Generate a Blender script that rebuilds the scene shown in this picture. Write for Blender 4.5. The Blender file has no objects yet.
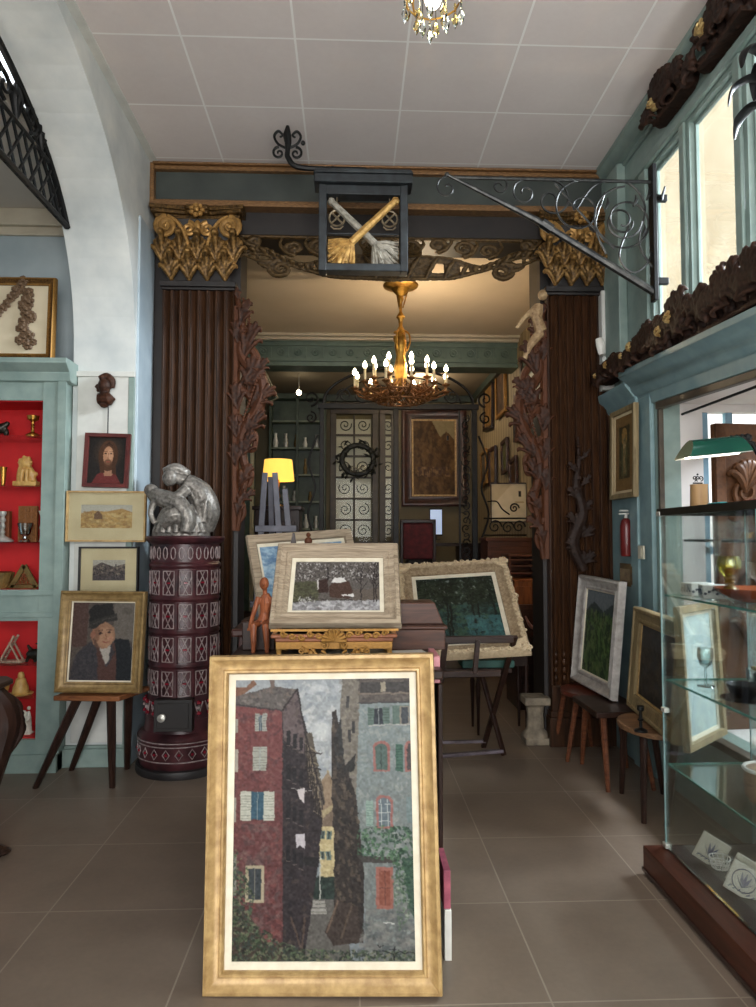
import bpy, math, random
import numpy as np
from mathutils import Matrix, Vector
R = math.radians
PI = math.pi
SC = bpy.context.scene
COL = SC.collection
random.seed(7)

# ---------------------------------------------------------------- camera
cam_d = bpy.data.cameras.new('camera'); cam = bpy.data.objects.new('camera', cam_d); COL.objects.link(cam)
cam.location = (0, 0, 1.45)
cam.rotation_euler = (R(90 + 2.82), 0, R(-2.2))
cam_d.sensor_fit = 'VERTICAL'; cam_d.sensor_height = 24.0; cam_d.lens = 24.0 * 700 / 1007
cam_d.clip_start = 0.02; cam_d.clip_end = 200
SC.camera = cam
# ---------------------------------------------------------------- world, sun, exposure
w = bpy.data.worlds.new('sky'); SC.world = w; w.use_nodes = True
bg = w.node_tree.nodes['Background']; bg.inputs[0].default_value = (0.84, 0.91, 1.0, 1); bg.inputs[1].default_value = 2.2
sun_d = bpy.data.lights.new('sun', 'SUN'); sun = bpy.data.objects.new('sun', sun_d); COL.objects.link(sun)
sun_d.energy = 2.0; sun_d.angle = R(0.6); sun_d.color = (1, 0.93, 0.82)
sun.rotation_euler = Vector((-0.55, 0.25, 0.62)).to_track_quat('Z', 'Y').to_euler()
def window_light(name, loc, normal, sx, sy, watts, col):
    d = bpy.data.lights.new(name, 'AREA'); o = bpy.data.objects.new(name, d); COL.objects.link(o)
    d.shape = 'RECTANGLE'; d.size = sx; d.size_y = sy; d.energy = watts; d.color = col
    o.location = loc; o.rotation_euler = (-Vector(normal)).to_track_quat('Z', 'Y').to_euler()
    return o
# daylight entering by the shop front behind the viewer and by the side windows (outside the panes, above the view)
window_light('daylight_shop_front', (0.3, -2.5, 1.9), (-0.05, 1, 0.16), 3.6, 3.2, 175, (1.0, 0.955, 0.90))
window_light('daylight_street', (5.5, 3.4, 4.3), (-0.86, 0.0, -0.5), 5.0, 0.85, 1000, (0.88, 0.94, 1.0))
SC.view_settings.view_transform = 'Standard'; SC.view_settings.look = 'None'
SC.view_settings.exposure = 0.8; SC.view_settings.gamma = 1.0
SC.view_settings.use_curve_mapping = False
cy = SC.cycles
cy.max_bounces = 8; cy.diffuse_bounces = 5; cy.glossy_bounces = 3; cy.transmission_bounces = 4; cy.transparent_max_bounces = 24
cy.sample_clamp_indirect = 4.0; cy.use_denoising = True
cy.caustics_reflective = False; cy.caustics_refractive = False

# ---------------------------------------------------------------- materials
def lin(c):
    return tuple(((x / 255) / 12.92 if x / 255 <= 0.04045 else (((x / 255) + 0.055) / 1.055) ** 2.4) for x in c)
MATS = {}
class NT:
    def __init__(s, name):
        s.m = bpy.data.materials.new(name); s.m.use_nodes = True
        s.t = s.m.node_tree; s.b = s.t.nodes['Principled BSDF']; s.out = s.t.nodes['Material Output']
    def n(s, ty, **k):
        o = s.t.nodes.new(ty)
        for a, v in k.items(): setattr(o, a, v)
        return o
    def l(s, a, b): s.t.links.new(a, b)
    def noise(s, scale, detail=4, vec=None, rough=.55, dist=0):
        o = s.n('ShaderNodeTexNoise'); o.inputs['Scale'].default_value = scale; o.inputs['Detail'].default_value = detail
        o.inputs['Roughness'].default_value = rough; o.inputs['Distortion'].default_value = dist
        if vec is not None: s.l(vec, o.inputs['Vector'])
        return o
    def ramp(s, fac, stops):
        o = s.n('ShaderNodeValToRGB'); e = o.color_ramp.elements
        while len(e) < len(stops): e.new(.5)
        for el, (p, c) in zip(e, stops): el.position = p; el.color = (*c, 1)
        s.l(fac, o.inputs[0]); return o
    def mix(s, fac, a, b, blend='MIX'):
        o = s.n('ShaderNodeMix', data_type='RGBA', blend_type=blend)
        for i, v in ((0, fac), (6, a), (7, b)):
            if isinstance(v, (int, float)): o.inputs[i].default_value = v
            elif isinstance(v, tuple): o.inputs[i].default_value = (*v, 1)
            else: s.l(v, o.inputs[i])
        return o.outputs[2]
    def math(s, op, a, b=None, c=None):
        o = s.n('ShaderNodeMath', operation=op)
        for i, v in enumerate((a, b, c)):
            if v is None: continue
            if isinstance(v, (int, float)): o.inputs[i].default_value = v
            else: s.l(v, o.inputs[i])
        return o.outputs[0]
    def coord(s, scale=None, world=False):
        if world: v = s.n('ShaderNodeNewGeometry').outputs['Position']
        else: v = s.n('ShaderNodeTexCoord').outputs['Object']
        if scale:
            m = s.n('ShaderNodeMapping'); m.inputs['Scale'].default_value = scale; s.l(v, m.inputs[0]); v = m.outputs[0]
        return v
    def bump(s, h, strength, dist=.002):
        o = s.n('ShaderNodeBump'); o.inputs['Strength'].default_value = strength; o.inputs['Distance'].default_value = dist
        s.l(h, o.inputs['Height']); s.l(o.outputs[0], s.b.inputs['Normal'])
    def base(s, c, rough=.5, metal=0., spec=None):
        if isinstance(c, tuple): s.b.inputs['Base Color'].default_value = (*c, 1)
        else: s.l(c, s.b.inputs['Base Color'])
        if isinstance(rough, (int, float)): s.b.inputs['Roughness'].default_value = rough
        else: s.l(rough, s.b.inputs['Roughness'])
        s.b.inputs['Metallic'].default_value = metal
        if spec is not None: s.b.inputs['Specular IOR Level'].default_value = spec
        return s.m
def simple(name, c1, c2=None, scale=8, rough=.5, metal=0., bump=0, stretch=None, spec=None, detail=4):
    """mottled surface: two tones mixed by noise"""
    if name in MATS: return MATS[name]
    t = NT(name); a = lin(c1); b = lin(c2) if c2 else tuple(x * .8 for x in a)
    v = t.coord(stretch); n = t.noise(scale, detail, v)
    r = t.ramp(n.outputs[0], [(.32, b), (.68, a)])
    t.base(r.outputs[0], rough, metal, spec)
    if bump: t.bump(n.outputs[0], bump, .004)
    MATS[name] = t.m; return t.m
def worn(name, high, low, scale=14, lo=.47, hi=.56, rough=.45, metal=.0, bump=.3, var=.12):
    """carving: raised edges show one colour, hollows another (edge wear by geometry)"""
    t = NT(name); g = t.n('ShaderNodeNewGeometry'); v = t.coord(); n = t.noise(scale, 5, v)
    p = t.math('ADD', g.outputs['Pointiness'], t.math('MULTIPLY', t.math('SUBTRACT', n.outputs[0], .5), var))
    r = t.ramp(p, [(lo, lin(low)), (hi, lin(high))])
    n2 = t.noise(scale * 4, 4, v)
    c = t.mix(.35, r.outputs[0], t.ramp(n2.outputs[0], [(.3, lin(low)), (.7, lin(high))]).outputs[0])
    t.base(c, rough, metal, .22)
    if bump: t.bump(n2.outputs[0], bump, .003)
    MATS[name] = t.m; return t.m
def wood(name, c1, c2, scale=6, axis='z', rough=.4, spec=.22):
    t = NT(name); st = {'x': (.6, 6, 6), 'y': (6, .6, 6), 'z': (6, 6, .6)}[axis]
    v = t.coord(st); n = t.noise(scale, 6, v, .6, 1.2)
    r = t.ramp(n.outputs[0], [(.3, lin(c2)), (.5, tuple((a + b) / 2 for a, b in zip(lin(c1), lin(c2)))), (.7, lin(c1))])
    t.base(r.outputs[0], rough, 0, spec); t.bump(n.outputs[0], .15, .002)
    MATS[name] = t.m; return t.m
def glow(name, col, strength):
    t = NT(name); t.b.inputs['Emission Color'].default_value = (*col, 1); t.b.inputs['Emission Strength'].default_value = strength
    t.base(tuple(col), .4); MATS[name] = t.m; return t.m
def thin_glass(name, tint=(.9, .97, .95), refl=.5, gray=0.0):
    t = NT(name); t.t.nodes.remove(t.b)
    tr = t.n('ShaderNodeBsdfTransparent'); tr.inputs[0].default_value = (*tint, 1)
    gl = t.n('ShaderNodeBsdfGlossy'); gl.inputs['Roughness'].default_value = .03; gl.inputs[0].default_value = (.95, 1, .99, 1)
    fr = t.n('ShaderNodeFresnel'); fr.inputs[0].default_value = 1.5
    mx = t.n('ShaderNodeMixShader'); t.l(t.math('ADD', t.math('MULTIPLY', fr.outputs[0], refl), gray), mx.inputs[0])
    t.l(tr.outputs[0], mx.inputs[1]); t.l(gl.outputs[0], mx.inputs[2]); t.l(mx.outputs[0], t.out.inputs[0])
    MATS[name] = t.m; return t.m
def gridmat(name, c1, c2, lc, ox, oy, s, lw, rough, tile_var=.0, nscale=5, bump=.4, spec=.5):
    """square tiles with straight joints, laid out in metres"""
    t = NT(name); g = t.coord(world=True); sp = t.n('ShaderNodeSeparateXYZ'); t.l(g, sp.inputs[0])
    ds = []
    cells = []
    for ch, o in ((0, ox), (1, oy)):
        q = t.math('DIVIDE', t.math('SUBTRACT', sp.outputs[ch], o), s)
        f = t.math('FRACT', q); cells.append(t.math('FLOOR', q))
        ds.append(t.math('MINIMUM', f, t.math('SUBTRACT', 1.0, f)))
    d = t.math('MINIMUM', ds[0], ds[1])
    line = t.math('LESS_THAN', d, lw / 2 / s)
    n = t.noise(nscale, 6, g, .6); n3 = t.noise(nscale * 14, 3, g)
    c = t.ramp(n.outputs[0], [(.3, lin(c2)), (.7, lin(c1))]).outputs[0]
    c = t.mix(.25, c, t.ramp(n3.outputs[0], [(.3, lin(c2)), (.7, lin(c1))]).outputs[0])
    cb = t.n('ShaderNodeCombineXYZ'); t.l(cells[0], cb.inputs[0]); t.l(cells[1], cb.inputs[1])
    wn = t.n('ShaderNodeTexWhiteNoise', noise_dimensions='3D'); t.l(cb.outputs[0], wn.inputs[0])
    if tile_var:
        k = t.math('ADD', 1 - tile_var, t.math('MULTIPLY', wn.outputs[0], tile_var))
        kc = t.n('ShaderNodeCombineColor'); [t.l(k, kc.inputs[i]) for i in range(3)]
        c = t.mix(1.0, c, kc.outputs[0], 'MULTIPLY')
    c = t.mix(line, c, lin(lc))
    t.base(c, rough, 0, spec)
    if bump: t.bump(t.math('SUBTRACT', t.math('MULTIPLY', n3.outputs[0], .2), line), bump, .002)
    MATS[name] = t.m; return t.m

M_floor = gridmat('floor_tile', (128, 113, 99), (110, 96, 84), (142, 130, 116), 0.03, 0.44, .6, .006, .42, .10, 3)
M_ceil = gridmat('ceiling_tile', (232, 223, 219), (222, 212, 208), (246, 243, 240), .3, 4.226, .604, .012, .8, .06, 2, .3)
M_ceil2 = simple('side_ceiling', (206, 196, 184), (196, 186, 174), 2, .8)
M_cream = simple('cream_ceiling', (222, 206, 184), (210, 194, 170), 1.5, .7)
M_plaster = simple('white_plaster', (222, 224, 220), (190, 196, 196), 3, .8, bump=.25, detail=7)
M_plaster2 = simple('grey_plaster', (170, 182, 186), (150, 164, 170), 2.5, .8, bump=.15)
M_teal = simple('teal_paint', (142, 159, 152), (124, 143, 137), 9, .45, bump=.04)
M_tealb = simple('teal_paint_blue', (130, 154, 156), (112, 138, 142), 9, .45, bump=.04)
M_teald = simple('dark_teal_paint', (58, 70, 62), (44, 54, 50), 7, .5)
M_tealg = simple('grey_green_panel', (62, 68, 64), (48, 54, 52), 5, .5)
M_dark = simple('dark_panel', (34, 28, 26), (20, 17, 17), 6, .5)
M_trimwhite = simple('white_trim', (214, 214, 208), (198, 198, 192), 8, .5)
M_crownwhite = simple('crown_cream', (196, 186, 166), (182, 172, 152), 8, .5)
M_gilt = worn('gilt_wood', (178, 136, 78), (30, 21, 14), lo=.49, hi=.59, metal=.4, rough=.42)
M_giltline = simple('gilt_moulding', (150, 112, 70), (84, 58, 38), 30, .45, .3, stretch=(1, 8, 8))
M_fret = worn('bronzed_carving', (112, 88, 54), (34, 26, 18), lo=.47, hi=.60, metal=.25, rough=.5)
M_carve = worn('red_brown_carving', (92, 54, 34), (26, 14, 9), lo=.485, hi=.60, rough=.55)
M_pil = wood('fluted_walnut', (72, 45, 26), (31, 18, 10), 5, 'z', .42)
M_darkwood = wood('dark_wood', (56, 37, 29), (28, 18, 15), 6, 'x', .35)
M_darkwoodz = wood('dark_wood_upright', (56, 37, 30), (27, 18, 15), 6, 'z', .35)
M_stoolwood = wood('stool_brown', (118, 72, 48), (66, 36, 24), 6, 'x', .4)
M_palewood = wood('worn_stool_top', (142, 108, 78), (90, 62, 42), 7, 'x', .5)
M_basewood = wood('case_plinth_wood', (80, 44, 32), (50, 27, 20), 4, 'y', .35)
M_orange = wood('orange_wood', (150, 86, 44), (100, 52, 26), 5, 'z', .4)
M_iron = simple('black_iron', (34, 34, 34), (20, 20, 21), 20, .5, .6)
M_irong = simple('grey_iron', (74, 74, 72), (40, 41, 42), 20, .4, .75)
M_gold = simple('frame_gold', (192, 160, 108), (150, 118, 74), 26, .45, .15, bump=.3)
M_goldpale = worn('pale_gilt_frame', (208, 186, 140), (140, 116, 78), 20, .42, .6, .5, .15)
M_oldgold = worn('old_gilt_frame', (178, 132, 70), (62, 38, 20), 24, .43, .58, .45, .35)
M_slip = simple('cream_slip', (222, 214, 194), (206, 196, 174), 16, .7)
M_white = simple('white_ceramic', (226, 224, 216), (206, 204, 196), 12, .3)
M_grayframe = wood('limed_frame_wood', (176, 160, 138), (120, 104, 86), 9, 'x', .6)
M_silverframe = simple('silvered_frame', (186, 180, 174), (146, 140, 134), 20, .5, .1, bump=.2)
M_oliveframe = wood('olive_gilt_frame', (150, 132, 98), (108, 92, 64), 6, 'z', .5)
M_backing = simple('brown_backing', (96, 74, 54), (76, 58, 42), 10, .8)
M_red = simple('red_lacquer', (222, 34, 34), (196, 24, 28), 4, .5)
M_brass = simple('brass', (216, 168, 84), (160, 116, 50), 12, .28, .9)
M_silver = simple('silver', (206, 204, 196), (160, 158, 150), 14, .38, .55)
M_glass = thin_glass('clear_glass', (.975, .992, .986), .45)
M_glassd = thin_glass('dim_glass', (.9, .9, .86), .12)
M_glassw = thin_glass('window_glass', (.97, .99, 1.0), .5)
M_glasse = simple('green_glass_edge', (96, 160, 146), (70, 130, 118), 10, .15)
M_crystal = thin_glass('crystal', (.95, .97, .97), 1.0, .12)
M_goldcrystal = thin_glass('amber_crystal', (1.0, .86, .5), .9, .15)

# ---------------------------------------------------------------- mesh builder
class MB:
    def __init__(s): s.v = []; s.f = []; s.mi = []; s.T = Matrix.Identity(4); s.col = None
    def put(s, vs, fs, m=0):
        o = len(s.v); T = s.T
        s.v += [tuple(T @ Vector(p)) for p in vs]
        s.f += [tuple(i + o for i in f) for f in fs]; s.mi += [m] * len(fs); return s
    def at(s, x=0, y=0, z=0, rz=0, rx=0, ry=0, sc=1):
        s.T = Matrix.Translation((x, y, z)) @ Matrix.Rotation(rz, 4, 'Z') @ Matrix.Rotation(rx, 4, 'X') @ Matrix.Rotation(ry, 4, 'Y') @ Matrix.Scale(sc, 4); return s
    def b(s, x0, x1, y0, y1, z0, z1, m=0):
        return s.put([(x, y, z) for z in (z0, z1) for y in (y0, y1) for x in (x0, x1)],
                     [(0, 2, 3, 1), (4, 5, 7, 6), (0, 1, 5, 4), (2, 6, 7, 3), (0, 4, 6, 2), (1, 3, 7, 5)], m)
    def beam(s, p, q, w, d, m=0, up=(0, 0, 1)):
        """square bar from p to q"""
        p = Vector(p); q = Vector(q); a = (q - p).normalized(); u = Vector(up)
        if abs(a.dot(u)) > .95: u = Vector((0, 1, 0))
        x = a.cross(u).normalized() * w / 2; y = x.cross(a).normalized() * d / 2
        vs = [c + i * x + j * y for c in (p, q) for i, j in ((-1, -1), (1, -1), (1, 1), (-1, 1))]
        return s.put(vs, [(3, 2, 1, 0), (4, 5, 6, 7), (0, 1, 5, 4), (1, 2, 6, 5), (2, 3, 7, 6), (3, 0, 4, 7)], m)
    def taper(s, p, q, w0, w1, m=0, n=4, rot=0.785):
        return s.tube([p, q], [w0, w1], n, m, rot=rot)
    def prism(s, poly, y0, y1, m=0, axis='y'):
        n = len(poly)
        f = {'y': lambda a, b, c: (a, c, b), 'x': lambda a, b, c: (c, a, b), 'z': lambda a, b, c: (a, b, c)}[axis]
        vs = [f(a, b, y0) for a, b in poly] + [f(a, b, y1) for a, b in poly]
        fs = [tuple(range(n)), tuple(range(2 * n - 1, n - 1, -1))] + [(i, i + n, (i + 1) % n + n, (i + 1) % n) for i in range(n)]
        return s.put(vs, fs, m)
    def tube(s, pts, r, n=8, m=0, closed=False, flat=1.0, rot=0, ref=None):
        P = [Vector(p) for p in pts]; k = len(P)
        if not hasattr(r, '__len__'): r = [r] * k
        elif len(r) != k: r = [r[0] + (r[-1] - r[0]) * i / (k - 1) for i in range(k)] if len(r) == 2 else list(np.interp(np.linspace(0, 1, k), np.linspace(0, 1, len(r)), r))
        N = None; rings = []
        for i in range(k):
            if closed: d = P[(i + 1) % k] - P[i - 1]
            else: d = P[min(i + 1, k - 1)] - P[max(i - 1, 0)]
            if d.length < 1e-9: d = Vector((0, 0, 1))
            d.normalize()
            if ref is not None:
                B = Vector(ref); N = B.cross(d)
                if N.length < 1e-6: N = Vector((1, 0, 0))
                N.normalize()
            elif N is None:
                a = Vector((0, 0, 1)) if abs(d.z) < .9 else Vector((0, 1, 0)); N = a.cross(d).normalized()
            else:
                N = (N - d * N.dot(d))
                if N.length < 1e-6: N = Vector((1, 0, 0))
                N.normalize()
            B = d.cross(N)
            rings.append([P[i] + (N * math.cos(t) + B * math.sin(t) * flat) * r[i] for t in (rot + 2 * PI * j / n for j in range(n))])
        vs = [p for ring in rings for p in ring]; fs = []
        for i in range(k if closed else k - 1):
            for j in range(n):
                a = i * n + j; b = i * n + (j + 1) % n; c = ((i + 1) % k) * n
                fs.append((a, b, c + (j + 1) % n, c + j))
        if not closed: fs += [tuple(range(n - 1, -1, -1)), tuple((k - 1) * n + j for j in range(n))]
        return s.put(vs, fs, m)
    def lathe(s, prof, n=24, m=0, a0=0, a1=2 * PI, mfn=None, sx=1, sy=1):
        full = abs(a1 - a0 - 2 * PI) < 1e-6; c = n if full else n + 1
        vs = [(r * math.cos(a0 + (a1 - a0) * j / n) * sx, r * math.sin(a0 + (a1 - a0) * j / n) * sy, z) for r, z in prof for j in range(c)]
        fs = [(i * c + j, i * c + (j + 1) % c, (i + 1) * c + (j + 1) % c, (i + 1) * c + j) for i in range(len(prof) - 1) for j in range(n)]
        o = len(s.f); s.put(vs, fs, m)
        if mfn:
            for i in range(len(prof) - 1):
                for j in range(n): s.mi[o + i * n + j] = mfn(i)
        return s
    def ball(s, c, r, n=10, m=0):
        if not hasattr(r, '__len__'): r = (r, r, r)
        k = max(n // 2, 3); vs = [(c[0], c[1], c[2] - r[2])]; fs = []
        for i in range(1, k):
            t = -PI / 2 + PI * i / k
            vs += [(c[0] + r[0] * math.cos(t) * math.cos(2 * PI * j / n), c[1] + r[1] * math.cos(t) * math.sin(2 * PI * j / n), c[2] + r[2] * math.sin(t)) for j in range(n)]
        vs.append((c[0], c[1], c[2] + r[2])); L = len(vs) - 1
        for j in range(n):
            fs.append((0, 1 + (j + 1) % n, 1 + j)); fs.append((L, L - n + j, L - n + (j + 1) % n))
        for i in range(k - 2):
            for j in range(n):
                a = 1 + i * n
                fs.append((a + j, a + (j + 1) % n, a + n + (j + 1) % n, a + n + j))
        return s.put(vs, fs, m)
    def surf(s, fn, nu, nv, m=0, thick=None):
        vs = [fn(i / nu, j / nv) for j in range(nv + 1) for i in range(nu + 1)]
        fs = [(j * (nu + 1) + i, j * (nu + 1) + i + 1, (j + 1) * (nu + 1) + i + 1, (j + 1) * (nu + 1) + i) for j in range(nv) for i in range(nu)]
        return s.put(vs, fs, m)
    def fan(s, x, y, z, w, h, ang=0, n=5, relief=.03):
        """carved leaf made of curling fingers"""
        ca, sa = math.cos(ang), math.sin(ang)
        for i in range(n):
            t = (i - (n - 1) / 2) / max(1, (n - 1) / 2); L = h * (1 - .38 * t * t)
            pts = [(0, 0), (t * w * .18, L * .35), (t * w * .42, L * .72), (t * w * .62, L * .86), (t * w * .62 + (.02 if t >= 0 else -.02) * h * 2, L * .76)]
            s.tube(curve([(x + a * ca - b * sa, y - relief * q, z + a * sa + b * ca) for (a, b), q in zip(pts, (.2, .9, 1.2, 1.0, .5))], 4), [w * .08, w * .15, w * .15, w * .08], 7, flat=.7)
        return s
    def leaf(s, x, y, z, w, h, curl=.06, lobes=4, ang=0, m=0, nu=8, nv=12):
        """acanthus leaf standing at (x,y,z) on a wall facing -y, tip curling out"""
        ca, sa = math.cos(ang), math.sin(ang)
        def fn(u, v):
            t = u * 2 - 1
            env = (math.sin(PI * min(1, v * .82 + .2)) ** .6) * (1 - .35 * v)
            lob = 1 - .28 * abs(math.sin(v * lobes * PI)) * abs(t)
            a = t * w / 2 * env * lob
            b = h * (v - .12 * max(0, v - .75) / .25 * .8)
            o = -(curl * v ** 2.4) - .018 * (1 - t * t) - .007 * math.cos(t * 3 * PI * 1.5) * (1 - v * .5)
            if v > .85: b -= (v - .85) * h * .9
            return (x + a * ca - b * sa, y + o, z + a * sa + b * ca)
        return s.surf(fn, nu, nv, m)
    def frame(s, w, h, prof, m=0, ms=None):
        """mitred picture frame, outer w x h, bottom at z=0; prof = (inset, y) pairs"""
        vs = []
        for ins, y in prof:
            vs += [(-w / 2 + ins, y, ins), (w / 2 - ins, y, ins), (w / 2 - ins, y, h - ins), (-w / 2 + ins, y, h - ins)]
        k = len(prof)
        for i in range(k):
            a = i * 4; b = ((i + 1) % k) * 4
            s_f = [(a + j, a + (j + 1) % 4, b + (j + 1) % 4, b + j) for j in range(4)]
            o = len(s.v)
            s.f += [tuple(q + o for q in f) for f in s_f]; s.mi += [ms[i] if ms else m] * 4
        T = s.T; s.v += [tuple(T @ Vector(p)) for p in vs]
        return s
    def build(s, name, mat, parent=None, smooth=35, bevel=0, seg=2, solid=0, subd=0, tm=None):
        me = bpy.data.meshes.new(name); me.from_pydata(s.v, [], s.f)
        for m_ in (mat if isinstance(mat, (list, tuple)) else [mat]): me.materials.append(m_)
        if any(s.mi): me.polygons.foreach_set('material_index', s.mi)
        me.validate(); me.update()
        if smooth:
            me.polygons.foreach_set('use_smooth', [True] * len(me.polygons))
            me.set_sharp_from_angle(angle=R(smooth))
        o = bpy.data.objects.new(name, me); COL.objects.link(o)
        if parent: o.parent = parent
        if solid: md = o.modifiers.new('s', 'SOLIDIFY'); md.thickness = solid; md.offset = 0
        if bevel: md = o.modifiers.new('b', 'BEVEL'); md.width = bevel; md.segments = seg; md.limit_method = 'ANGLE'
        if subd: md = o.modifiers.new('u', 'SUBSURF'); md.levels = subd; md.render_levels = subd
        return o
    def sculpt(s, name, mat, parent=None, voxel=.006, sm=4, disp=0, dscale=.03):
        """fuse the pieces into one continuous surface"""
        o = s.build('tmp', mat, None, 0)
        md = o.modifiers.new('r', 'REMESH'); md.mode = 'VOXEL'; md.voxel_size = voxel; md.use_smooth_shade = True
        if sm: q = o.modifiers.new('s', 'SMOOTH'); q.factor = .5; q.iterations = sm
        if disp:
            tx = bpy.data.textures.new('t', 'CLOUDS'); tx.noise_scale = dscale; tx.noise_depth = 3
            q = o.modifiers.new('d', 'DISPLACE'); q.texture = tx; q.strength = disp; q.mid_level = .5
        dg = bpy.context.evaluated_depsgraph_get(); me = bpy.data.meshes.new_from_object(o.evaluated_get(dg)); me.name = name
        me.materials.clear(); me.materials.append(mat)
        me.polygons.foreach_set('use_smooth', [True] * len(me.polygons))
        old = o.data; bpy.data.objects.remove(o); bpy.data.meshes.remove(old)
        n = bpy.data.objects.new(name, me); COL.objects.link(n)
        if parent: n.parent = parent
        return n
def tag(o, label, cat, group=None):
    o['label'] = label; o['category'] = cat
    if group: o['group'] = group
    return o
def thing(name, label, cat, loc=(0, 0, 0), rz=0, group=None, rx=0, ry=0):
    o = bpy.data.objects.new(name, None); COL.objects.link(o)
    o.empty_display_size = .05
    o.matrix_world = Matrix.Translation(loc) @ Matrix.Rotation(rz, 4, 'Z') @ Matrix.Rotation(rx, 4, 'X') @ Matrix.Rotation(ry, 4, 'Y')
    return tag(o, label, cat, group)
def single(o, label, cat, loc=(0, 0, 0), rz=0, group=None, rx=0, ry=0):
    o.matrix_world = Matrix.Translation(loc) @ Matrix.Rotation(rz, 4, 'Z') @ Matrix.Rotation(rx, 4, 'X') @ Matrix.Rotation(ry, 4, 'Y')
    return tag(o, label, cat, group)
def struct(mb, name, mat, **k):
    o = mb.build(name, mat, **k); o['kind'] = 'structure'; return o
def copy_tree(o, parent=None):
    c = o.copy(); COL.objects.link(c)
    if parent: c.parent = parent
    for ch in list(o.children): copy_tree(ch, c)
    return c
def spiral(cx, cz, r, turns, a0, sgn=1, n=28, y=0, rin=.12):
    """points from outer end (angle a0) winding in"""
    return [(cx + r * (1 - (1 - rin) * t) * math.cos(a0 + sgn * 2 * PI * turns * t), y, cz + r * (1 - (1 - rin) * t) * math.sin(a0 + sgn * 2 * PI * turns * t)) for t in (i / n for i in range(n + 1))]
def curve(pts, n=8, closed=False):
    """Catmull-Rom through points"""
    P = [Vector(p) for p in pts]; k = len(P); out = []
    for i in range(k if closed else k - 1):
        a = P[i - 1] if (i > 0 or closed) else P[0]; b = P[i]; c = P[(i + 1) % k]; d = P[(i + 2) % k] if (i + 2 < k or closed) else P[-1]
        for j in range(n):
            t = j / n
            out.append(.5 * ((2 * b) + (c - a) * t + (2 * a - 5 * b + 4 * c - d) * t * t + (3 * b - a - 3 * c + d) * t ** 3))
    if not closed: out.append(P[-1])
    return out
def cscroll(p, q, side=1, n=40, y=0):
    """C/S-shaped scroll between two points in the XZ plane with curled ends"""
    p = Vector((p[0], p[1])); q = Vector((q[0], q[1])); d = q - p; L = d.length; e = d / L
    out = []
    # curl at both ends via clothoid-like integration
    x = 0; z = 0; th = 0; seg = []
    for i in range(n + 1):
        s_ = (i / n) * 2 - 1
        k = (abs(s_) ** 3) * 9 + .8
        th += k * 2 / n; x += math.cos(th); z += math.sin(th); seg.append(Vector((x, z)))
    A, B = seg[0], seg[-1]; v = B - A; sc = L / v.length; an = math.atan2(e.y, e.x) - math.atan2(v.y, v.x)
    for t in seg:
        u = (t - A) * sc; X = u.x * math.cos(an) - u.y * math.sin(an); Z = u.x * math.sin(an) + u.y * math.cos(an)
        if side < 0:
            al = X * e.x + Z * e.y; pe = -X * e.y + Z * e.x; X = al * e.x + pe * e.y; Z = al * e.y - pe * e.x
        out.append((p.x + X, y, p.y + Z))
    return out

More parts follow.
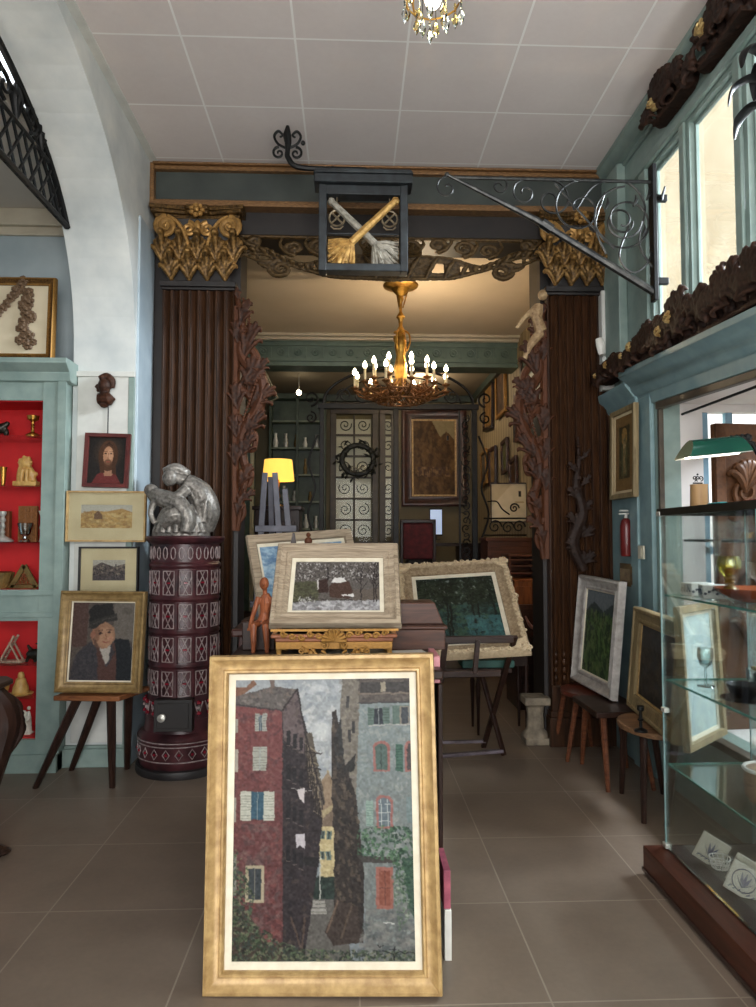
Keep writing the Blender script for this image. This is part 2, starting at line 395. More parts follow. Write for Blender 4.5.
# ---------------------------------------------------------------- painted pictures: pigment stored per vertex of the canvas
class Art:
    def __init__(s, nx, ny, view, col=(128, 128, 128), seed=1):
        s.nx, s.ny = nx, ny; s.x0, s.y0, s.x1, s.y1 = view
        s.X, s.Y = np.meshgrid(np.linspace(s.x0, s.x1, nx), np.linspace(s.y0, s.y1, ny))
        s.A = np.zeros((ny, nx, 3)) + np.array(col, float); s.rg = np.random.default_rng(seed)
    def inside(s, pts):
        m = np.zeros(s.X.shape, bool); k = len(pts)
        for i in range(k):
            x1, y1 = pts[i]; x2, y2 = pts[(i + 1) % k]
            if y1 == y2: continue
            c = ((s.Y >= min(y1, y2)) & (s.Y < max(y1, y2)) & (s.X < (x2 - x1) * (s.Y - y1) / (y2 - y1) + x1)); m ^= c
        return m
    def put(s, m, col, a=1.):
        w = (m * a)[..., None]; s.A = s.A * (1 - w) + np.array(col, float) * w; return s
    def poly(s, pts, col, a=1., col2=None):
        m = s.inside(pts)
        if col2 is not None:
            ys = [p[1] for p in pts]; t = np.clip((s.Y - min(ys)) / (max(ys) - min(ys)), 0, 1)[..., None]
            c = np.array(col, float) * (1 - t) + np.array(col2, float) * t; w = (m * a)[..., None]; s.A = s.A * (1 - w) + c * w; return s
        return s.put(m, col, a)
    def rect(s, x0, y0, x1, y1, col, a=1.): return s.put((s.X >= x0) & (s.X <= x1) & (s.Y >= y0) & (s.Y <= y1), col, a)
    def ell(s, cx, cy_, rx, ry, col, a=1., soft=.0):
        d = ((s.X - cx) / rx) ** 2 + ((s.Y - cy_) / ry) ** 2
        m = np.clip((1 - d) / soft, 0, 1) if soft else (d < 1); return s.put(m, col, a)
    def line(s, pts, w, col, a=1.):
        for (x1, y1), (x2, y2) in zip(pts[:-1], pts[1:]):
            dx, dy = x2 - x1, y2 - y1; L = dx * dx + dy * dy + 1e-9
            t = np.clip(((s.X - x1) * dx + (s.Y - y1) * dy) / L, 0, 1)
            s.put(np.hypot(s.X - x1 - t * dx, s.Y - y1 - t * dy) < w / 2, col, a)
        return s
    def dabs(s, n, region, cols, size=(3, 6), a=.6, ang=None):
        """short brush strokes scattered in a region (bbox or polygon)"""
        xs = [p[0] for p in region]; ys = [p[1] for p in region]; m0 = s.inside(region) if len(region) > 2 else None
        dx = (s.x1 - s.x0) / (s.nx - 1); dy = (s.y1 - s.y0) / (s.ny - 1)
        for _ in range(n):
            cx = s.rg.uniform(min(xs), max(xs)); cy_ = s.rg.uniform(min(ys), max(ys)); c = cols[s.rg.integers(len(cols))]
            j = int(round((cx - s.x0) / dx)); i = int(round((cy_ - s.y0) / dy))
            if not (0 <= i < s.ny and 0 <= j < s.nx) or (m0 is not None and not m0[i, j]): continue
            L = s.rg.uniform(*size); t = s.rg.uniform(0, PI) if ang is None else ang + s.rg.normal(0, .3)
            q = int(L / min(dx, dy)) + 2; sl = (slice(max(0, i - q), i + q + 1), slice(max(0, j - q), j + q + 1))
            u = (s.X[sl] - cx) * math.cos(t) + (s.Y[sl] - cy_) * math.sin(t); v = -(s.X[sl] - cx) * math.sin(t) + (s.Y[sl] - cy_) * math.cos(t)
            k = ((np.abs(u) < L / 2) & (np.abs(v) < L / 5 + .3 * dx))
            if m0 is not None: k = k & m0[sl]
            k = (k * a)[..., None]
            s.A[sl] = s.A[sl] * (1 - k) + np.array(c, float) * k
        return s
    def smooth_noise(s, cell):
        ny, nx = s.ny // cell + 2, s.nx // cell + 2; g = s.rg.normal(0, 1, (ny, nx))
        yi = np.linspace(0, ny - 1.001, s.ny); xi = np.linspace(0, nx - 1.001, s.nx); y0 = yi.astype(int); x0 = xi.astype(int)
        fy = (yi - y0)[:, None]; fx = (xi - x0)[None]
        return g[y0][:, x0] * (1 - fy) * (1 - fx) + g[y0 + 1][:, x0] * fy * (1 - fx) + g[y0][:, x0 + 1] * (1 - fy) * fx + g[y0 + 1][:, x0 + 1] * fy * fx
    def paint(s, k=1.2, blur=1, sat=.8, dark=.92):
        """loosen the drawing like a brush: wander the edges, soften, mute"""
        jy, jx = np.meshgrid(np.arange(s.ny), np.arange(s.nx), indexing='ij')
        for cell, q in ((9, k), (4, k * .7)):
            iy = np.clip(np.rint(jy + s.smooth_noise(cell) * q), 0, s.ny - 1).astype(int); ix = np.clip(np.rint(jx + s.smooth_noise(cell) * q), 0, s.nx - 1).astype(int); s.A = s.A[iy, ix]
        for _ in range(blur):
            P = np.pad(s.A, ((1, 1), (1, 1), (0, 0)), 'edge'); s.A = (P[:-2, 1:-1] + P[2:, 1:-1] + P[1:-1, :-2] + P[1:-1, 2:] + 4 * P[1:-1, 1:-1]) / 8
        m = s.A.mean(-1, keepdims=True); s.A = (m + (s.A - m) * sat) * dark
        return s
    def grain(s, amp=6, cell=3):
        ny, nx = s.ny // cell + 2, s.nx // cell + 2; g = s.rg.normal(0, 1, (ny, nx))
        yi = np.linspace(0, ny - 1.001, s.ny); xi = np.linspace(0, nx - 1.001, s.nx); y0 = yi.astype(int); x0 = xi.astype(int)
        fy = (yi - y0)[:, None]; fx = (xi - x0)[None]
        G = g[y0][:, x0] * (1 - fy) * (1 - fx) + g[y0 + 1][:, x0] * fy * (1 - fx) + g[y0][:, x0 + 1] * (1 - fy) * fx + g[y0 + 1][:, x0 + 1] * fy * fx
        s.A = s.A + (G * amp)[..., None]; return s
def canvas(art, w, h, name='canvas', parent=None, y=0., z=0., rough=.5, gain=1., matname=None, x=0., coat=0.):
    nx, ny = art.nx, art.ny
    xs = np.linspace(-w / 2, w / 2, nx) + x; zs = np.linspace(h, 0, ny) + z
    Xg, Zg = np.meshgrid(xs, zs); V = np.stack([Xg, np.full_like(Xg, y), Zg], -1).reshape(-1, 3)
    i = (np.arange(ny - 1)[:, None] * nx + np.arange(nx - 1)[None]).ravel()
    Fc = np.stack([i, i + nx, i + nx + 1, i + 1], -1)
    me = bpy.data.meshes.new(name); me.vertices.add(len(V)); me.vertices.foreach_set('co', V.ravel())
    me.loops.add(Fc.size); me.loops.foreach_set('vertex_index', Fc.ravel().astype(np.int32))
    me.polygons.add(len(Fc)); me.polygons.foreach_set('loop_start', (np.arange(len(Fc)) * 4).astype(np.int32))
    me.update(calc_edges=True)
    c = np.clip(art.A.reshape(-1, 3) / 255, 0, 1); c = np.where(c <= .04045, c / 12.92, ((c + .055) / 1.055) ** 2.4) * gain
    at = me.color_attributes.new('pigment', 'FLOAT_COLOR', 'POINT'); at.data.foreach_set('color', np.concatenate([np.clip(c, 0, 1), np.ones((len(c), 1))], 1).ravel())
    key = 'pigment_%s_%s' % (rough, coat)
    if key not in MATS:
        t = NT(key); a = t.n('ShaderNodeAttribute', attribute_name='pigment'); v = t.coord((60, 60, 60)); n = t.noise(2.2, 4, v)
        t.base(a.outputs['Color'], rough, 0, .18); t.bump(n.outputs[0], .25, .002); t.b.inputs['Coat Weight'].default_value = coat
        t.b.inputs['Coat Roughness'].default_value = .06; MATS[key] = t.m
    me.materials.append(MATS[key]); o = bpy.data.objects.new(name, me); COL.objects.link(o)
    if parent: o.parent = parent
    return o
def picture(name, label, cat, w, h, fw, prof, fmat, art, loc, yaw=0, lean=0, roll=0, group=None, slip=0., slipmat=None, gain=1., rough=.5,
            mount=0., mountmat=None, glass=False, extra=None, coat=0., depth=.03, arttag='canvas', bev=.0):
    """framed picture; local origin at the bottom centre, front to -y"""
    t = bpy.data.objects.new(name, None); COL.objects.link(t); t.empty_display_size = .05
    t.matrix_world = Matrix.Translation(loc) @ Matrix.Rotation(R(yaw), 4, 'Z') @ Matrix.Rotation(-R(lean), 4, 'X') @ Matrix.Rotation(R(roll), 4, 'Y')
    tag(t, label, cat, group)
    D = depth
    f = MB(); f.frame(w, h, [(a * fw, y) for a, y in prof] + [(fw, D * .5), (0.0, D * .5)])
    if extra: extra(f, w, h, fw)
    f.build('frame', fmat, t, 40)
    ins = fw; y = prof[-1][1]
    if slip:
        s_ = MB(); s_.frame(w - 2 * fw + .004, h - 2 * fw + .004, [(0, y + .002), (slip, y + .006), (slip, y + .012), (0, y + .012)])
        for i, p in enumerate(s_.v): s_.v[i] = (p[0], p[1], p[2] + fw - .002)
        s_.build('slip', slipmat or M_slip, t, 30); ins += slip - .002; y += .008
    if mount:
        s_ = MB(); s_.frame(w - 2 * ins + .004, h - 2 * ins + .004, [(0, y), (mount, y), (mount, y + .003), (0, y + .003)])
        for i, p in enumerate(s_.v): s_.v[i] = (p[0], p[1], p[2] + ins - .002)
        s_.build('mount', mountmat or M_slip, t, 30); ins += mount - .002; y += .002
    canvas(art, w - 2 * ins + .004, h - 2 * ins + .004, arttag, t, y + .002, ins - .002, rough, gain, coat=coat)
    if glass: MB().b(-w / 2 + fw * .8, w / 2 - fw * .8, prof[-1][1] - .004, prof[-1][1] - .002, fw * .8, h - fw * .8).build('glazing', M_glass, t, 0)
    MB().b(-w / 2 + .012, w / 2 - .012, D * .5, D * .5 + .006, .012, h - .012).build('backing', M_backing, t, 0)
    return t
P_SCOOP = [(0, -.012), (.06, -.028), (.2, -.034), (.3, -.026), (.55, -.012), (.75, -.008), (.85, -.016), (1, -.012), (1, -.002)]
P_FLAT = [(0, -.012), (.05, -.018), (.9, -.016), (1, -.010), (1, 0)]
P_STEP = [(0, -.018), (.08, -.028), (.25, -.028), (.3, -.020), (.7, -.012), (.75, -.017), (.92, -.015), (1, -.008), (1, 0)]

# ================================================================ STRUCTURE
XL, XR, YP, ZC = -1.42, 1.87, 5.0, 4.11
struct(MB().b(-4.2, 6.9, -2.0, 11.0, -.1, 0), 'floor', M_floor, smooth=0)
struct(MB().b(XL - .4, XR + .25, -1.6, YP + .3, ZC, ZC + .1), 'ceiling', M_ceil, smooth=0)
# left wall with its arch (spandrel facing the room, pier, soffit)
def arch(a): c, s = math.cos(a), math.sin(a); return 2.65 + 1.95 * math.copysign(abs(c) ** .87, c), 2.6 + 1.48 * abs(s) ** .87
mb = MB(); N = 40
pr = [arch(PI * i / N) for i in range(N + 1)]            # from Y=4.6 to Y=0.8
TH = .395
for (y0, z0), (y1, z1) in zip(pr[:-1], pr[1:]):
    for x in (XL, XL - TH): mb.put([(x, y0, z0), (x, y1, z1), (x, y1, ZC), (x, y0, ZC)], [(0, 1, 2, 3) if x == XL else (3, 2, 1, 0)])
    mb.put([(XL, y0, z0), (XL, y1, z1), (XL - TH, y1, z1), (XL - TH, y0, z0)], [(3, 2, 1, 0)])
mb.b(XL - TH, XL, 4.6, YP + .3, 0, ZC)
mb.b(XL - TH, XL, -1.6, .7, 0, ZC)
struct(mb, 'wall_left', M_plaster, smooth=50)
# teal lining strip where the left wall meets the portal
struct(MB().b(XL - .002, XL + .014, 4.63, 4.97, 0, 3.6), 'trim_1', simple('pale_blue_paint', (182, 196, 204), (164, 180, 190), 5, .5), bevel=.004)
# pier skirting and picture rail panel
mb = MB().b(XL - TH - .01, XL + .018, 4.565, 4.615, 0, .115).b(XL - TH, XL + .01, 4.575, 4.6, .115, .135)
struct(mb, 'baseboard_pier', M_teal, bevel=.004)
struct(MB().b(XL - .36, XL - .03, 4.585, 4.602, .15, 2.5).b(XL - .375, XL + .008, 4.575, 4.602, 2.50, 2.535), 'trim_2', M_trimwhite, bevel=.003)
struct(MB().b(XL - .034, XL + .006, 4.582, 4.602, .13, 2.5), 'trim_3', M_teal, bevel=.004)
# cove along the left edge of the ceiling
struct(MB().b(XL - .01, XL + .05, -1.6, 4.97, ZC - .012, ZC + .002), 'trim_4', M_trimwhite)
# side room beyond the arch
struct(MB().b(-4.2, XL - TH - .001, -1.6, 5.3, 3.74, 3.84), 'ceiling_side', M_ceil2, smooth=0)
struct(MB().b(-4.2, XL - TH - .001, 4.9, 5.05, 0, 3.74), 'wall_side_back', M_plaster2, smooth=0)
struct(MB().b(-4.3, -4.2, -1.6, 5.05, 0, 3.84), 'wall_side_left', M_plaster2, smooth=0)
struct(MB().b(-4.2, XL - TH - .001, 4.84, 4.9, 3.62, 3.74).b(-4.2, XL - TH - .001, 4.87, 4.9, 3.56, 3.62), 'trim_5', M_crownwhite, bevel=.006)
# shop front behind the viewer: wall with a wide window opening
mb = MB().b(-4.3, -1.5, -1.7, -1.6, 0, 4.2).b(1.75, XR + .15, -1.7, -1.6, 0, 4.2).b(-1.5, 1.75, -1.7, -1.6, 0, .45).b(-1.5, 1.75, -1.7, -1.6, 3.7, 4.2)
struct(mb, 'wall_front', M_plaster, smooth=0)
mb = MB()
for x in (-1.5, -.45, .62, 1.69): mb.b(x, x + .06, -1.68, -1.62, .45, 3.7)
mb.b(-1.5, 1.75, -1.68, -1.62, .45, .51).b(-1.5, 1.75, -1.68, -1.62, 3.64, 3.7).b(-1.5, 1.75, -1.68, -1.62, 2.7, 2.75)
struct(mb, 'window_1', M_teal)
# right wall: solid lower band, display bay opening, transom lights above
BY0, BY1, BZ0, BZ1 = .6, 4.18, .42, 2.27
mb = MB()
mb.b(XR, XR + .14, -1.6, YP + .3, 0, BZ0)
mb.b(XR, XR + .14, BY1, YP + .3, BZ0, 2.6).b(XR, XR + .14, -1.6, BY0, BZ0, 2.6)
mb.b(XR, XR + .14, BY0, BY1, BZ1, 2.6)
mb.b(XR, XR + .06, -1.6, YP + .3, 3.755, ZC)
mul = [(4.20, YP + .3), (3.71, 3.83), (3.15, 3.27), (2.5, 2.7), (1.7, 1.85), (.6, .75), (-1.6, -.4)]
for a, b in mul: mb.b(XR, XR + .05, a, b, 2.6, 3.755)
struct(mb, 'wall_right', M_teal, smooth=0)
# raised mouldings of the transom mullions and head
mb = MB()
for a, b in mul[1:-1]: mb.b(XR - .02, XR, a + .03, b - .03, 2.6, 3.78)
mb.b(XR - .035, XR, -1.6, 4.45, 3.78, 3.83).b(XR - .02, XR, -1.6, 4.75, 3.99, 4.02)
mb.prism([(XR - .11, ZC), (XR - .11, ZC - .03), (XR - .05, ZC - .09), (XR, ZC - .10), (XR, ZC)], -1.6, 4.95)
struct(mb, 'trim_6', M_teal, bevel=.006)
mb = MB().b(XR - .06, XR, 4.6, 4.9, 2.56, ZC - .1).b(XR - .025, XR, 4.24, 4.34, 2.56, 3.78)
struct(mb, 'trim_7', M_teal, bevel=.006)
struct(MB().b(XR - .085, XR + .0, 4.86, 4.98, 2.5, 3.22), 'trim_8', M_trimwhite, bevel=.004)
n = 2
opens = [(3.83, 4.20), (3.27, 3.71), (2.7, 3.15), (1.85, 2.5), (.75, 1.7), (-.4, .6)]
for a, b in opens:
    fr = MB().b(XR + .03, XR + .05, a, a + .015, 2.6, 3.755).b(XR + .03, XR + .05, b - .015, b, 2.6, 3.755).b(XR + .03, XR + .05, a, b, 2.6, 2.62).b(XR + .03, XR + .05, a, b, 3.735, 3.755)
    o = struct(fr, 'window_%d' % n, M_teal, bevel=.003); n += 1
    MB().b(XR + .038, XR + .041, a + .012, b - .012, 2.615, 3.74).build('pane', M_glassw, o, 0)
# cornice over the display bay
cor = [(XR, 2.33), (XR - .02, 2.33), (XR - .03, 2.40), (XR - .06, 2.43), (XR - .07, 2.46), (XR - .12, 2.50), (XR - .15, 2.52), (XR - .15, 2.555), (XR, 2.56)]
mb = MB(); TILT = .05; mb.T = Matrix.Translation((0, 4.4, 2.41)) @ Matrix.Rotation(TILT, 4, 'X') @ Matrix.Translation((0, -4.4, -2.45)); mb.prism(cor, .2, 4.42); mb.T = Matrix.Identity(4)
cor2 = [(XR, 2.36), (XR - .015, 2.36), (XR - .06, 2.42), (XR - .10, 2.47), (XR - .11, 2.50), (XR, 2.50)]
mb.T = Matrix.Translation((0, 0, -.04)); mb.prism(cor2, 4.42, 4.97); mb.T = Matrix.Identity(4)
struct(mb, 'trim_9', M_tealb, bevel=.004)
# pilaster strips either side of the bay head, bay frame
mb = MB().b(XR - .03, XR, 4.22, 4.40, 0, 2.34).b(XR - .045, XR, 4.40, 4.52, 0, 2.36).b(XR - .02, XR, 4.52, 4.9, 0, 2.36)
struct(mb, 'trim_10', M_tealb, bevel=.006)
mb = MB().b(XR + .0, XR + .03, BY1 - .02, BY1 + .01, BZ0, BZ1).beam((XR + .009, BY1, BZ1 - .01), (XR + .009, BY0, BZ1 - .01 - .045 * 3.58), .042, .05).b(XR - .03, XR + .03, BY0, BY1, BZ0 - .03, BZ0 + .01)
struct(mb, 'trim_11', simple('brown_edge', (86, 76, 62), (60, 52, 44), 8), bevel=.004)
# the display bay itself, projecting to the street
XB = 2.62
mb = MB().b(XR + .14, XB, BY0, BY1, BZ0 - .06, BZ0).b(XR + .14, XB, BY0, BY1, BZ1, BZ1 + .08)
mb.b(XR + .14, 2.15, BY1, BY1 + .06, BZ0 - .06, BZ1 + .08).b(2.15, XB, BY1, BY1 + .06, BZ0 - .06, BZ0 + .25).b(2.15, XB, BY1, BY1 + .06, BZ1 - .05, BZ1 + .08).b(XR + .14, XB, BY0 - .06, BY0, BZ0 - .06, BZ1 + .08)
mb.b(XR + .14, XB, BY0, BY1, 0, BZ0 - .06)
struct(mb, 'window_bay', simple('bay_paint', (222, 216, 212), (206, 200, 196), 3, .6), smooth=0)
mb = MB()
for y in (BY0, 1.8, 3.0, BY1 - .06): mb.b(XB - .06, XB, y, y + .06, BZ0, BZ1)
mb.b(2.15, 2.19, BY1 + .01, BY1 + .05, BZ0 + .25, BZ1 - .05).b(2.30, 2.345, BY1 + .01, BY1 + .05, BZ0 + .25, BZ1 - .05).b(2.15, XB, BY1 + .01, BY1 + .05, BZ0 + .25, BZ0 + .3).b(2.15, XB, BY1 + .01, BY1 + .05, 1.35, 1.40)
mb.b(XB - .06, XB, BY0, BY1, BZ0, BZ0 + .06).b(XB - .06, XB, BY0, BY1, BZ1 - .06, BZ1)
o = struct(mb, 'window_%d' % n, simple('sky_blue_paint', (126, 156, 172), (106, 138, 156), 8, .5), bevel=.004)
MB().b(XB - .03, XB - .026, BY0, BY1, BZ0, BZ1).build('pane', M_glassw, o, 0)
# street: paving and the plastered houses opposite
struct(MB().b(6.9, 12, -6, 24, -.12, -.02).b(XB, 6.9, 11, 24, -.12, -.02).b(-4.2, 6.9, -12, -2, -.12, -.02), 'ground_street', simple('paving', (150, 142, 132), (120, 114, 106), 2, .8), smooth=0)
M_fac = simple('facade_plaster', (196, 180, 150), (176, 156, 124), .9, .9, detail=8)
fac = MB().b(6.2, 6.9, -6, 24, 4.6, 12)
struct(fac, 'wall_facade', M_fac, smooth=0)
struct(MB().b(6.15, 6.9, -6, 24, -.1, 4.6), 'wall_facade_lower', simple('facade_white', (206, 200, 192), (186, 182, 178), 1.2, .9, detail=7), smooth=0)
mb = MB()
for y, z in ((3.2, .9), (7.4, .9), (12.0, .9), (16.6, .9), (3.2, 5.4), (8.6, 5.4)):
    if 1: mb.b(6.08, 6.22, y, y + 1.2, z, z + 2.0)
struct(mb, 'window_opposite', simple('blue_shutter', (104, 140, 176), (84, 116, 150), 6, .6, stretch=(1, 1, 12)), bevel=.01)
# end wall around the portal
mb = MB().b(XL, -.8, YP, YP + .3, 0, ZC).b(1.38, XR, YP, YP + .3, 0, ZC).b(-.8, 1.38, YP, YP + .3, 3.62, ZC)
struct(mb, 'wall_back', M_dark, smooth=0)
# middle room
BYM = 8.0; ZM = 3.77; XL2, XR2 = -1.75, 1.93
struct(MB().b(XL2 - .3, XR2 + .3, YP + .3, BYM + .3, ZM, ZM + .1), 'ceiling_middle', M_cream, smooth=0)
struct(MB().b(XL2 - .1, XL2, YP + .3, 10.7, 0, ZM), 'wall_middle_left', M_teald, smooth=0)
def striped(name, c1, c2, s, axis=1):
    t = NT(name); sp = t.n('ShaderNodeSeparateXYZ'); t.l(t.coord(world=True), sp.inputs[0])
    f = t.math('FRACT', t.math('MULTIPLY', sp.outputs[axis], s)); c = t.mix(t.math('LESS_THAN', f, .5), lin(c1), lin(c2)); return t.base(c, .7)
M_stripe = striped('striped_wallpaper', (168, 150, 118), (146, 130, 100), 7)
struct(MB().b(XR2, XR2 + .1, YP + .3, 10.7, 0, ZM), 'wall_middle_right', M_stripe, smooth=0)
mb = MB().b(XL2, XR2, BYM, BYM + .25, 3.42, ZM)
mb.b(XL2, XR2, BYM - .05, BYM, 3.70, 3.74).b(XL2, XR2, BYM - .03, BYM, 3.66, 3.70).b(XL2, XR2, BYM - .03, BYM, 3.48, 3.52).b(XL2, XR2, BYM - .05, BYM, 3.42, 3.46)
k = 0; x = XL2 + .1
while x < XR2 - .1:                                       # rosettes and blocks in relief along the beam
    if k % 2: mb.b(x, x + .03, BYM - .022, BYM, 3.53, 3.65)
    else: mb.put([], []).tube([(x + .035 + .035 * math.cos(a), BYM - .01, 3.59 + .035 * math.sin(a)) for a in (i * PI / 6 for i in range(12))], .011, 5, 0, True); mb.ball((x + .035, BYM - .01, 3.59), .016, 6)
    x += .10; k += 1
struct(mb, 'trim_12', simple('frieze_green', (98, 116, 106), (80, 98, 90), 8, .5), smooth=30)
struct(MB().b(XL2, XR2, BYM - .16, BYM - .0, ZM - .03, ZM + .0).b(XL2, XR2, BYM - .10, BYM - .0, ZM - .06, ZM - .03), 'trim_13', M_crownwhite)
struct(MB().b(XL2, XR2, BYM + .3, 10.7, 3.64, 3.74), 'ceiling_far', simple('far_ceiling', (150, 138, 118), (136, 124, 106), 2, .7), smooth=0)
struct(MB().b(XL2, XR2, 10.7, 10.8, 0, 3.7), 'wall_far', simple('far_wall', (120, 108, 80), (104, 92, 68), 2, .7), smooth=0)
struct(MB().b(XL2, XR2, 10.62, 10.7, 3.54, 3.64).b(XR2 - .08, XR2, BYM + .3, 10.7, 3.54, 3.64), 'trim_14', M_teald)

# ================================================================ PORTAL
t = thing('entablature', 'long architrave with grey green panel between gilt mouldings under the tiled ceiling', 'architrave', ((XL + XR) / 2, 4.92, 3.78))
W2 = (XR - XL) / 2
MB().b(-W2 + .03, W2, -.01, .06, .06, .27).build('panel', M_tealg, t)
mb = MB()
for z0, z1, d in ((.27, .30, .05), (.30, .315, .075), (.03, .055, .05), (.055, .068, .02), (.0, .03, .075)): mb.b(-W2 + .02, W2, -d, .06, z0, z1)
mb.b(-W2, -W2 + .03, -.06, .06, 0, .315)
mb.build('moulding', M_giltline, t, bevel=.005)
for x0, x1 in ((-W2 + .1, W2 - .1),): MB().b(x0, x1, .02, .07, -.16, 0).build('lintel', M_dark, t)
def pilaster(x0, x1, label):
    t = thing('pilaster', label, 'pilaster', ((x0 + x1) / 2, 4.99, 0), 0, 'portal pilasters'); h = (x1 - x0) / 2
    n = 8; prof = [(-h, 0), (-h, -.085)]
    p = 2 * h / n
    for i in range(n):
        a = -h + i * p; prof += [(a + p * .14, -.085), (a + p * .2, -.092), (a + p * .26, -.088)]
        for k in range(5): u = k / 4; prof.append((a + p * (.28 + .62 * u), -.086 + .022 * math.sin(PI * u)))
        prof += [(a + p * .95, -.09)]
    prof += [(h, -.085), (h, 0)]
    MB().prism(prof, .42, 3.25, axis='z').build('shaft', M_pil, t, 25)
    mb = MB()
    for i in range(n):                                # reed ends along the bottom of the flutes
        a = -h + (i + .55) * p
        for k in range(4): mb.ball((a, -.088, .47 + k * .055), (.017, .014, .024), 8)
    mb.b(-h - .02, h + .0, -.11, 0, 0, .20).b(-h - .01, h, -.10, 0, .20, .24).b(-h, h, -.095, 0, .24, .42)
    mb.build('base', M_pil, t, bevel=.006)
    c = MB().b(-h - .015, h + .015, -.115, 0, 3.215, 3.255).b(-h - .005, h + .005, -.10, 0, 3.195, 3.215).build('collar', M_dark, t, bevel=.005)
    g = MB()
    g.surf(lambda u, v: (-(h - .03 + .05 * v ** 2) + 2 * (h - .03 + .05 * v ** 2) * u, -.08 - .04 * v ** 2, 3.255 + .46 * v), 12, 8)
    bell = g.build('capital', M_dark, t)
    a = MB().prism([(-h - .07, -.17), (-h - .05, -.185), (-.09, -.135), (-.07, -.16), (.07, -.16), (.09, -.135), (h + .05, -.185), (h + .07, -.17), (h + .07, 0), (-h - .07, 0)], 3.72, 3.745, axis='z')
    a.prism([(-h - .045, -.15), (-.09, -.12), (.09, -.12), (h + .045, -.15), (h + .045, 0), (-h - .045, 0)], 3.695, 3.72, axis='z')
    a.prism([(-h - .075, -.19), (-.09, -.15), (-.07, -.175), (.07, -.175), (.09, -.15), (h + .075, -.19), (h + .075, 0), (-h - .075, 0)], 3.745, 3.775, axis='z')
    a.build('abacus', M_gilt, bell, bevel=.004)
    nl = 4
    for i in range(nl):
        x = -h + (i + .5) * 2 * h / nl
        MB().fan(x, -.085, 3.26, .125, .19, 0, 7, .035).tube(curve([(x, -.10, 3.26), (x, -.13, 3.38), (x, -.165, 3.445), (x, -.185, 3.425)]), [.012, .016, .03, .018], 8).sculpt('acanthus_leaf', M_gilt, bell, voxel=.006, sm=1, disp=.005, dscale=.015)
    for i in range(nl + 1):
        x = -h + i * 2 * h / nl
        MB().fan(x, -.085, 3.38, .125, .22, 0, 7, .03).tube(curve([(x, -.09, 3.38), (x, -.13, 3.50), (x, -.17, 3.58), (x, -.19, 3.56)]), [.012, .016, .03, .018], 8).sculpt('acanthus_leaf', M_gilt, bell, voxel=.006, sm=1, disp=.005, dscale=.015)
    for sg in (-1, 1):
        v = MB()
        v.tube([(p[0], -.13 - .02 * i / 26, p[2]) for i, p in enumerate(spiral(sg * (h - .03), 3.635, .075, 1.9, PI / 2 if sg > 0 else PI / 2, -sg, 26))], [.016, .01], 8, flat=1.6)
        v.tube(curve([(sg * .05, -.11, 3.42), (sg * .08, -.12, 3.55), (sg * .14, -.13, 3.66), (sg * (h - .04), -.13, 3.71)]), [.014, .018, .014], 6)
        v.tube([(p[0], -.125, p[2]) for p in spiral(sg * .065, 3.62, .05, 1.6, PI / 2, sg, 20)], [.012, .008], 6, flat=1.5)
        v.ball((sg * (h - .03), -.14, 3.635), .022, 8)
        v.build('volute', M_gilt, bell)
    f = MB()
    for i in range(7): a_ = i * 2 * PI / 7; f.ball((.038 * math.cos(a_), -.17, 3.735 + .034 * math.sin(a_)), (.02, .016, .02), 7)
    f.ball((0, -.182, 3.735), .02, 8).ball((0, -.14, 3.63), (.025, .02, .05), 8).ball((0, -.14, 3.56), (.018, .016, .03), 7)
    f.build('rosette', M_gilt, bell)
    return t
pilaster(-1.33, -.83, 'fluted walnut pilaster with gilt leafy capital rising behind the tiled stove')
pilaster(1.405, 1.865, 'fluted walnut pilaster with gilt leafy capital behind the leaning white framed landscape')

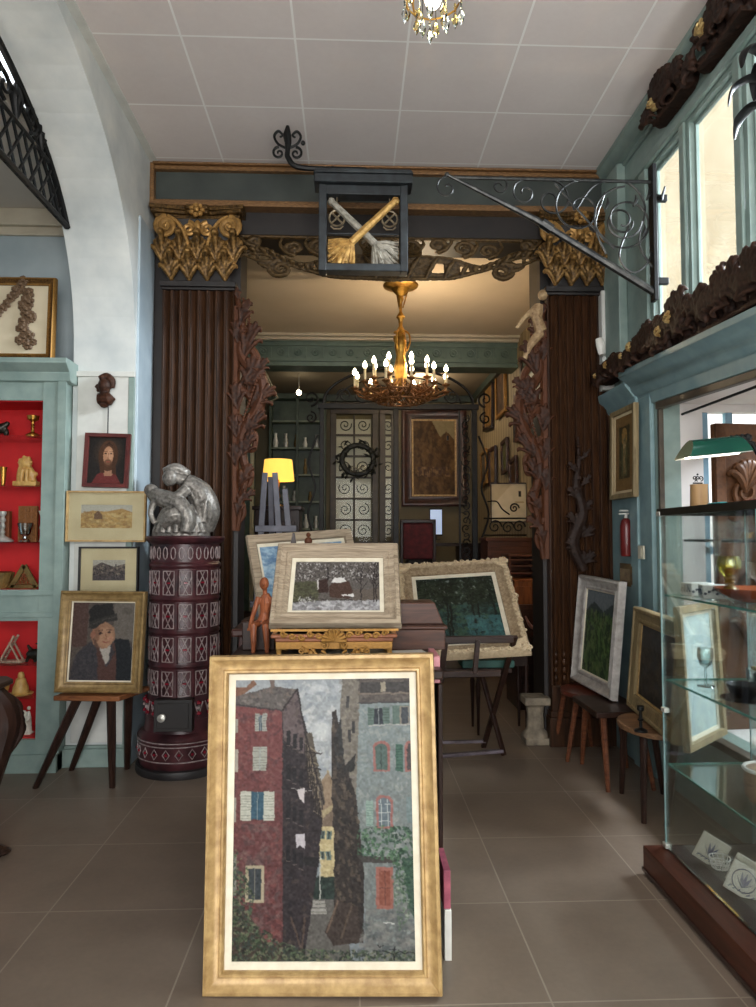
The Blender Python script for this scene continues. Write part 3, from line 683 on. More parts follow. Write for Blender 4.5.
# pierced crest hanging across the opening
t = thing('pierced_crest', 'pierced and carved bronzed crest spanning the opening between both capitals', 'carved crest', (.29, 4.96, 3.30)); t.scale = (1, 1, .73)
def band(pts_top, pts_bot, mb, y0, y1): mb.prism([(p[0], p[1]) for p in pts_top] + [(p[0], p[1]) for p in reversed(pts_bot)], y0, y1)
for sg, nm in ((-1, 'crest_wing'), (1, 'crest_wing')):
    mb = MB()
    top = [(sg * x, z) for x, z in ((0, .245), (.2, .25), (.42, .23), (.58, .17), (.66, .16), (.78, .22), (.9, .30), (1.02, .30), (1.1, .26))]
    bot = [(sg * x, z) for x, z in ((0, .005), (.2, .02), (.42, .03), (.6, .09), (.68, .12), (.78, .17), (.9, .24), (1.02, .25), (1.1, .22))]
    T = curve([(a, 0, b) for a, b in top], 5); B = curve([(a, 0, b) for a, b in bot], 5)
    # band with teardrop slots: strips between ribs
    kk = len(T)
    for i in range(kk - 1):
        if 3 < i < 24 and i % 5 in (2, 3):
            for q in ((0, .28), (.74, 1)):
                f = lambda P, Q, s_: (P.x + (Q.x - P.x) * s_, P.z + (Q.z - P.z) * s_)
                poly = [f(B[i], T[i], q[0]), f(B[i + 1], T[i + 1], q[0]), f(B[i + 1], T[i + 1], q[1]), f(B[i], T[i], q[1])]
                mb.prism(poly if sg > 0 else poly[::-1], -.012, .012)
        else:
            poly = [(B[i].x, B[i].z), (B[i + 1].x, B[i + 1].z), (T[i + 1].x, T[i + 1].z), (T[i].x, T[i].z)]
            mb.prism(poly if sg > 0 else poly[::-1], -.012, .012)
    mb.tube([(p.x, -.012, p.z) for p in B], [.016, .014, .012], 6, flat=1.2)
    mb.tube([(p.x, -.012, p.z) for p in T], [.013, .011], 6)
    for i in range(3, kk - 4, 3):                       # ribs raking across the band
        a = B[i]; b = T[min(i + 2, kk - 1)]
        mb.tube(curve([(a.x, -.015, a.z), ((a.x + b.x) / 2, -.032, (a.z + b.z) / 2 + .01), (b.x, -.015, b.z)], 4), [.008, .022, .008], 6)
    # upper scrolls reaching the lintel
    for x0, z0, r, tr, a0, dr in ((.13, .34, .075, 1.5, -PI / 2, 1), (.33, .36, .07, 1.5, -PI / 2, 1), (.52, .33, .08, 1.6, -PI / 2, 1), (.70, .31, .07, 1.5, -PI / 2, 1), (.86, .16, .06, 1.7, PI / 2, 1), (.98, .37, .05, 1.4, -PI / 2, 1)):
        mb.tube([(p[0], -.01, p[2]) for p in spiral(sg * x0, z0, r, tr, a0, sg * dr, 24)], [.020, .017, .011], 7, flat=1.2)
        mb.ball((sg * x0, -.015, z0), .018, 7)
        mb.tube(curve([(sg * (x0 - .02), -.01, z0 - r), (sg * (x0 + .05), -.02, z0 - r + .02), (sg * (x0 + .10), -.01, z0 + .03), (sg * (x0 + .09), -.005, .41)]), [.006, .018, .015, .008], 6)
    mb.tube([(p[0], -.01, p[2]) for p in spiral(sg * .80, .10, .085, 1.7, PI / 3 if sg > 0 else PI - PI / 3, -sg, 26)], [.024, .016], 7)
    mb.tube(curve([(sg * .8, -.01, .19), (sg * .93, -.02, .17), (sg * 1.06, -.01, .24)]), [.02, .02, .01], 6)
    mb.b(min(sg * 0, sg * 1.1), max(sg * 0, sg * 1.1), -.015, .02, .415, .44)
    mb.sculpt(nm, M_fret, t, voxel=.006, sm=1, disp=.012, dscale=.03)
mb = MB()
for i in range(9): a_ = PI * i / 8; mb.leaf(.1 * math.cos(a_), -.02, .26 + .02 * math.sin(a_), .07, .14, .03, 3, (a_ - PI / 2))
mb.ball((0, -.04, .26), (.06, .03, .06), 12).build('centre_shell', M_fret, t, solid=.006)

# carved brackets at either side of the opening
def carved_bracket(x, side, label, z0=1.5, z1=3.18):
    t = thing('carved_bracket', label, 'carving', (x, 4.95, z0), 0, 'rococo side carvings'); H = z1 - z0; s = side
    mb = MB()
    P = lambda *a: [(s * p[0], -.0, p[1] * H) for p in a]
    mb.tube(curve(P((.0, 1.0), (.03, .92), (.05, .84), (.03, .76), (.08, .70), (.17, .66), (.19, .58), (.14, .50), (.08, .45), (.04, .38), (.06, .30), (.08, .24), (.05, .14), (.02, 0))), [.02, .028, .04, .045, .035, .03, .02], 8, flat=1.2)
    mb.tube(curve(P((.04, .78), (.12, .76), (.16, .70), (.14, .62), (.08, .58), (.05, .62), (.07, .67))), [.03, .03, .022, .012], 7)
    mb.tube(curve(P((.02, .60), (.10, .57), (.17, .50), (.19, .60), (.17, .66))), [.03, .03, .02], 7)
    mb.tube(curve(P((.02, .48), (.09, .43), (.14, .40), (.13, .34), (.07, .34))), [.03, .024, .01], 7)
    mb.tube(curve(P((.02, .32), (.08, .28), (.12, .24), (.10, .19), (.05, .2))), [.026, .02, .01], 7)
    mb.tube(curve(P((.01, .16), (.05, .12), (.07, .07), (.03, .03))), [.024, .018, .01], 7)
    mb.tube(P((.0, 0), (.0, .95)), .03, 6)
    mb.build('scroll_work', M_carve, t)
    lf = MB(); rg = random.Random(4)
    for (lx, lz, w_, h_, an) in ((.03, .86, .11, .22, -.3), (.05, .72, .15, .30, -.35), (.10, .58, .16, .28, -.1), (.10, .52, .16, .24, -.9), (.06, .40, .14, .24, -.7), (.03, .30, .13, .22, -.5), (.03, .18, .10, .2, -.5), (.02, .05, .08, .18, -.2), (.03, .62, .14, .2, -1.2), (.02, .97, .06, .1, .2), (.02, .50, .13, .22, .1), (.02, .38, .11, .2, .2), (.01, .26, .1, .2, .1), (.02, .78, .1, .2, .15), (.15, .66, .09, .14, -.6), (.02, .12, .09, .16, -1.0)):
        lf.fan(s * lx, -.01, lz * H, w_ * .8, h_ * 1.1, s * an, 5, .022)
    lf.sculpt('leaf_carving', M_carve, t, voxel=.007, sm=1, disp=.010, dscale=.025)
    for q in (0, 1):
        bd = MB()
        if q: bd.tube([(s * (.05 + .045 * math.sin(i / 15 * PI)), -.02, (.98 - i / 15 * .16) * H) for i in range(16)], .004, 5); [bd.ball((s * (.05 + .045 * math.sin(i / 15 * PI)), -.02, (.98 - i / 15 * .16) * H), .012, 6) for i in range(16)]
        else: bd.tube([(s * (.06 + .10 * i / 13), -.045, (.46 + .18 * i / 13) * H) for i in range(14)], .004, 5); [bd.ball((s * (.06 + .10 * i / 13), -.045, (.46 + .18 * i / 13) * H), .010, 6) for i in range(14)]
        bd.build('beading', M_carve, t)
    return t
carved_bracket(-.82, 1, 'tall red-brown scrolled carving fixed beside the pilaster nearer the stove')
carved_bracket(1.39, -1, 'tall red-brown scrolled carving fixed beside the pilaster nearer the side windows', 1.3, 3.1)
mb = MB()                                                  # small pale gilded figure on top of the right-hand carving
mb.tube([(0, 0, 0), (-.03, 0, .10), (-.01, 0, .2)], [.05, .045, .035], 8).ball((.02, 0, .27), .04, 10)
mb.tube([(-.03, 0, .18), (-.12, -.02, .10), (-.18, -.02, .02)], [.026, .02, .016], 7).tube([(0, 0, .0), (-.08, 0, -.1), (-.12, 0, -.2)], [.04, .03, .02], 7)
single(mb.sculpt('cherub', worn('pale_gilded_figure', (196, 168, 128), (96, 66, 42)), voxel=.008, sm=2), 'small pale gilded cherub perched on top of the carving by the pilaster', 'cherub', (1.36, 4.92, 2.93))
# long slender carving on the right pilaster
M_carve3 = worn('dark_drop_carving', (58, 38, 28), (22, 14, 11), lo=.48, hi=.6, rough=.6)
t = thing('carved_drop', 'slender dark carved drop ornament hanging on the fluted pilaster', 'carving', (1.60, 4.86, 1.22))
mb = MB()
mb.tube(curve([(0, 0, .95), (.0, -.01, .75), (-.02, -.01, .6), (.02, -.02, .4), (-.05, -.01, .2), (.03, -.01, 0)]), [.008, .02, .03, .04, .05, .03], 8, flat=.8)
for i in range(9): z = .05 + i * .09; s = (-1) ** i; mb.fan(s * .02 * (1 - i / 12), -.01, z, .09 * (1 - i / 14), .13, -s * .7, 5, .02)
for i in range(6): mb.ball((0, -.02, .5 + .075 * i), .018 - .001 * i, 7)
mb.sculpt('ornament', M_carve3, t, voxel=.006, sm=1, disp=.006, dscale=.02)

# ================================================================ STOVE with statue
M_glaze = simple('burgundy_glaze', (76, 38, 42), (38, 22, 25), 9, .34, bump=.05, spec=.35)
M_glazew = simple('white_glaze', (160, 146, 144), (112, 96, 96), 30, .4, spec=.3)
M_glazer = simple('red_glaze', (140, 34, 50), (96, 24, 36), 30, .2)
t = thing('tiled_stove', 'round burgundy tiled stove with white lattice relief carrying a silver statue', 'stove', (-1.07, 4.585, 0))
body = MB(); rb = .215
prof = [(.20, .36), (rb, .40)]
zs = [.42, .585, .775, .965, 1.155, 1.345]
prof = [(.19, .3), (.232, .32)]
for i in range(4):
    z0 = .46 + i * .205; prof += [(.222, z0), (rb, z0 + .012), (rb, z0 + .185), (.222, z0 + .193), (.224, z0 + .2)]
prof += [(.224, 1.285), (.212, 1.30), (.212, 1.41), (.226, 1.42), (.245, 1.435), (.25, 1.45), (.245, 1.462), (.0, 1.462)]
body.lathe(prof, 48).build('body', M_glaze, t)
for i in range(4):                                     # four rings of lattice tiles
    mb = MB(); z0 = .475 + i * .205; hh = .165; nt = 13
    for k in range(nt):
        a = 2 * PI * k / nt + .12; da = 2 * PI / nt * .5
        def Q(u, v, d=.004): th = a + u * da * .86; return ((rb + d) * math.cos(th), (rb + d) * math.sin(th), z0 + v * hh)
        def seg(p, q, r=.0035, m=0):
            n_ = 3; mb.tube([Q(p[0] + (q[0] - p[0]) * i_ / n_, p[1] + (q[1] - p[1]) * i_ / n_) for i_ in range(n_ + 1)], r, 5, m)
        for p, q in (((-.8, .06), (.8, .06)), ((-.8, .94), (.8, .94)), ((-.8, .06), (-.8, .94)), ((.8, .06), (.8, .94)),
                     ((-.8, .3), (.35, .94)), ((-.35, .06), (.8, .7)), ((-.8, .7), (.35, .06)), ((-.35, .94), (.8, .3))): seg(p, q)
        seg((-.25, .5), (.25, .5), .007, 1); mb.tube([Q(-.99, 0, 0), Q(-.99, 1, 0)], .006, 5, 2)
    mb.build('tile_ring', [M_glazew, M_glazer, M_glaze], t)
mb = MB()
for k in range(26):
    a = 2 * PI * k / 26
    mb.tube([((.216) * math.cos(a + .07 * math.cos(u)), (.216) * math.sin(a + .07 * math.cos(u)), 1.355 + .038 * math.sin(u)) for u in (j * PI / 4 for j in range(8))], .004, 5, 0, True)
mb.build('frieze', M_glazew, t)
mb = MB()
mb.lathe([(.0, 0.0), (.285, 0.0), (.29, .02), (.285, .045), (.262, .05), (.27, .07), (.275, .10), (.27, .20), (.275, .215), (.28, .225), (.265, .245), (.24, .26), (.232, .30), (.232, .34), (.0, .34)], 48, mfn=lambda i: 1 if i < 4 else 0)
mb.build('base', [M_glaze, simple('stove_foot', (40, 36, 36), (24, 22, 22), 8, .5)], t)
mb = MB()
for k in range(22):
    a = 2 * PI * k / 22; c, s = math.cos(a), math.sin(a)
    mb.tube([(.274 * math.cos(a + .08 * math.cos(u)), .274 * math.sin(a + .08 * math.cos(u)), .145 + .03 * math.sin(u)) for u in (j * PI / 2 for j in range(4))], .004, 5, 0, True)
    mb.ball((.275 * c, .275 * s, .145), .011, 6, 1)
for rr, z in ((.277, .1), (.277, .19), (.277, .212)): mb.tube([(rr * math.cos(u), rr * math.sin(u), z) for u in (j * PI / 24 for j in range(48))], .004, 5, 0, True)
for k in range(20):
    a = 2 * PI * k / 20
    for dz, m_ in ((.375, 1), (.41, 0), (.44, 1)): mb.ball((.234 * math.cos(a), .234 * math.sin(a), dz), (.018, .018, .014), 6, m_)
    mb.tube([(.232 * math.cos(a + d), .232 * math.sin(a + d), .36 + abs(d) * .7) for d in (-.12, -.06, 0, .06, .12)], .004, 5, 0)
mb.build('floral_relief', [M_glazew, M_glazer], t)
d = MB().b(-.115, .115, -.27, -.2, .285, .475).b(-.095, .095, -.276, -.27, .305, .455).build('door', M_dark, t, bevel=.006)
MB().at(-.06, -.28, .375, 0, PI / 2).lathe([(0, -.002), (.022, 0), (.018, .01), (.008, .014), (.02, .022), (.024, .03), (.0, .036)], 12).build('knob', M_silver, d)
# statue: draped seated figure bent over a reclining one
M_stat = worn('silvered_plaster', (168, 162, 154), (52, 48, 44), lo=.47, hi=.57, metal=.35, rough=.38)
mb = MB()
mb.lathe([(0, 0), (.17, 0), (.165, .03), (.12, .07), (0, .09)], 24, sx=1, sy=.7)
mb.tube(curve([(.10, .03, .05), (.13, .03, .15), (.10, .01, .25), (.02, -.01, .315)]), [.085, .09, .075, .05], 14)         # back and shoulders of the upper figure
mb.tube([(.02, -.01, .32), (-.035, -.03, .335)], [.035, .03], 10).ball((-.06, -.035, .335), (.046, .04, .05), 14)           # neck, bowed head
mb.tube(curve([(-.10, -.03, .37), (-.03, -.02, .392), (.03, .01, .35)]), [.02, .03, .035], 8)                               # veil
mb.tube(curve([(.05, -.07, .27), (-.02, -.10, .21), (-.10, -.09, .20)]), [.036, .03, .022], 10)                             # near arm
mb.ball((-.12, -.09, .2), (.022, .018, .016), 8)
for k in range(4): mb.tube([(-.125, -.1 + .01 * k, .2), (-.15, -.1 + .012 * k, .185), (-.16, -.1 + .012 * k, .165)], [.006, .006, .005], 6)
mb.tube(curve([(.08, -.02, .07), (-.02, -.09, .12), (-.08, -.08, .07)]), [.07, .065, .05], 12)                              # lap and knees
mb.tube(curve([(-.17, -.04, .245), (-.11, -.07, .22), (0, -.09, .18), (.06, -.10, .10), (.05, -.11, .02)]), [.03, .05, .055, .045, .03], 12)  # reclining figure
mb.ball((-.165, -.05, .262), (.042, .036, .036), 12).tube(curve([(-.13, -.08, .21), (-.15, -.10, .13), (-.12, -.11, .07)]), [.022, .018, .014], 8)
for k in range(9):                                                                                                           # drapery folds
    a = -2.7 + k * .28; mb.tube(curve([(.09 * math.cos(a), .05 * math.sin(a) - .02, .18), (.125 * math.cos(a), .09 * math.sin(a) - .01, .10), (.155 * math.cos(a), .11 * math.sin(a), .02)]), [.008, .016, .02], 6)
for k in range(6): mb.tube(curve([(.03 + .02 * k, -.06 + .015 * k, .30 - .01 * k), (.09 + .012 * k, -.05, .2), (.12 + .005 * k, -.05, .08)]), [.006, .011, .012], 6)
single(mb.sculpt('statue', M_stat, voxel=.0045, sm=2, disp=.004, dscale=.02), 'silver statue of a draped figure bent over another, standing on the tiled stove', 'statue', (-1.095, 4.565, 1.462)).scale = (1.1, 1.1, 1.12)

# ================================================================ PICTURES
# large alley view standing on the floor
def art_alley():
    a = Art(300, 460, (97, 77, 605, 880), (120, 128, 132), 3); D = a.dabs
    a.poly([(90, 60), (610, 60), (610, 460), (90, 460)], (150, 156, 160), 1, (158, 160, 156))
    D(260, [(230, 77), (460, 77), (430, 400), (280, 330)], [(178, 182, 184), (132, 140, 150), (190, 190, 186), (140, 146, 150)], (14, 34), .5)
    a.ell(340, 105, 26, 14, (196, 198, 198), .7, .8).ell(345, 230, 34, 34, (196, 198, 196), .7, .8).ell(330, 300, 30, 50, (170, 174, 176), .5, .8)
    # far gate tower and yellow house
    a.poly([(340, 450), (365, 350), (368, 345), (372, 370), (386, 400), (386, 660), (340, 660)], (158, 140, 100))
    a.poly([(335, 500), (385, 455), (385, 510), (345, 520)], (112, 92, 74)); a.poly([(342, 385), (366, 352), (386, 385), (386, 440), (345, 470)], (140, 116, 90))
    a.rect(343, 508, 384, 650, (188, 168, 116)); D(70, [(343, 508), (384, 650)], [(206, 188, 138), (160, 140, 98)], (5, 12), .5)
    for y in (520, 578):
        for x in (350, 368): a.rect(x - 6, y, x + 6, y + 24, (92, 112, 104)); a.rect(x - 2, y + 2, x + 2, y + 22, (48, 54, 54))
    a.rect(316, 650, 386, 712, (34, 48, 42)); D(40, [(316, 650), (386, 712)], [(52, 70, 58), (28, 38, 34)], (6, 12), .6)
    a.line([(343, 600), (343, 712)], 3, (176, 176, 166)).ell(343, 600, 4, 6, (210, 206, 180))
    a.poly([(290, 712), (400, 712), (430, 880), (220, 880)], (92, 88, 82)); a.poly([(322, 715), (356, 715), (362, 752), (314, 752)], (150, 146, 136))
    for y in (722, 734, 746): a.line([(318, y), (358, y)], 2, (96, 92, 86))
    # left red house
    a.poly([(97, 150), (236, 172), (245, 880), (90, 880)], (118, 58, 56), 1, (90, 50, 50))
    D(520, [(97, 150), (236, 172), (240, 880), (95, 880)], [(136, 70, 64), (108, 52, 52), (84, 48, 50), (128, 80, 74), (100, 66, 66)], (9, 24), .45)
    D(130, [(120, 500), (236, 500), (240, 800), (100, 800)], [(122, 92, 88), (74, 54, 54), (104, 78, 74)], (14, 30), .45)
    a.poly([(97, 100), (128, 100), (150, 78), (160, 92), (97, 140)], (126, 84, 62))
    a.poly([(97, 128), (200, 100), (278, 108), (236, 172), (97, 156)], (92, 84, 80)); D(80, [(97, 128), (200, 100), (278, 108), (236, 165), (97, 150)], [(122, 112, 104), (70, 64, 62), (108, 92, 82)], (8, 18), .6)
    a.rect(198, 80, 212, 104, (110, 92, 84))
    # side of the red house in shade, half-timbered houses behind
    a.poly([(278, 108), (352, 440), (340, 600), (300, 860), (240, 860), (234, 168)], (42, 34, 37), 1, (50, 42, 44))
    a.poly([(278, 108), (300, 250), (298, 300), (240, 260), (234, 168)], (96, 80, 80))
    a.poly([(300, 240), (320, 236), (358, 440), (336, 470), (302, 300)], (84, 74, 62))
    D(260, [(278, 108), (352, 440), (340, 600), (300, 860), (240, 860), (234, 168)], [(60, 48, 50), (28, 24, 28), (80, 66, 58), (42, 36, 42)], (8, 22), .5)
    for q in range(6): a.line([(302 + q * 4, 270 + q * 38), (340 + q * 1.5, 300 + q * 36)], 3, (128, 112, 90)).line([(308 + q * 7, 262 + q * 34), (316 + q * 7, 410 + q * 16)], 2.4, (134, 116, 92))
    for q in (0, 1, 2, 3, 4, 5): a.line([(304 + q * 7, 262 + q * 34), (312 + q * 7, 420 + q * 16)], 3, (38, 30, 28)).line([(300, 292 + q * 46), (346, 300 + q * 44)], 3, (38, 30, 28)).line([(304, 330 + q * 44), (340, 290 + q * 46)], 2, (46, 36, 32))
    a.line([(236, 170), (278, 108), (304, 250), (354, 444)], 5, (44, 36, 36)).line([(97, 152), (234, 172)], 4, (58, 50, 50))
    for y in (230, 330, 440, 560):
        for x in (254, 272, 290): a.rect(x - 6, y + (x - 254) * .6, x + 5, y + 44 + (x - 254) * .5, (30, 27, 30)); a.line([(x - 6, y + (x - 254) * .6 + 44), (x + 5, y + (x - 254) * .6 + 46)], 2, (112, 98, 90))
    a.poly([(276, 402), (300, 398), (298, 442), (286, 430)], (196, 184, 182)); a.poly([(274, 528), (300, 528), (300, 572), (286, 560), (276, 570)], (186, 178, 182)); a.line([(262, 400), (318, 408)], 1.6, (180, 176, 170))
    a.poly([(296, 590), (338, 596), (332, 622), (300, 616)], (30, 28, 28))
    # shutters on the red front
    def win(x, y, w_, h_, sh, gl=(58, 74, 88), sw=22, lc=None):
        a.rect(x - w_ / 2, y, x + w_ / 2, y + h_, gl); a.line([(x, y), (x, y + h_)], 2, (150, 156, 150))
        for s_ in (-1, 1):
            x0 = x + s_ * (w_ / 2 + sw / 2); a.rect(x0 - sw / 2, y - 2, x0 + sw / 2, y + h_ + 2, sh)
            for k in range(int(h_ / 8)): a.line([(x0 - sw / 2 + 2, y + 4 + 8 * k), (x0 + sw / 2 - 2, y + 4 + 8 * k)], 1.6, lc or tuple(c * .72 for c in sh))
    win(172, 182, 8, 48, (150, 150, 140), sw=13); win(171, 280, 2, 66, (158, 158, 144), sw=20); win(165, 408, 36, 80, (186, 186, 168), (48, 84, 104), sw=30)
    a.rect(97, 285, 108, 350, (166, 156, 140)).rect(97, 195, 106, 235, (150, 146, 134)).rect(97, 425, 104, 495, (150, 144, 130))
    a.rect(134, 616, 186, 720, (176, 160, 128)).rect(142, 626, 178, 712, (56, 62, 66)).line([(160, 626), (160, 712)], 3, (140, 134, 116)).rect(92, 590, 108, 700, (134, 128, 122))
    # dark leaning wall in the middle
    a.poly([(378, 175), (392, 170), (404, 300), (444, 400), (466, 640), (462, 830), (380, 830), (384, 640), (376, 320)], (48, 40, 36))
    a.poly([(410, 80), (462, 80), (458, 250), (446, 420), (404, 300), (402, 160)], (112, 104, 92)); D(160, [(400, 80), (462, 80), (458, 250), (446, 420), (404, 300)], [(136, 126, 110), (92, 84, 76), (120, 112, 104)], (8, 22), .5)
    a.poly([(384, 262), (404, 190), (412, 330), (392, 350)], (44, 44, 44)); a.poly([(410, 340), (446, 300), (440, 350), (414, 356)], (40, 38, 36))
    D(420, [(378, 175), (404, 300), (444, 400), (466, 640), (462, 830), (380, 830), (384, 640), (376, 320)], [(74, 62, 52), (32, 28, 26), (104, 88, 70), (52, 44, 40), (38, 34, 32)], (8, 26), .5, 1.4)
    for x, y in ((420, 130), (436, 205), (424, 230)): a.rect(x, y, x + 9, y + 36, (52, 50, 50))
    a.poly([(356, 800), (392, 712), (444, 730), (462, 830), (380, 836)], (62, 50, 44)); a.line([(362, 800), (392, 716)], 6, (104, 82, 66)).line([(400, 816), (430, 730)], 5, (88, 72, 58)).line([(262, 760), (292, 850), (300, 760)], 5, (84, 66, 56))
    # right grey blue house
    a.poly([(458, 150), (610, 150), (610, 880), (466, 880), (466, 640), (446, 420)], (122, 134, 134), 1, (104, 108, 104))
    D(560, [(458, 150), (605, 150), (605, 860), (466, 860), (466, 640), (450, 420)], [(146, 156, 154), (108, 120, 122), (134, 140, 132), (156, 158, 150), (112, 116, 112)], (10, 26), .4)
    a.rect(456, 80, 610, 150, (84, 74, 68)); D(60, [(456, 80), (605, 150)], [(104, 92, 84), (64, 58, 54)], (8, 22), .5, 0.); a.rect(462, 90, 600, 122, (58, 54, 52)); a.rect(520, 90, 534, 120, (146, 134, 112)); a.line([(456, 124), (605, 124)], 4, (116, 102, 88)); a.line([(456, 152), (605, 150)], 5, (60, 58, 58))
    win(513, 168, 26, 46, (84, 106, 96), (40, 46, 54), 18); a.rect(553, 160, 600, 216, (84, 106, 96)).rect(574, 162, 600, 214, (132, 122, 108)).rect(578, 166, 598, 212, (60, 66, 72)); a.line([(484, 218), (605, 216)], 3, (168, 166, 158))
    def arched(x, y, w_, h_, inner, rim=(156, 96, 88)):
        a.ell(x, y + 12, w_ / 2 + 7, 20, rim).rect(x - w_ / 2 - 7, y + 12, x + w_ / 2 + 7, y + h_ + 5, rim).ell(x, y + 14, w_ / 2, 14, inner).rect(x - w_ / 2, y + 14, x + w_ / 2, y + h_, inner)
    arched(519, 272, 34, 76, (74, 96, 88)); a.line([(519, 280), (519, 348)], 2, (40, 50, 48))
    arched(600, 272, 16, 76, (70, 62, 62)); a.rect(560, 274, 580, 352, (60, 98, 82)); [a.line([(561, y), (579, y)], 1.5, (40, 70, 60)) for y in range(280, 350, 8)]
    arched(526, 428, 34, 82, (96, 110, 118)); [a.line([(509, y), (543, y)], 2, (196, 200, 192)) for y in (446, 470, 494)]; [a.line([(x, 432), (x, 510)], 2, (196, 200, 192)) for x in (517, 535)]
    a.rect(474, 434, 494, 508, (132, 158, 144)); [a.line([(475, y), (493, y)], 1.5, (98, 124, 112)) for y in range(440, 506, 8)]; a.rect(588, 426, 606, 500, (110, 128, 128))
    a.poly([(446, 590), (560, 596), (556, 612), (460, 610)], (62, 58, 54))
    D(700, [(444, 520), (520, 505), (606, 510), (606, 760), (572, 720), (545, 610), (448, 588)], [(46, 78, 54), (70, 108, 72), (34, 58, 44), (92, 130, 92), (58, 92, 70)], (6, 15), .75)
    a.poly([(572, 600), (606, 590), (606, 770), (590, 740)], (38, 70, 52), .7)
    a.rect(498, 622, 546, 738, (158, 94, 80)).rect(508, 632, 538, 728, (140, 74, 56)).line([(523, 632), (523, 728)], 2, (96, 52, 44)).line([(508, 680), (538, 680)], 2, (96, 52, 44))
    D(160, [(470, 740), (605, 740), (605, 860), (440, 870)], [(112, 112, 108), (88, 90, 88), (132, 128, 122), (76, 82, 84)], (12, 34), .5, 0.)
    D(160, [(540, 640), (590, 640), (590, 760), (560, 800)], [(150, 160, 140), (96, 116, 92), (70, 96, 70)], (5, 10), .6)
    # undergrowth and foot of the picture
    a.poly([(90, 690), (150, 760), (200, 830), (300, 850), (300, 884), (90, 884)], (44, 52, 40), .6)
    D(3600, [(92, 600), (130, 640), (160, 700), (150, 770), (250, 830), (300, 846), (610, 850), (610, 884), (90, 884)], [(44, 58, 40), (66, 84, 56), (88, 106, 74), (36, 44, 38), (56, 70, 62), (120, 120, 90)], (5, 14), .7)
    D(60, [(100, 560), (150, 640), (140, 700), (95, 700)], [(60, 84, 56), (110, 124, 86), (44, 60, 42)], (5, 10), .7)
    a.line([(518, 775), (546, 778)], 2.4, (206, 206, 196)); a.line([(500, 834), (506, 842), (516, 836)], 1.8, (24, 24, 24))
    a.line([(514, 850), (540, 858), (548, 840), (546, 876), (552, 856), (562, 852), (574, 858), (584, 852)], 2, (20, 22, 24)).line([(588, 852), (602, 858)], 1.6, (20, 22, 24)).line([(530, 846), (560, 848)], 1.4, (20, 22, 24))
    return a.paint(.6, 1, .80, .84).grain(6, 3)
picture('framed_painting', 'large upright oil painting of a narrow alley in a gold frame on the floor', 'painting', .763, 1.055, .062,
        [(0, -.02), (.05, -.036), (.22, -.04), (.3, -.034), (.42, -.026), (.62, -.018), (.75, -.016), (.82, -.022), (.92, -.022), (1, -.014), (1, 0)], M_gold, art_alley(), (-.087, 2.315, 0.003), -4.1, 6.2, -1.1, slip=.024, depth=.05)

def art_snow():
    a = Art(190, 120, (305, 172, 675, 390), (92, 86, 82), 5); D = a.dabs
    D(300, [(305, 172), (675, 260)], [(140, 134, 132), (52, 46, 44), (176, 172, 170), (84, 76, 72)], (5, 14), .6)
    D(260, [(305, 180), (675, 258)], [(206, 204, 202), (40, 36, 36), (60, 54, 52)], (4, 9), .7)
    a.poly([(305, 265), (410, 262), (412, 345), (303, 352)], (78, 78, 58)); D(80, [(305, 268), (408, 345)], [(96, 94, 70), (58, 56, 44)], (8, 20), .5, 0.)
    a.poly([(410, 255), (450, 250), (455, 310), (410, 312)], (58, 42, 38)).poly([(455, 285), (490, 255), (540, 262), (560, 300), (545, 340), (460, 330)], (74, 54, 46))
    a.poly([(462, 268), (480, 245), (520, 248), (535, 264)], (214, 210, 206)).poly([(404, 256), (412, 250), (412, 300), (406, 300)], (200, 196, 192)).poly([(510, 318), (558, 316), (562, 328), (514, 326)], (210, 208, 206))
    a.line([(448, 200), (448, 255)], 5, (36, 30, 30)); a.poly([(303, 352), (675, 340), (680, 395), (300, 395)], (148, 146, 148)); D(140, [(303, 352), (675, 392)], [(176, 174, 176), (120, 120, 124), (196, 194, 194), (104, 100, 100)], (10, 30), .5, 0.)
    a.poly([(560, 300), (675, 290), (675, 345), (560, 345)], (96, 86, 78)); a.line([(305, 352), (400, 338), (560, 345)], 3, (60, 54, 50))
    for x in (650, 660, 596): a.line([(x, 350), (x - 3, 260), (x + 6, 180)], 4, (38, 32, 32)); [a.line([(x, 300 - 22 * k), (x + (-1) ** k * 26, 262 - 20 * k)], 2, (38, 32, 32)) for k in range(4)]
    D(40, [(330, 330), (400, 350)], [(40, 36, 36), (190, 188, 186)], (5, 12), .7)
    return a.paint(1.0, 1, .9).grain(6, 2)
picture('framed_painting', 'snowy village painting in a pale limed wooden frame on the gilded stand', 'painting', .56, .455, .072,
        [(0, -.008), (.06, -.024), (.28, -.028), (.36, -.02), (.62, -.014), (.72, -.018), (.9, -.012), (1, -.006), (1, 0)], M_grayframe, art_snow(), (-.066, 2.98, 1.075), -1.1, 42, 0, slip=.02)
def art_blue():
    a = Art(150, 150, (0, 0, 100, 100), (120, 160, 190), 6)
    a.poly([(0, 0), (100, 0), (100, 50), (0, 50)], (112, 150, 184), 1, (150, 186, 208)); a.dabs(500, [(0, 0), (100, 50)], [(160, 194, 218), (94, 134, 176), (190, 212, 226), (80, 118, 160)], (4, 10), .5, .3)
    a.poly([(0, 60), (30, 46), (55, 38), (80, 44), (100, 40), (100, 64), (0, 66)], (64, 84, 128)); a.poly([(0, 62), (100, 56), (100, 100), (0, 100)], (58, 110, 130), 1, (52, 92, 104))
    a.dabs(400, [(0, 60), (100, 100)], [(72, 130, 150), (40, 78, 92), (90, 140, 140), (50, 96, 84)], (3, 9), .55, .2); return a.paint(1.0, 1).grain(5, 2)
picture('framed_painting', 'blue sky and mountain painting in a pale grey frame tilted behind the snowy one', 'painting', .64, .62, .05, P_FLAT, M_grayframe, art_blue(), (-.165, 3.86, .9), 25, 20, -4, slip=.02)
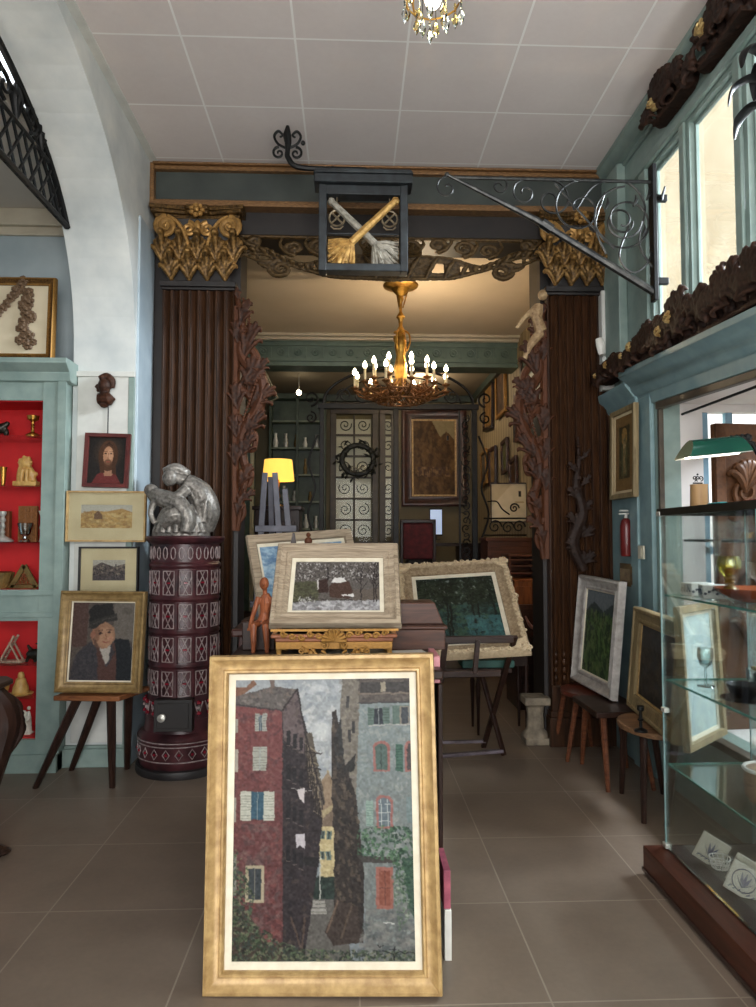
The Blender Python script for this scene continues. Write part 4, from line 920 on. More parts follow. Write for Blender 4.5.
def art_forest():
    a = Art(170, 170, (0, 0, 100, 100), (58, 84, 76), 8)
    a.dabs(260, [(0, 0), (100, 45)], [(120, 140, 146), (160, 172, 172), (92, 116, 110)], (5, 12), .6)
    a.poly([(0, 45), (100, 40), (100, 100), (0, 100)], (40, 70, 62)); a.dabs(500, [(0, 40), (100, 100)], [(36, 62, 52), (58, 98, 84), (44, 96, 100), (26, 40, 34), (70, 104, 70)], (3, 9), .6)
    for x in (14, 34, 38, 66, 72, 92): a.line([(x, 90), (x + 2, 50), (x - 2, 0)], 2.4, (24, 26, 22))
    a.dabs(900, [(0, 0), (100, 42)], [(24, 38, 28), (34, 52, 36), (18, 26, 22), (50, 70, 48)], (3, 8), .75)
    a.dabs(200, [(55, 60), (100, 62), (100, 95), (60, 90)], [(60, 124, 124), (48, 104, 110)], (4, 9), .6); return a.paint(1.0, 1, .7, .85).grain(5, 2)
def rocaille(f, w, h, fw):
    rg = random.Random(4)
    for (L, hor, off) in ((w, 1, 0), (w, 1, 1), (h, 0, 0), (h, 0, 1)):
        n_ = int(L / .045)
        for i in range(n_ + 1):
            u = i / n_ * L; dd = fw * .22 + rg.uniform(-.008, .008)
            x, z = ((u - w / 2, dd if not off else h - dd) if hor else ((-w / 2 + dd) if not off else w / 2 - dd, u))
            x = max(-w / 2 + .008, min(w / 2 - .008, x)); z = max(.008, min(h - .008, z))
            r = rg.uniform(.014, .024)
            f.tube([(x + p[0], -.042, z + p[2]) for p in spiral(0, 0, r, 1.3, rg.uniform(0, 6), rg.choice((-1, 1)), 9)], [.009, .006], 5)
    for sx in (-1, 1):
        for z in (0, h):
            for k in range(5):
                a_ = k * .4; f.ball((sx * (w / 2 - .03 - .05 * math.sin(a_)), -.045, abs(z - .03 - .05 * math.cos(a_))), (.024, .014, .024), 7)
picture('framed_painting', 'dark green woodland painting in a wide carved rocaille frame on the trestle', 'painting', .80, .90, .10,
        [(0, -.02), (.1, -.04), (.35, -.044), (.5, -.03), (.85, -.02), (1, -.012), (1, 0)], worn('bleached_gilt_frame', (198, 178, 146), (108, 88, 66), lo=.44, hi=.58), art_forest(), (.73, 4.4, .70), -7.7, 52, -5.8, slip=.03, extra=rocaille)
def art_boy():
    a = Art(130, 160, (243, 372, 462, 632), (96, 84, 76), 9); D = a.dabs
    D(200, [(243, 372), (462, 632)], [(110, 98, 88), (80, 68, 62), (100, 84, 72), (70, 62, 60)], (10, 24), .5)
    a.rect(243, 372, 298, 520, (92, 58, 50), .7); a.rect(390, 372, 462, 500, (128, 120, 108), .6); a.ell(436, 400, 20, 14, (90, 80, 70), .6, .5)
    a.poly([(246, 632), (262, 545), (310, 505), (345, 500), (400, 492), (446, 500), (462, 530), (462, 632)], (66, 62, 66)); a.poly([(395, 495), (446, 495), (462, 560), (462, 632), (400, 632)], (30, 34, 38))
    D(80, [(250, 560), (350, 520), (340, 632), (246, 632)], [(84, 78, 80), (54, 52, 58)], (8, 20), .5)
    a.poly([(340, 520), (385, 515), (380, 560), (368, 582)], (186, 176, 162)); a.poly([(334, 520), (345, 514), (372, 590), (400, 540), (388, 512), (400, 505), (410, 632), (345, 632)], (92, 58, 50)); a.poly([(342, 522), (385, 515), (376, 560), (366, 576)], (190, 180, 166))
    a.ell(355, 482, 42, 44, (170, 120, 88)); a.ell(362, 490, 32, 36, (196, 142, 104), .8, .4); a.ell(330, 480, 14, 34, (128, 84, 62), .6, .5); a.poly([(316, 490), (330, 500), (345, 525), (330, 520)], (110, 76, 58)); a.ell(318, 480, 8, 13, (166, 106, 80))
    a.ell(345, 476, 7, 3, (60, 40, 34)).ell(376, 474, 7, 3, (60, 40, 34)).line([(337, 468), (352, 466)], 2.5, (84, 56, 42)).line([(368, 465), (384, 466)], 2.5, (84, 56, 42)).line([(363, 474), (368, 492), (360, 495)], 2.4, (156, 100, 74)).line([(354, 506), (376, 504)], 3.4, (150, 70, 60)); a.ell(380, 492, 10, 8, (206, 136, 108), .6, .6)
    a.poly([(302, 450), (300, 400), (320, 380), (380, 375), (398, 430), (360, 436), (320, 462)], (40, 38, 36)).poly([(300, 438), (398, 410), (402, 432), (350, 440), (316, 462), (304, 458)], (56, 52, 48)); a.line([(304, 448), (350, 432), (398, 420)], 2, (84, 78, 70))
    return a.paint(.9, 2, .8, .8).grain(5, 2)
t = picture('framed_painting', 'oil portrait of a boy in a dark cap, gold frame, propped on a splayed-leg stool', 'painting', .50, .585, .062, P_SCOOP, simple('portrait_gilt', (156, 130, 84), (116, 92, 56), 24, .45, .25, bump=.2), art_boy(), (-1.46, 4.16, .555), -2.1, 5.1, .6, slip=.009)
def art_saint():
    a = Art(90, 110, (328, 700, 468, 882), (34, 30, 28), 10)
    a.ell(402, 760, 62, 66, (84, 62, 44), .5, .9); a.poly([(345, 882), (365, 845), (395, 830), (430, 838), (455, 882)], (92, 40, 38)); a.poly([(385, 830), (425, 828), (420, 850), (392, 852)], (142, 104, 82))
    a.ell(402, 772, 36, 60, (70, 46, 32)); a.poly([(366, 770), (376, 840), (392, 840), (384, 770)], (66, 43, 30)).poly([(428, 770), (434, 846), (418, 840), (420, 770)], (62, 40, 28))
    a.ell(402, 772, 19, 36, (158, 116, 88)); a.ell(408, 768, 12, 26, (184, 142, 112), .7, .6); a.ell(402, 800, 17, 16, (84, 56, 40), .8, .5); a.ell(402, 796, 7, 2.5, (136, 72, 60))
    for x in (392, 412): a.ell(x, 764, 5, 2.4, (36, 24, 20)).line([(x - 6, 757), (x + 6, 756)], 2, (60, 40, 30))
    a.line([(403, 762), (401, 784), (406, 785)], 2.4, (124, 84, 64)); a.poly([(384, 735), (402, 718), (420, 735), (402, 728)], (48, 32, 24)); return a.grain(4, 2)
picture('framed_painting', 'small dark portrait of a long-haired bearded person in a red-brown frame', 'painting', .288, .352, .026, P_FLAT, simple('red_brown_frame', (98, 44, 40), (66, 28, 28), 14, .35), art_saint(), (-1.578, 4.545, 1.773), 0, 3, 1.5)
def art_water():
    a = Art(120, 70, (286, 525, 480, 615), (196, 170, 130), 11)
    a.poly([(280, 520), (485, 520), (485, 560), (280, 560)], (178, 170, 158)); a.poly([(286, 560), (330, 548), (380, 552), (440, 540), (485, 556), (485, 620), (280, 620)], (170, 134, 86)); a.dabs(240, [(286, 556), (480, 615)], [(190, 152, 98), (140, 104, 66), (156, 128, 88), (206, 178, 128)], (8, 22), .5, .1)
    a.poly([(336, 562), (350, 548), (366, 562), (366, 580), (336, 580)], (112, 84, 66)); return a.grain(6, 2)
picture('framed_watercolour', 'glazed landscape watercolour with wide cream mount and thin gilt frame on the pier', 'watercolour', .50, .325, .012, P_FLAT, M_gold, art_water(), (-1.562, 4.53, 1.425), 0, 1, .3, mount=.078, mountmat=simple('aged_mount', (208, 190, 154), (192, 172, 136), 6, .8), glass=True)
def art_etch():
    a = Art(90, 50, (328, 716, 442, 788), (170, 160, 150), 12); a.poly([(328, 740), (360, 725), (400, 740), (442, 730), (442, 788), (328, 788)], (88, 76, 74)); a.dabs(220, [(328, 735), (442, 788)], [(60, 52, 54), (120, 104, 96), (150, 136, 120), (44, 40, 44)], (5, 12), .6); a.poly([(328, 770), (442, 772), (442, 788), (328, 788)], (70, 62, 66), .6); return a.grain(8, 2)
picture('framed_print', 'small dark harbour print in broad cream mount and black frame', 'print', .375, .30, .012, P_FLAT, M_dark, art_etch(), (-1.54, 4.53, 1.095), 0, 1, 0, mount=.075, mountmat=MATS['aged_mount'], glass=True)
# garland relief on top of the showcase
t = picture('framed_relief', 'gold framed relief of a hanging flower garland on top of the teal showcase', 'relief', .95, .56, .05, P_SCOOP, M_oldgold, Art(20, 20, (0, 0, 1, 1), (214, 200, 172)).grain(5, 2), (-2.425, 4.62, 2.605), 0, 2, 0, rough=.9)
g = MB(); rg = random.Random(3)
def rose(x, z, r):
    y = -.014; r *= 1.35
    for k in range(6): a_ = k * PI / 3 + rg.random(); g.ball((x + r * .62 * math.cos(a_), y, z + r * .62 * math.sin(a_)), (r * .5, r * .35, r * .5), 6)
    g.ball((x, y - r * .3, z), r * .45, 6)
for i in range(34):
    u = i / 33; rose(-.36 + .62 * u + rg.uniform(-.008, .008), .19 + .85 * (u - .35) ** 2 * .95 + rg.uniform(-.018, .018) + .0, rg.uniform(.018, .03))
for i in range(24): u = i / 23; rose(.29 + rg.uniform(-.028, .028) * (1 + u) + .015 * u, .47 - .36 * u, rg.uniform(.016, .03))
for i in range(24): u = i / 23; rose(-.39 + rg.uniform(-.028, .028) * (1 + u), .47 - .36 * u, rg.uniform(.016, .03))
g.build('garland', worn('garland_wood', (120, 96, 74), (44, 32, 26), lo=.48), t)

# ---- pictures along the right side
def art_green():
    a = Art(90, 130, (0, 0, 100, 100), (60, 84, 50), 13); a.rect(0, 0, 100, 30, (104, 112, 116)); a.poly([(0, 26), (30, 12), (60, 24), (100, 8), (100, 50), (0, 50)], (56, 66, 66)); a.dabs(700, [(0, 28), (100, 100)], [(66, 98, 50), (40, 62, 36), (92, 122, 60), (34, 46, 34), (110, 124, 70)], (4, 14), .6, 1.3); return a.paint(1.0, 1).grain(5, 2)
picture('framed_painting', 'green mountain meadow painting in a silvery white frame leaning on dark stools', 'painting', .60, .73, .085, P_SCOOP, M_silverframe, art_green(), (1.585, 4.58, .46), -84, 5, 1.5, slip=.01, depth=.04)
def art_dark():
    a = Art(120, 90, (0, 0, 100, 100), (50, 46, 42), 14); a.dabs(400, [(0, 0), (100, 100)], [(66, 58, 50), (40, 38, 38), (84, 74, 62), (56, 60, 66)], (6, 20), .5); a.rect(0, 0, 100, 30, (74, 76, 80), .5); return a.paint(1.0, 1).grain(5, 2)
picture('framed_painting', 'brown landscape painting in a broad olive gilt frame leaning beside the glass case', 'painting', .80, .585, .085, P_STEP, M_oliveframe, art_dark(), (1.605, 3.735, .46), -97, 5, 0, slip=.012, slipmat=M_gold, depth=.045)
def art_icon():
    a = Art(60, 120, (0, 0, 100, 100), (120, 92, 56), 15); a.rect(22, 14, 78, 84, (60, 52, 36)); a.rect(34, 22, 66, 80, (84, 84, 58)); a.ell(50, 28, 16, 12, (150, 116, 66)); a.rect(43, 30, 57, 78, (134, 112, 76)); a.ell(50, 40, 6, 5, (180, 150, 110)); a.dabs(100, [(22, 14), (78, 84)], [(70, 66, 44), (110, 96, 60)], (4, 10), .4); return a.grain(6, 2)
picture('framed_print', 'narrow gilt framed print hanging on the teal side wall under the cornice', 'print', .41, .60, .035, P_FLAT, M_oliveframe, art_icon(), (XR - .075, 4.54, 1.71), -90, 1, 0, mount=.02, mountmat=MATS['aged_mount'], depth=.03)
def art_pale():
    a = Art(60, 90, (0, 0, 100, 100), (156, 172, 170), 16); a.dabs(200, [(0, 0), (100, 100)], [(168, 184, 182), (150, 166, 168), (174, 186, 180)], (10, 30), .4); return a.grain(4, 3)
picture('framed_painting', 'pale blank canvas in a brown and cream frame leaning behind the glass case', 'painting', .46, .66, .035, P_FLAT, M_oliveframe, art_pale(), (1.70, 3.34, .47), 42, 3, 0, slip=.02)
# small gilt plaque under the narrow print
mb = MB(); mb.frame(.24, .15, [(0, -.01), (.03, -.02), (.03, 0), (0, 0)]); mb.b(-.09, .09, -.012, -.006, .03, .12)
for i in range(9): mb.tube([(-.08 + .02 * i, -.014, .035), (-.078 + .02 * i, -.014, .115)], .004, 5)
single(mb.build('reeded_panel', simple('reeded_tan', (120, 98, 66), (80, 62, 42), 18, .6)), 'small reeded gilt panel fixed low on the teal side wall', 'panel', (XR - .03, 4.6, 1.13), -PI / 2)

# ================================================================ LEFT SIDE
# showcase built into the side room
SX = -1.79
t = thing('showcase', 'teal wall showcase lined in glowing red with glass shelves', 'showcase', (-2.58, 4.62, 0))
mb = MB(); L = .76
FY = -.12                                                   # front plane (world 4.50)
mb.b(-L, L, -.0, .26, .0, 2.42)                             # back box is hollow-looking: lined below
car = MB()
car.b(L - .14, L - .001, FY - .005, .0, .0, 2.445).b(-L + .001, -L + .14, FY - .005, 0, 0, 2.445)
car.b(-L, L, FY, 0, 2.325, 2.45).b(-L, L, FY - .01, 0, .0, .20).b(-L, L, FY, 0, .93, 1.125).b(-L, L, FY - .03, .0, .0, .11)
car.b(-L, L, FY - .012, FY, .955, .985).b(-L, L, FY - .012, FY, 1.09, 1.12).b(L - .045, L + .008, FY - .014, FY, .11, 2.45)
car.b(L - .002, L, 0, .27, 0, 2.45).b(-L, L, .26, .275, 0, 2.45)
car.build('carcass', M_teal, t, bevel=.004)
lin_ = MB().b(-L + .13, L - .10, .20, .21, .2, 2.33).b(L - .11, L - .10, FY + .02, .21, .2, 2.33).b(-L + .13, -L + .14, FY + .02, .21, .2, 2.3)
lin_.b(-L + .13, L - .11, FY + .02, .21, 2.32, 2.33).b(-L + .13, L - .13, FY + .02, .21, .2, .206).b(-L + .13, L - .13, FY + .03, .21, 1.119, 1.1255).b(-L + .13, L - .13, FY + .03, .21, .925, .931)
lin_.build('lining', M_red, t, 0)
c = MB().prism([(FY, 2.44), (FY - .02, 2.45), (FY - .03, 2.50), (FY - .075, 2.535), (FY - .09, 2.55), (FY - .09, 2.58), (.27, 2.58), (.27, 2.44)], -L - .02, L + .035, axis='x')
c.build('cornice', M_teal, t, bevel=.004)
SHELF = (2.105, 1.785, 1.425); SHELF2 = (.655, .45)
for z in SHELF + SHELF2: MB().b(-L + .145, L - .145, FY + .03, .2, z - .008, z).build('shelf', M_glassw, t, 0).data.materials[0] = M_glass
for z, zz in ((1.15, 2.25), (.25, .9)):
    b_ = MB().b(L - .135, L - .12, FY + .03, FY + .045, z, zz).build('strip_lamp', glow('warm_strip', (1, .83, .6), 14), t, 0)  # unseen strips added behind the stile to brighten the red lining
def sx(px, Y=4.62): return (px - 351) / 700 * Y
yb = 4.62
M_iv = simple('ivory', (226, 186, 112), (186, 136, 68), 24, .4)
M_por = simple('porcelain', (226, 220, 206), (190, 182, 166), 20, .2)
def lone(name, mb, mat, label, cat, loc, group=None, rz=0, **k): return single(mb.build(name, mat, None, **k), label, cat, loc, rz, group)
mb = MB().lathe([(0, 0), (.042, 0), (.045, .012), (.03, .025), (.012, .035), (.008, .07), (.014, .075), (.008, .085), (.01, .10), (.034, .115), (.04, .14), (.036, .142), (0, .12)], 20)
lone('brass_cup', mb, M_brass, 'brass stemmed cup on the topmost shelf of the red showcase', 'cup', (sx(36.5), yb, SHELF[0]))
mb = MB().tube([(0, 0, .03), (.05, 0, .032), (.09, 0, .03)], [.008, .018, .024], 10).lathe([(0, 0), (.03, 0), (.006, .03)], 12)
lone('brass_pestle', mb, M_brass, 'small brass pestle beside the brass cup in the red showcase', 'pestle', (sx(43.5), yb + .05, SHELF[0]))
mb = MB().tube(curve([(-.12, 0, .03), (-.05, 0, .05), (.0, 0, .055), (.04, 0, .08), (.06, 0, .10)]), [.03, .04, .036, .02, .012], 10)
mb.ball((.045, 0, .03), (.02, .02, .03), 8).ball((-.08, 0, .02), (.03, .03, .02), 8)
single(mb.sculpt('dark_figurine', simple('dark_bronze', (56, 50, 40), (30, 28, 24), 12, .4, .5), voxel=.006), 'long dark animal figurine on the topmost showcase shelf', 'figurine', (sx(4), yb, SHELF[0]))
mb = MB().lathe([(0, 0), (.018, 0), (.012, .01), (.016, .05), (.019, .09), (.024, .125), (.0, .12)], 16)
lone('brass_vase', mb, M_brass, 'small slim brass vase left of the ivory coloured group', 'vase', (sx(9), yb, SHELF[1]))
mb = MB().b(-.075, .075, -.035, .035, 0, .032)
mb.tube(curve([(-.035, 0, .03), (-.03, 0, .09), (-.015, 0, .14)]), [.028, .03, .03], 10).ball((.0, -.01, .155), (.04, .035, .04), 12).tube([(.045, 0, .03), (.03, 0, .09), (.01, 0, .12)], [.022, .024, .024], 8)
mb.tube([(-.02, -.03, .03), (-.012, -.03, .11)], .013, 8).tube([(.015, -.03, .03), (.015, -.03, .11)], .013, 8).ball((.055, 0, .08), .018, 8).ball((-.045, 0, .155), .014, 8)
for k in range(7): a = k * .9; mb.ball((.036 * math.cos(a), -.022, .155 + .034 * math.sin(a)), .013, 6)
single(mb.sculpt('lion_figurine', M_iv, voxel=.004, sm=2), 'ivory coloured seated lion figurine on the middle showcase shelf', 'figurine', (sx(31.5), yb, SHELF[1]))
mb = MB().b(-.07, .07, -.02, .02, 0, .2).b(-.055, -.01, -.024, -.02, .015, .185).b(.01, .055, -.024, -.02, .015, .185)
lone('wooden_box', mb, wood('reddish_box_wood', (142, 82, 50), (92, 48, 30), 8), 'upright reddish wooden box left on the third shelf of the showcase', 'box', (sx(3), yb + .05, SHELF[2]), bevel=.003)
mb = MB().b(-.06, .06, -.012, .012, 0, .235)
for i in range(5):
    for j in range(3): mb.tube([((-.04 + .04 * j) + .014 * math.cos(u), -.015, .03 + .045 * i + .016 * math.sin(u)) for u in (q * PI / 3 for q in range(6))], .004, 5, 0, True)
lone('relief_board', mb, worn('carved_brown_panel', (150, 102, 62), (82, 50, 30)), 'tall carved brown panel standing behind the glass goblet in the showcase', 'panel', (sx(29.5), yb + .07, SHELF[2]))
mb = MB().lathe([(0, 0), (.066, 0), (.07, .008), (.05, .025), (.022, .035), (.012, .05), (.018, .065), (.011, .08), (.018, .10), (.012, .12), (.02, .14), (.012, .16), (.022, .18), (.022, .195), (0, .195)], 20)
lone('silver_candlestick', mb, M_silver, 'silver candlestick on broad foot in the red showcase', 'candlestick', (sx(12.5), yb - .04, SHELF[2]))
mb = MB().lathe([(0, 0), (.034, 0), (.03, .012), (.012, .02), (.012, .035), (.03, .05), (.048, .12), (.046, .12), (.028, .052), (0, .04)], 16)
lone('glass_goblet', mb, M_crystal, 'cut glass goblet in front of the carved brown panel', 'goblet', (sx(35), yb - .05, SHELF[2]))
mb = MB().lathe([(0, 0), (.03, 0), (.026, .02), (.02, .06), (.028, .09), (.02, .13), (.026, .17), (.036, .2), (.0, .2)], 16)
lone('porcelain_vase', mb, M_por, 'white porcelain vase at the right end of the third showcase shelf', 'vase', (sx(51), yb - .02, SHELF[2]))
mb = MB().lathe([(0, 0), (.075, 0), (.095, .05), (.10, .10), (.09, .105), (.07, .1), (0, .1)], 16)
for k in range(16): a = k * PI / 8; mb.tube([(.077 * math.cos(a), .077 * math.sin(a), 0), (.102 * math.cos(a + .2), .102 * math.sin(a + .2), .1)], .006, 5)
lone('brass_mould', mb, simple('dull_brass', (142, 116, 66), (92, 74, 42), 20, .5, .5), 'dull brass fluted mould at the foot of the upper showcase opening', 'mould', (sx(5), yb, 1.127))
mb = MB()
tri = [(-.08, .0), (.08, .0), (0, .14)]
for a, b in ((0, 1), (1, 2), (2, 0)): mb.beam((tri[a][0], 0, tri[a][1] + .006), (tri[b][0], 0, tri[b][1] + .006), .012, .03)
for i in range(6):
    for j in range(6 - i): mb.tube([(-.06 + .024 * j + .012 * i + .010 * math.cos(u), 0, .016 + .021 * i + .009 * math.sin(u)) for u in (q * PI / 3 for q in range(6))], .0035, 5, 0, True)
lone('filigree_stand', mb, MATS['dull_brass'], 'triangular brass filigree letter stand low in the upper showcase', 'stand', (sx(31.5), yb, 1.127))
mb = MB()
for s_ in (-1, 1): mb.beam((-.06, s_ * .03, 0), (.03, s_ * .03, .17), .012, .012).beam((.07, s_ * .03, 0), (-.0, s_ * .03, .13), .01, .01)
for k in range(5): mb.beam((-.05 + .018 * k, -.03, .02 + .033 * k), (-.05 + .018 * k, .03, .02 + .033 * k), .008, .008)
mb.b(-.09, .09, -.04, .04, 0, .012)
for k in range(8): mb.ball((-.08 + .023 * k, -.045, .012), .010, 6)
lone('bone_ladder_model', mb, simple('bone', (200, 176, 152), (140, 112, 96), 20, .4), 'small pale ladder model leaning on the upper glass shelf of the lower showcase', 'model', (sx(21), yb, SHELF2[0]))
mb = MB().ball((0, 0, .05), (.06, .03, .035), 12).ball((.05, 0, .07), .028, 10).tube([(-.04, 0, .04), (-.055, 0, 0)], .012, 6).tube([(.03, 0, .04), (.04, 0, 0)], .012, 6).tube([(0, 0, .04), (-.0, 0, 0)], .012, 6).tube([(.05, 0, .09), (.03, 0, .12), (0, 0, .115)], [.012, .01, .006], 6).tube([(-.03, 0, .08), (-.05, 0, .11)], [.014, .008], 6)
single(mb.sculpt('dark_animal', MATS['dark_bronze'], voxel=.005), 'dark bronze horned animal on the upper glass shelf of the lower showcase', 'figurine', (sx(44), yb, SHELF2[0]))
mb = MB().lathe([(0, 0), (.055, 0), (.06, .006), (.048, .012), (.05, .02), (.046, .05), (.035, .075), (.028, .10), (.02, .105), (.02, .125), (.014, .14), (0, .145)], 20)
mb.lathe([(0, -.0), (.07, 0), (.078, .008), (.07, .012)], 20)
lone('turned_beehive', mb, M_iv, 'turned honey-coloured cone on a saucer inside the lower showcase', 'ornament', (sx(31), yb, SHELF2[1]))
mb = MB().lathe([(0, 0), (.04, 0), (.05, .04), (.058, .085), (.052, .085), (.04, .01), (0, .01)], 20)
lone('cream_bowl', mb, M_iv, 'cream bowl partly hidden by the carved console table', 'bowl', (sx(13), yb - .02, SHELF2[1]))
mb = MB()
for (x, h_, r_) in ((-.05, .17, .02), (-.015, .21, .022), (.02, .15, .02), (.05, .18, .018), (-.03, .10, .022), (.035, .09, .02)):
    mb.tube([(x, 0, 0), (x, 0, h_ * .55), (x, 0, h_ * .78)], [r_ * 1.2, r_, r_ * .5], 10).ball((x, 0, h_ * .9), r_ * .75, 9).tube([(x - r_, -.01, h_ * .6), (x, -.03, h_ * .45), (x + r_, -.01, h_ * .6)], [.008, .007, .008], 6)
mb.b(-.075, .075, -.03, .03, 0, .014)
single(mb.sculpt('porcelain_group', M_por, voxel=.005, sm=1, disp=.006, dscale=.02), 'white and gilt porcelain figure group at the bottom of the showcase', 'figurine', (sx(33), yb - .02, .207))

# wrought-iron lunette in the arch
t = thing('iron_grille', 'black wrought-iron lattice grille filling the head of the arch', 'grille', (XL - .36, 2.65, 3.36))
ga = [(y - 2.65, z - 3.36) for y, z in (arch(a) for a in np.linspace(.53, PI - .53, 33))]
o_ = MB().tube([(0, y, z - .03) for y, z in ga], .02, 6); o_.tube([(0, ga[0][0], ga[0][1] - .02), (0, ga[-1][0], ga[-1][1] - .02)], .02, 6)
o_.tube([(0, y * .93, .03 + (z - .03) * .80) for y, z in ga], .012, 6)
o_.build('frame', M_iron, t)
m_ = MB()
yy = ga[0][0] * .9
for i in range(26):
    y0 = -yy + i * 2 * yy / 25
    def top(y): return np.interp(y, [g_[0] for g_ in ga[::-1]], [g_[1] for g_ in ga[::-1]]) - .05
    for dr in (-1, 1):
        pts = []
        y, z = y0, .02
        while z < top(y) - .0 and abs(y) < abs(ga[0][0]) * .97 and len(pts) < 40: pts.append((0, y, z)); y += dr * .02; z += .03
        if len(pts) > 1 and len(pts) < 14: m_.tube([pts[0], pts[-1]], .009, 5)
        elif len(pts) >= 14: m_.tube([pts[0], pts[9]], .009, 5)
m_.tube([(0, -yy * .96, .30), (0, yy * .96, .30)], .012, 6)
m_.build('lattice', M_iron, t)
s_ = MB()
for i in range(9):
    y = -1.2 + i * .3
    s_.tube([(0, y + p[0], .42 + p[2]) for p in spiral(0, 0, .085, 1.5, -PI / 2, (-1) ** i, 22)], [.013, .008], 6)
    for k in (-1, 0, 1): s_.tube(curve([(0, y + .13, .3), (0, y + .13 + k * .04, .42), (0, y + .13 + k * .02, .50)]), [.008, .022, .004], 6, flat=.4)
s_.build('scrolls', M_iron, t)

# wooden bust hanging on a wire above the small portrait
mb = MB().ball((.01, 0, .115), (.042, .045, .052), 14).tube([(.01, 0, .08), (.015, 0, .04)], [.03, .034], 10).tube([(-.03, 0, .03), (.04, 0, .03), (.06, 0, .05)], [.036, .045, .03], 12).ball((.01, 0, .0), (.035, .03, .03), 10)
mb.tube([(-.033, -.0, .125), (-.045, 0, .108), (-.035, 0, .1)], [.008, .01, .008], 6).ball((-.03, -.0, .085), .012, 8)
mb.tube(curve([(-.02, -.01, .155), (.02, 0, .172), (.055, .0, .145), (.058, 0, .10)]), [.02, .03, .026, .016], 8).ball((.045, -.01, .16), .022, 8).ball((0, -.02, .165), .018, 8)
single(mb.sculpt('wooden_bust', M_carve, voxel=.004, sm=2), 'dark carved wooden bust in profile on the wall above the bearded portrait', 'bust', (-1.60, 4.535, 2.315), rx=0)
lone('hanging_wire', MB().tube([(0, 0, 0), (0, 0, .40)], .0035, 5), M_iron, 'thin black picture wire running down the pier behind the wooden bust', 'wire', (-1.578, 4.575, 2.12))

# stool under the boy's portrait
def stool(name, label, seat_poly, z, legs, mat, legmat, loc, th=.03, group=None, rz=0, holes=False, legw=.024):
    t = thing(name, label, 'stool', loc, rz, group)
    MB().prism(seat_poly, z - th, z, axis='z').build('seat', mat, t, 25, bevel=.006)
    for (x0, y0, x1, y1) in legs:
        MB().tube([(x0, y0, z - th + .004), (x0 + (x1 - x0) * .5, y0 + (y1 - y0) * .5, (z - th) / 2), (x1, y1, 0)], [legw * 1.1, legw, legw * .72], 8, rot=.39).build('leg', legmat, t, 20)
    return t
stool('splayed_stool', 'brown plank stool with four splayed legs carrying the portrait of a boy', [(-.24, -.13), (.14, -.16), (.235, .12), (-.15, .15)], .552,
      [(-.12, -.08, -.375, -.02), (.0 + .08, -.11, .07, -.03), (-.05, .09, -.29, .29), (.12, .08, .05, .30)], wood('tan_stool_top', (140, 90, 56), (92, 54, 34), 7, 'x', .4), M_darkwoodz, (-1.455, 4.235, 0))
# carved console table, only its corner in view
t = thing('console_table', 'dark carved console table with curved cabriole legs at the left edge', 'table', (-1.98, 3.08, 0))
MB().prism([(-.45, -.35), (.38, -.35), (.42, -.30), (.42, .26), (.36, .33), (-.45, .33)], .775, .80, axis='z').b(-.42, .38, -.30, .28, .755, .775).build('top', M_darkwood, t, bevel=.008)
MB().b(-.38, .34, -.27, -.25, .64, .757).b(-.38, .34, .22, .24, .64, .757).b(.33, .35, -.27, .24, .64, .757).b(-.39, -.37, -.27, .24, .64, .757).build('apron', M_carve, t, bevel=.01)
for (x, y, s_, q) in ((.33, .22, 1, 1), (.33, -.25, 1, -1), (-.37, .22, -1, 1), (-.37, -.25, -1, -1)):
    mb = MB(); mb.tube(curve([(x, y, .76), (x + s_ * .04, y + q * .03, .68), (x + s_ * .055, y + q * .045, .58), (x + s_ * .03, y + q * .025, .42), (x + s_ * .005, y, .25), (x, y, .12), (x + s_ * .02, y + q * .015, .05), (x + s_ * .05, y + q * .04, .012)]), [.045, .06, .062, .045, .03, .024, .028, .034], 10)
    for k in range(4): mb.tube(curve([(x + s_ * .05, y + q * .04, .74 - .02 * k), (x + s_ * (.10 + .006 * k), y + q * (.085), .66 - .03 * k), (x + s_ * .07, y + q * .06, .54 - .03 * k)]), [.006, .015, .006], 6)
    mb.ball((x + s_ * .055, y + q * .045, .016), (.04, .04, .016), 8)
    mb.build('leg', M_darkwoodz, t)

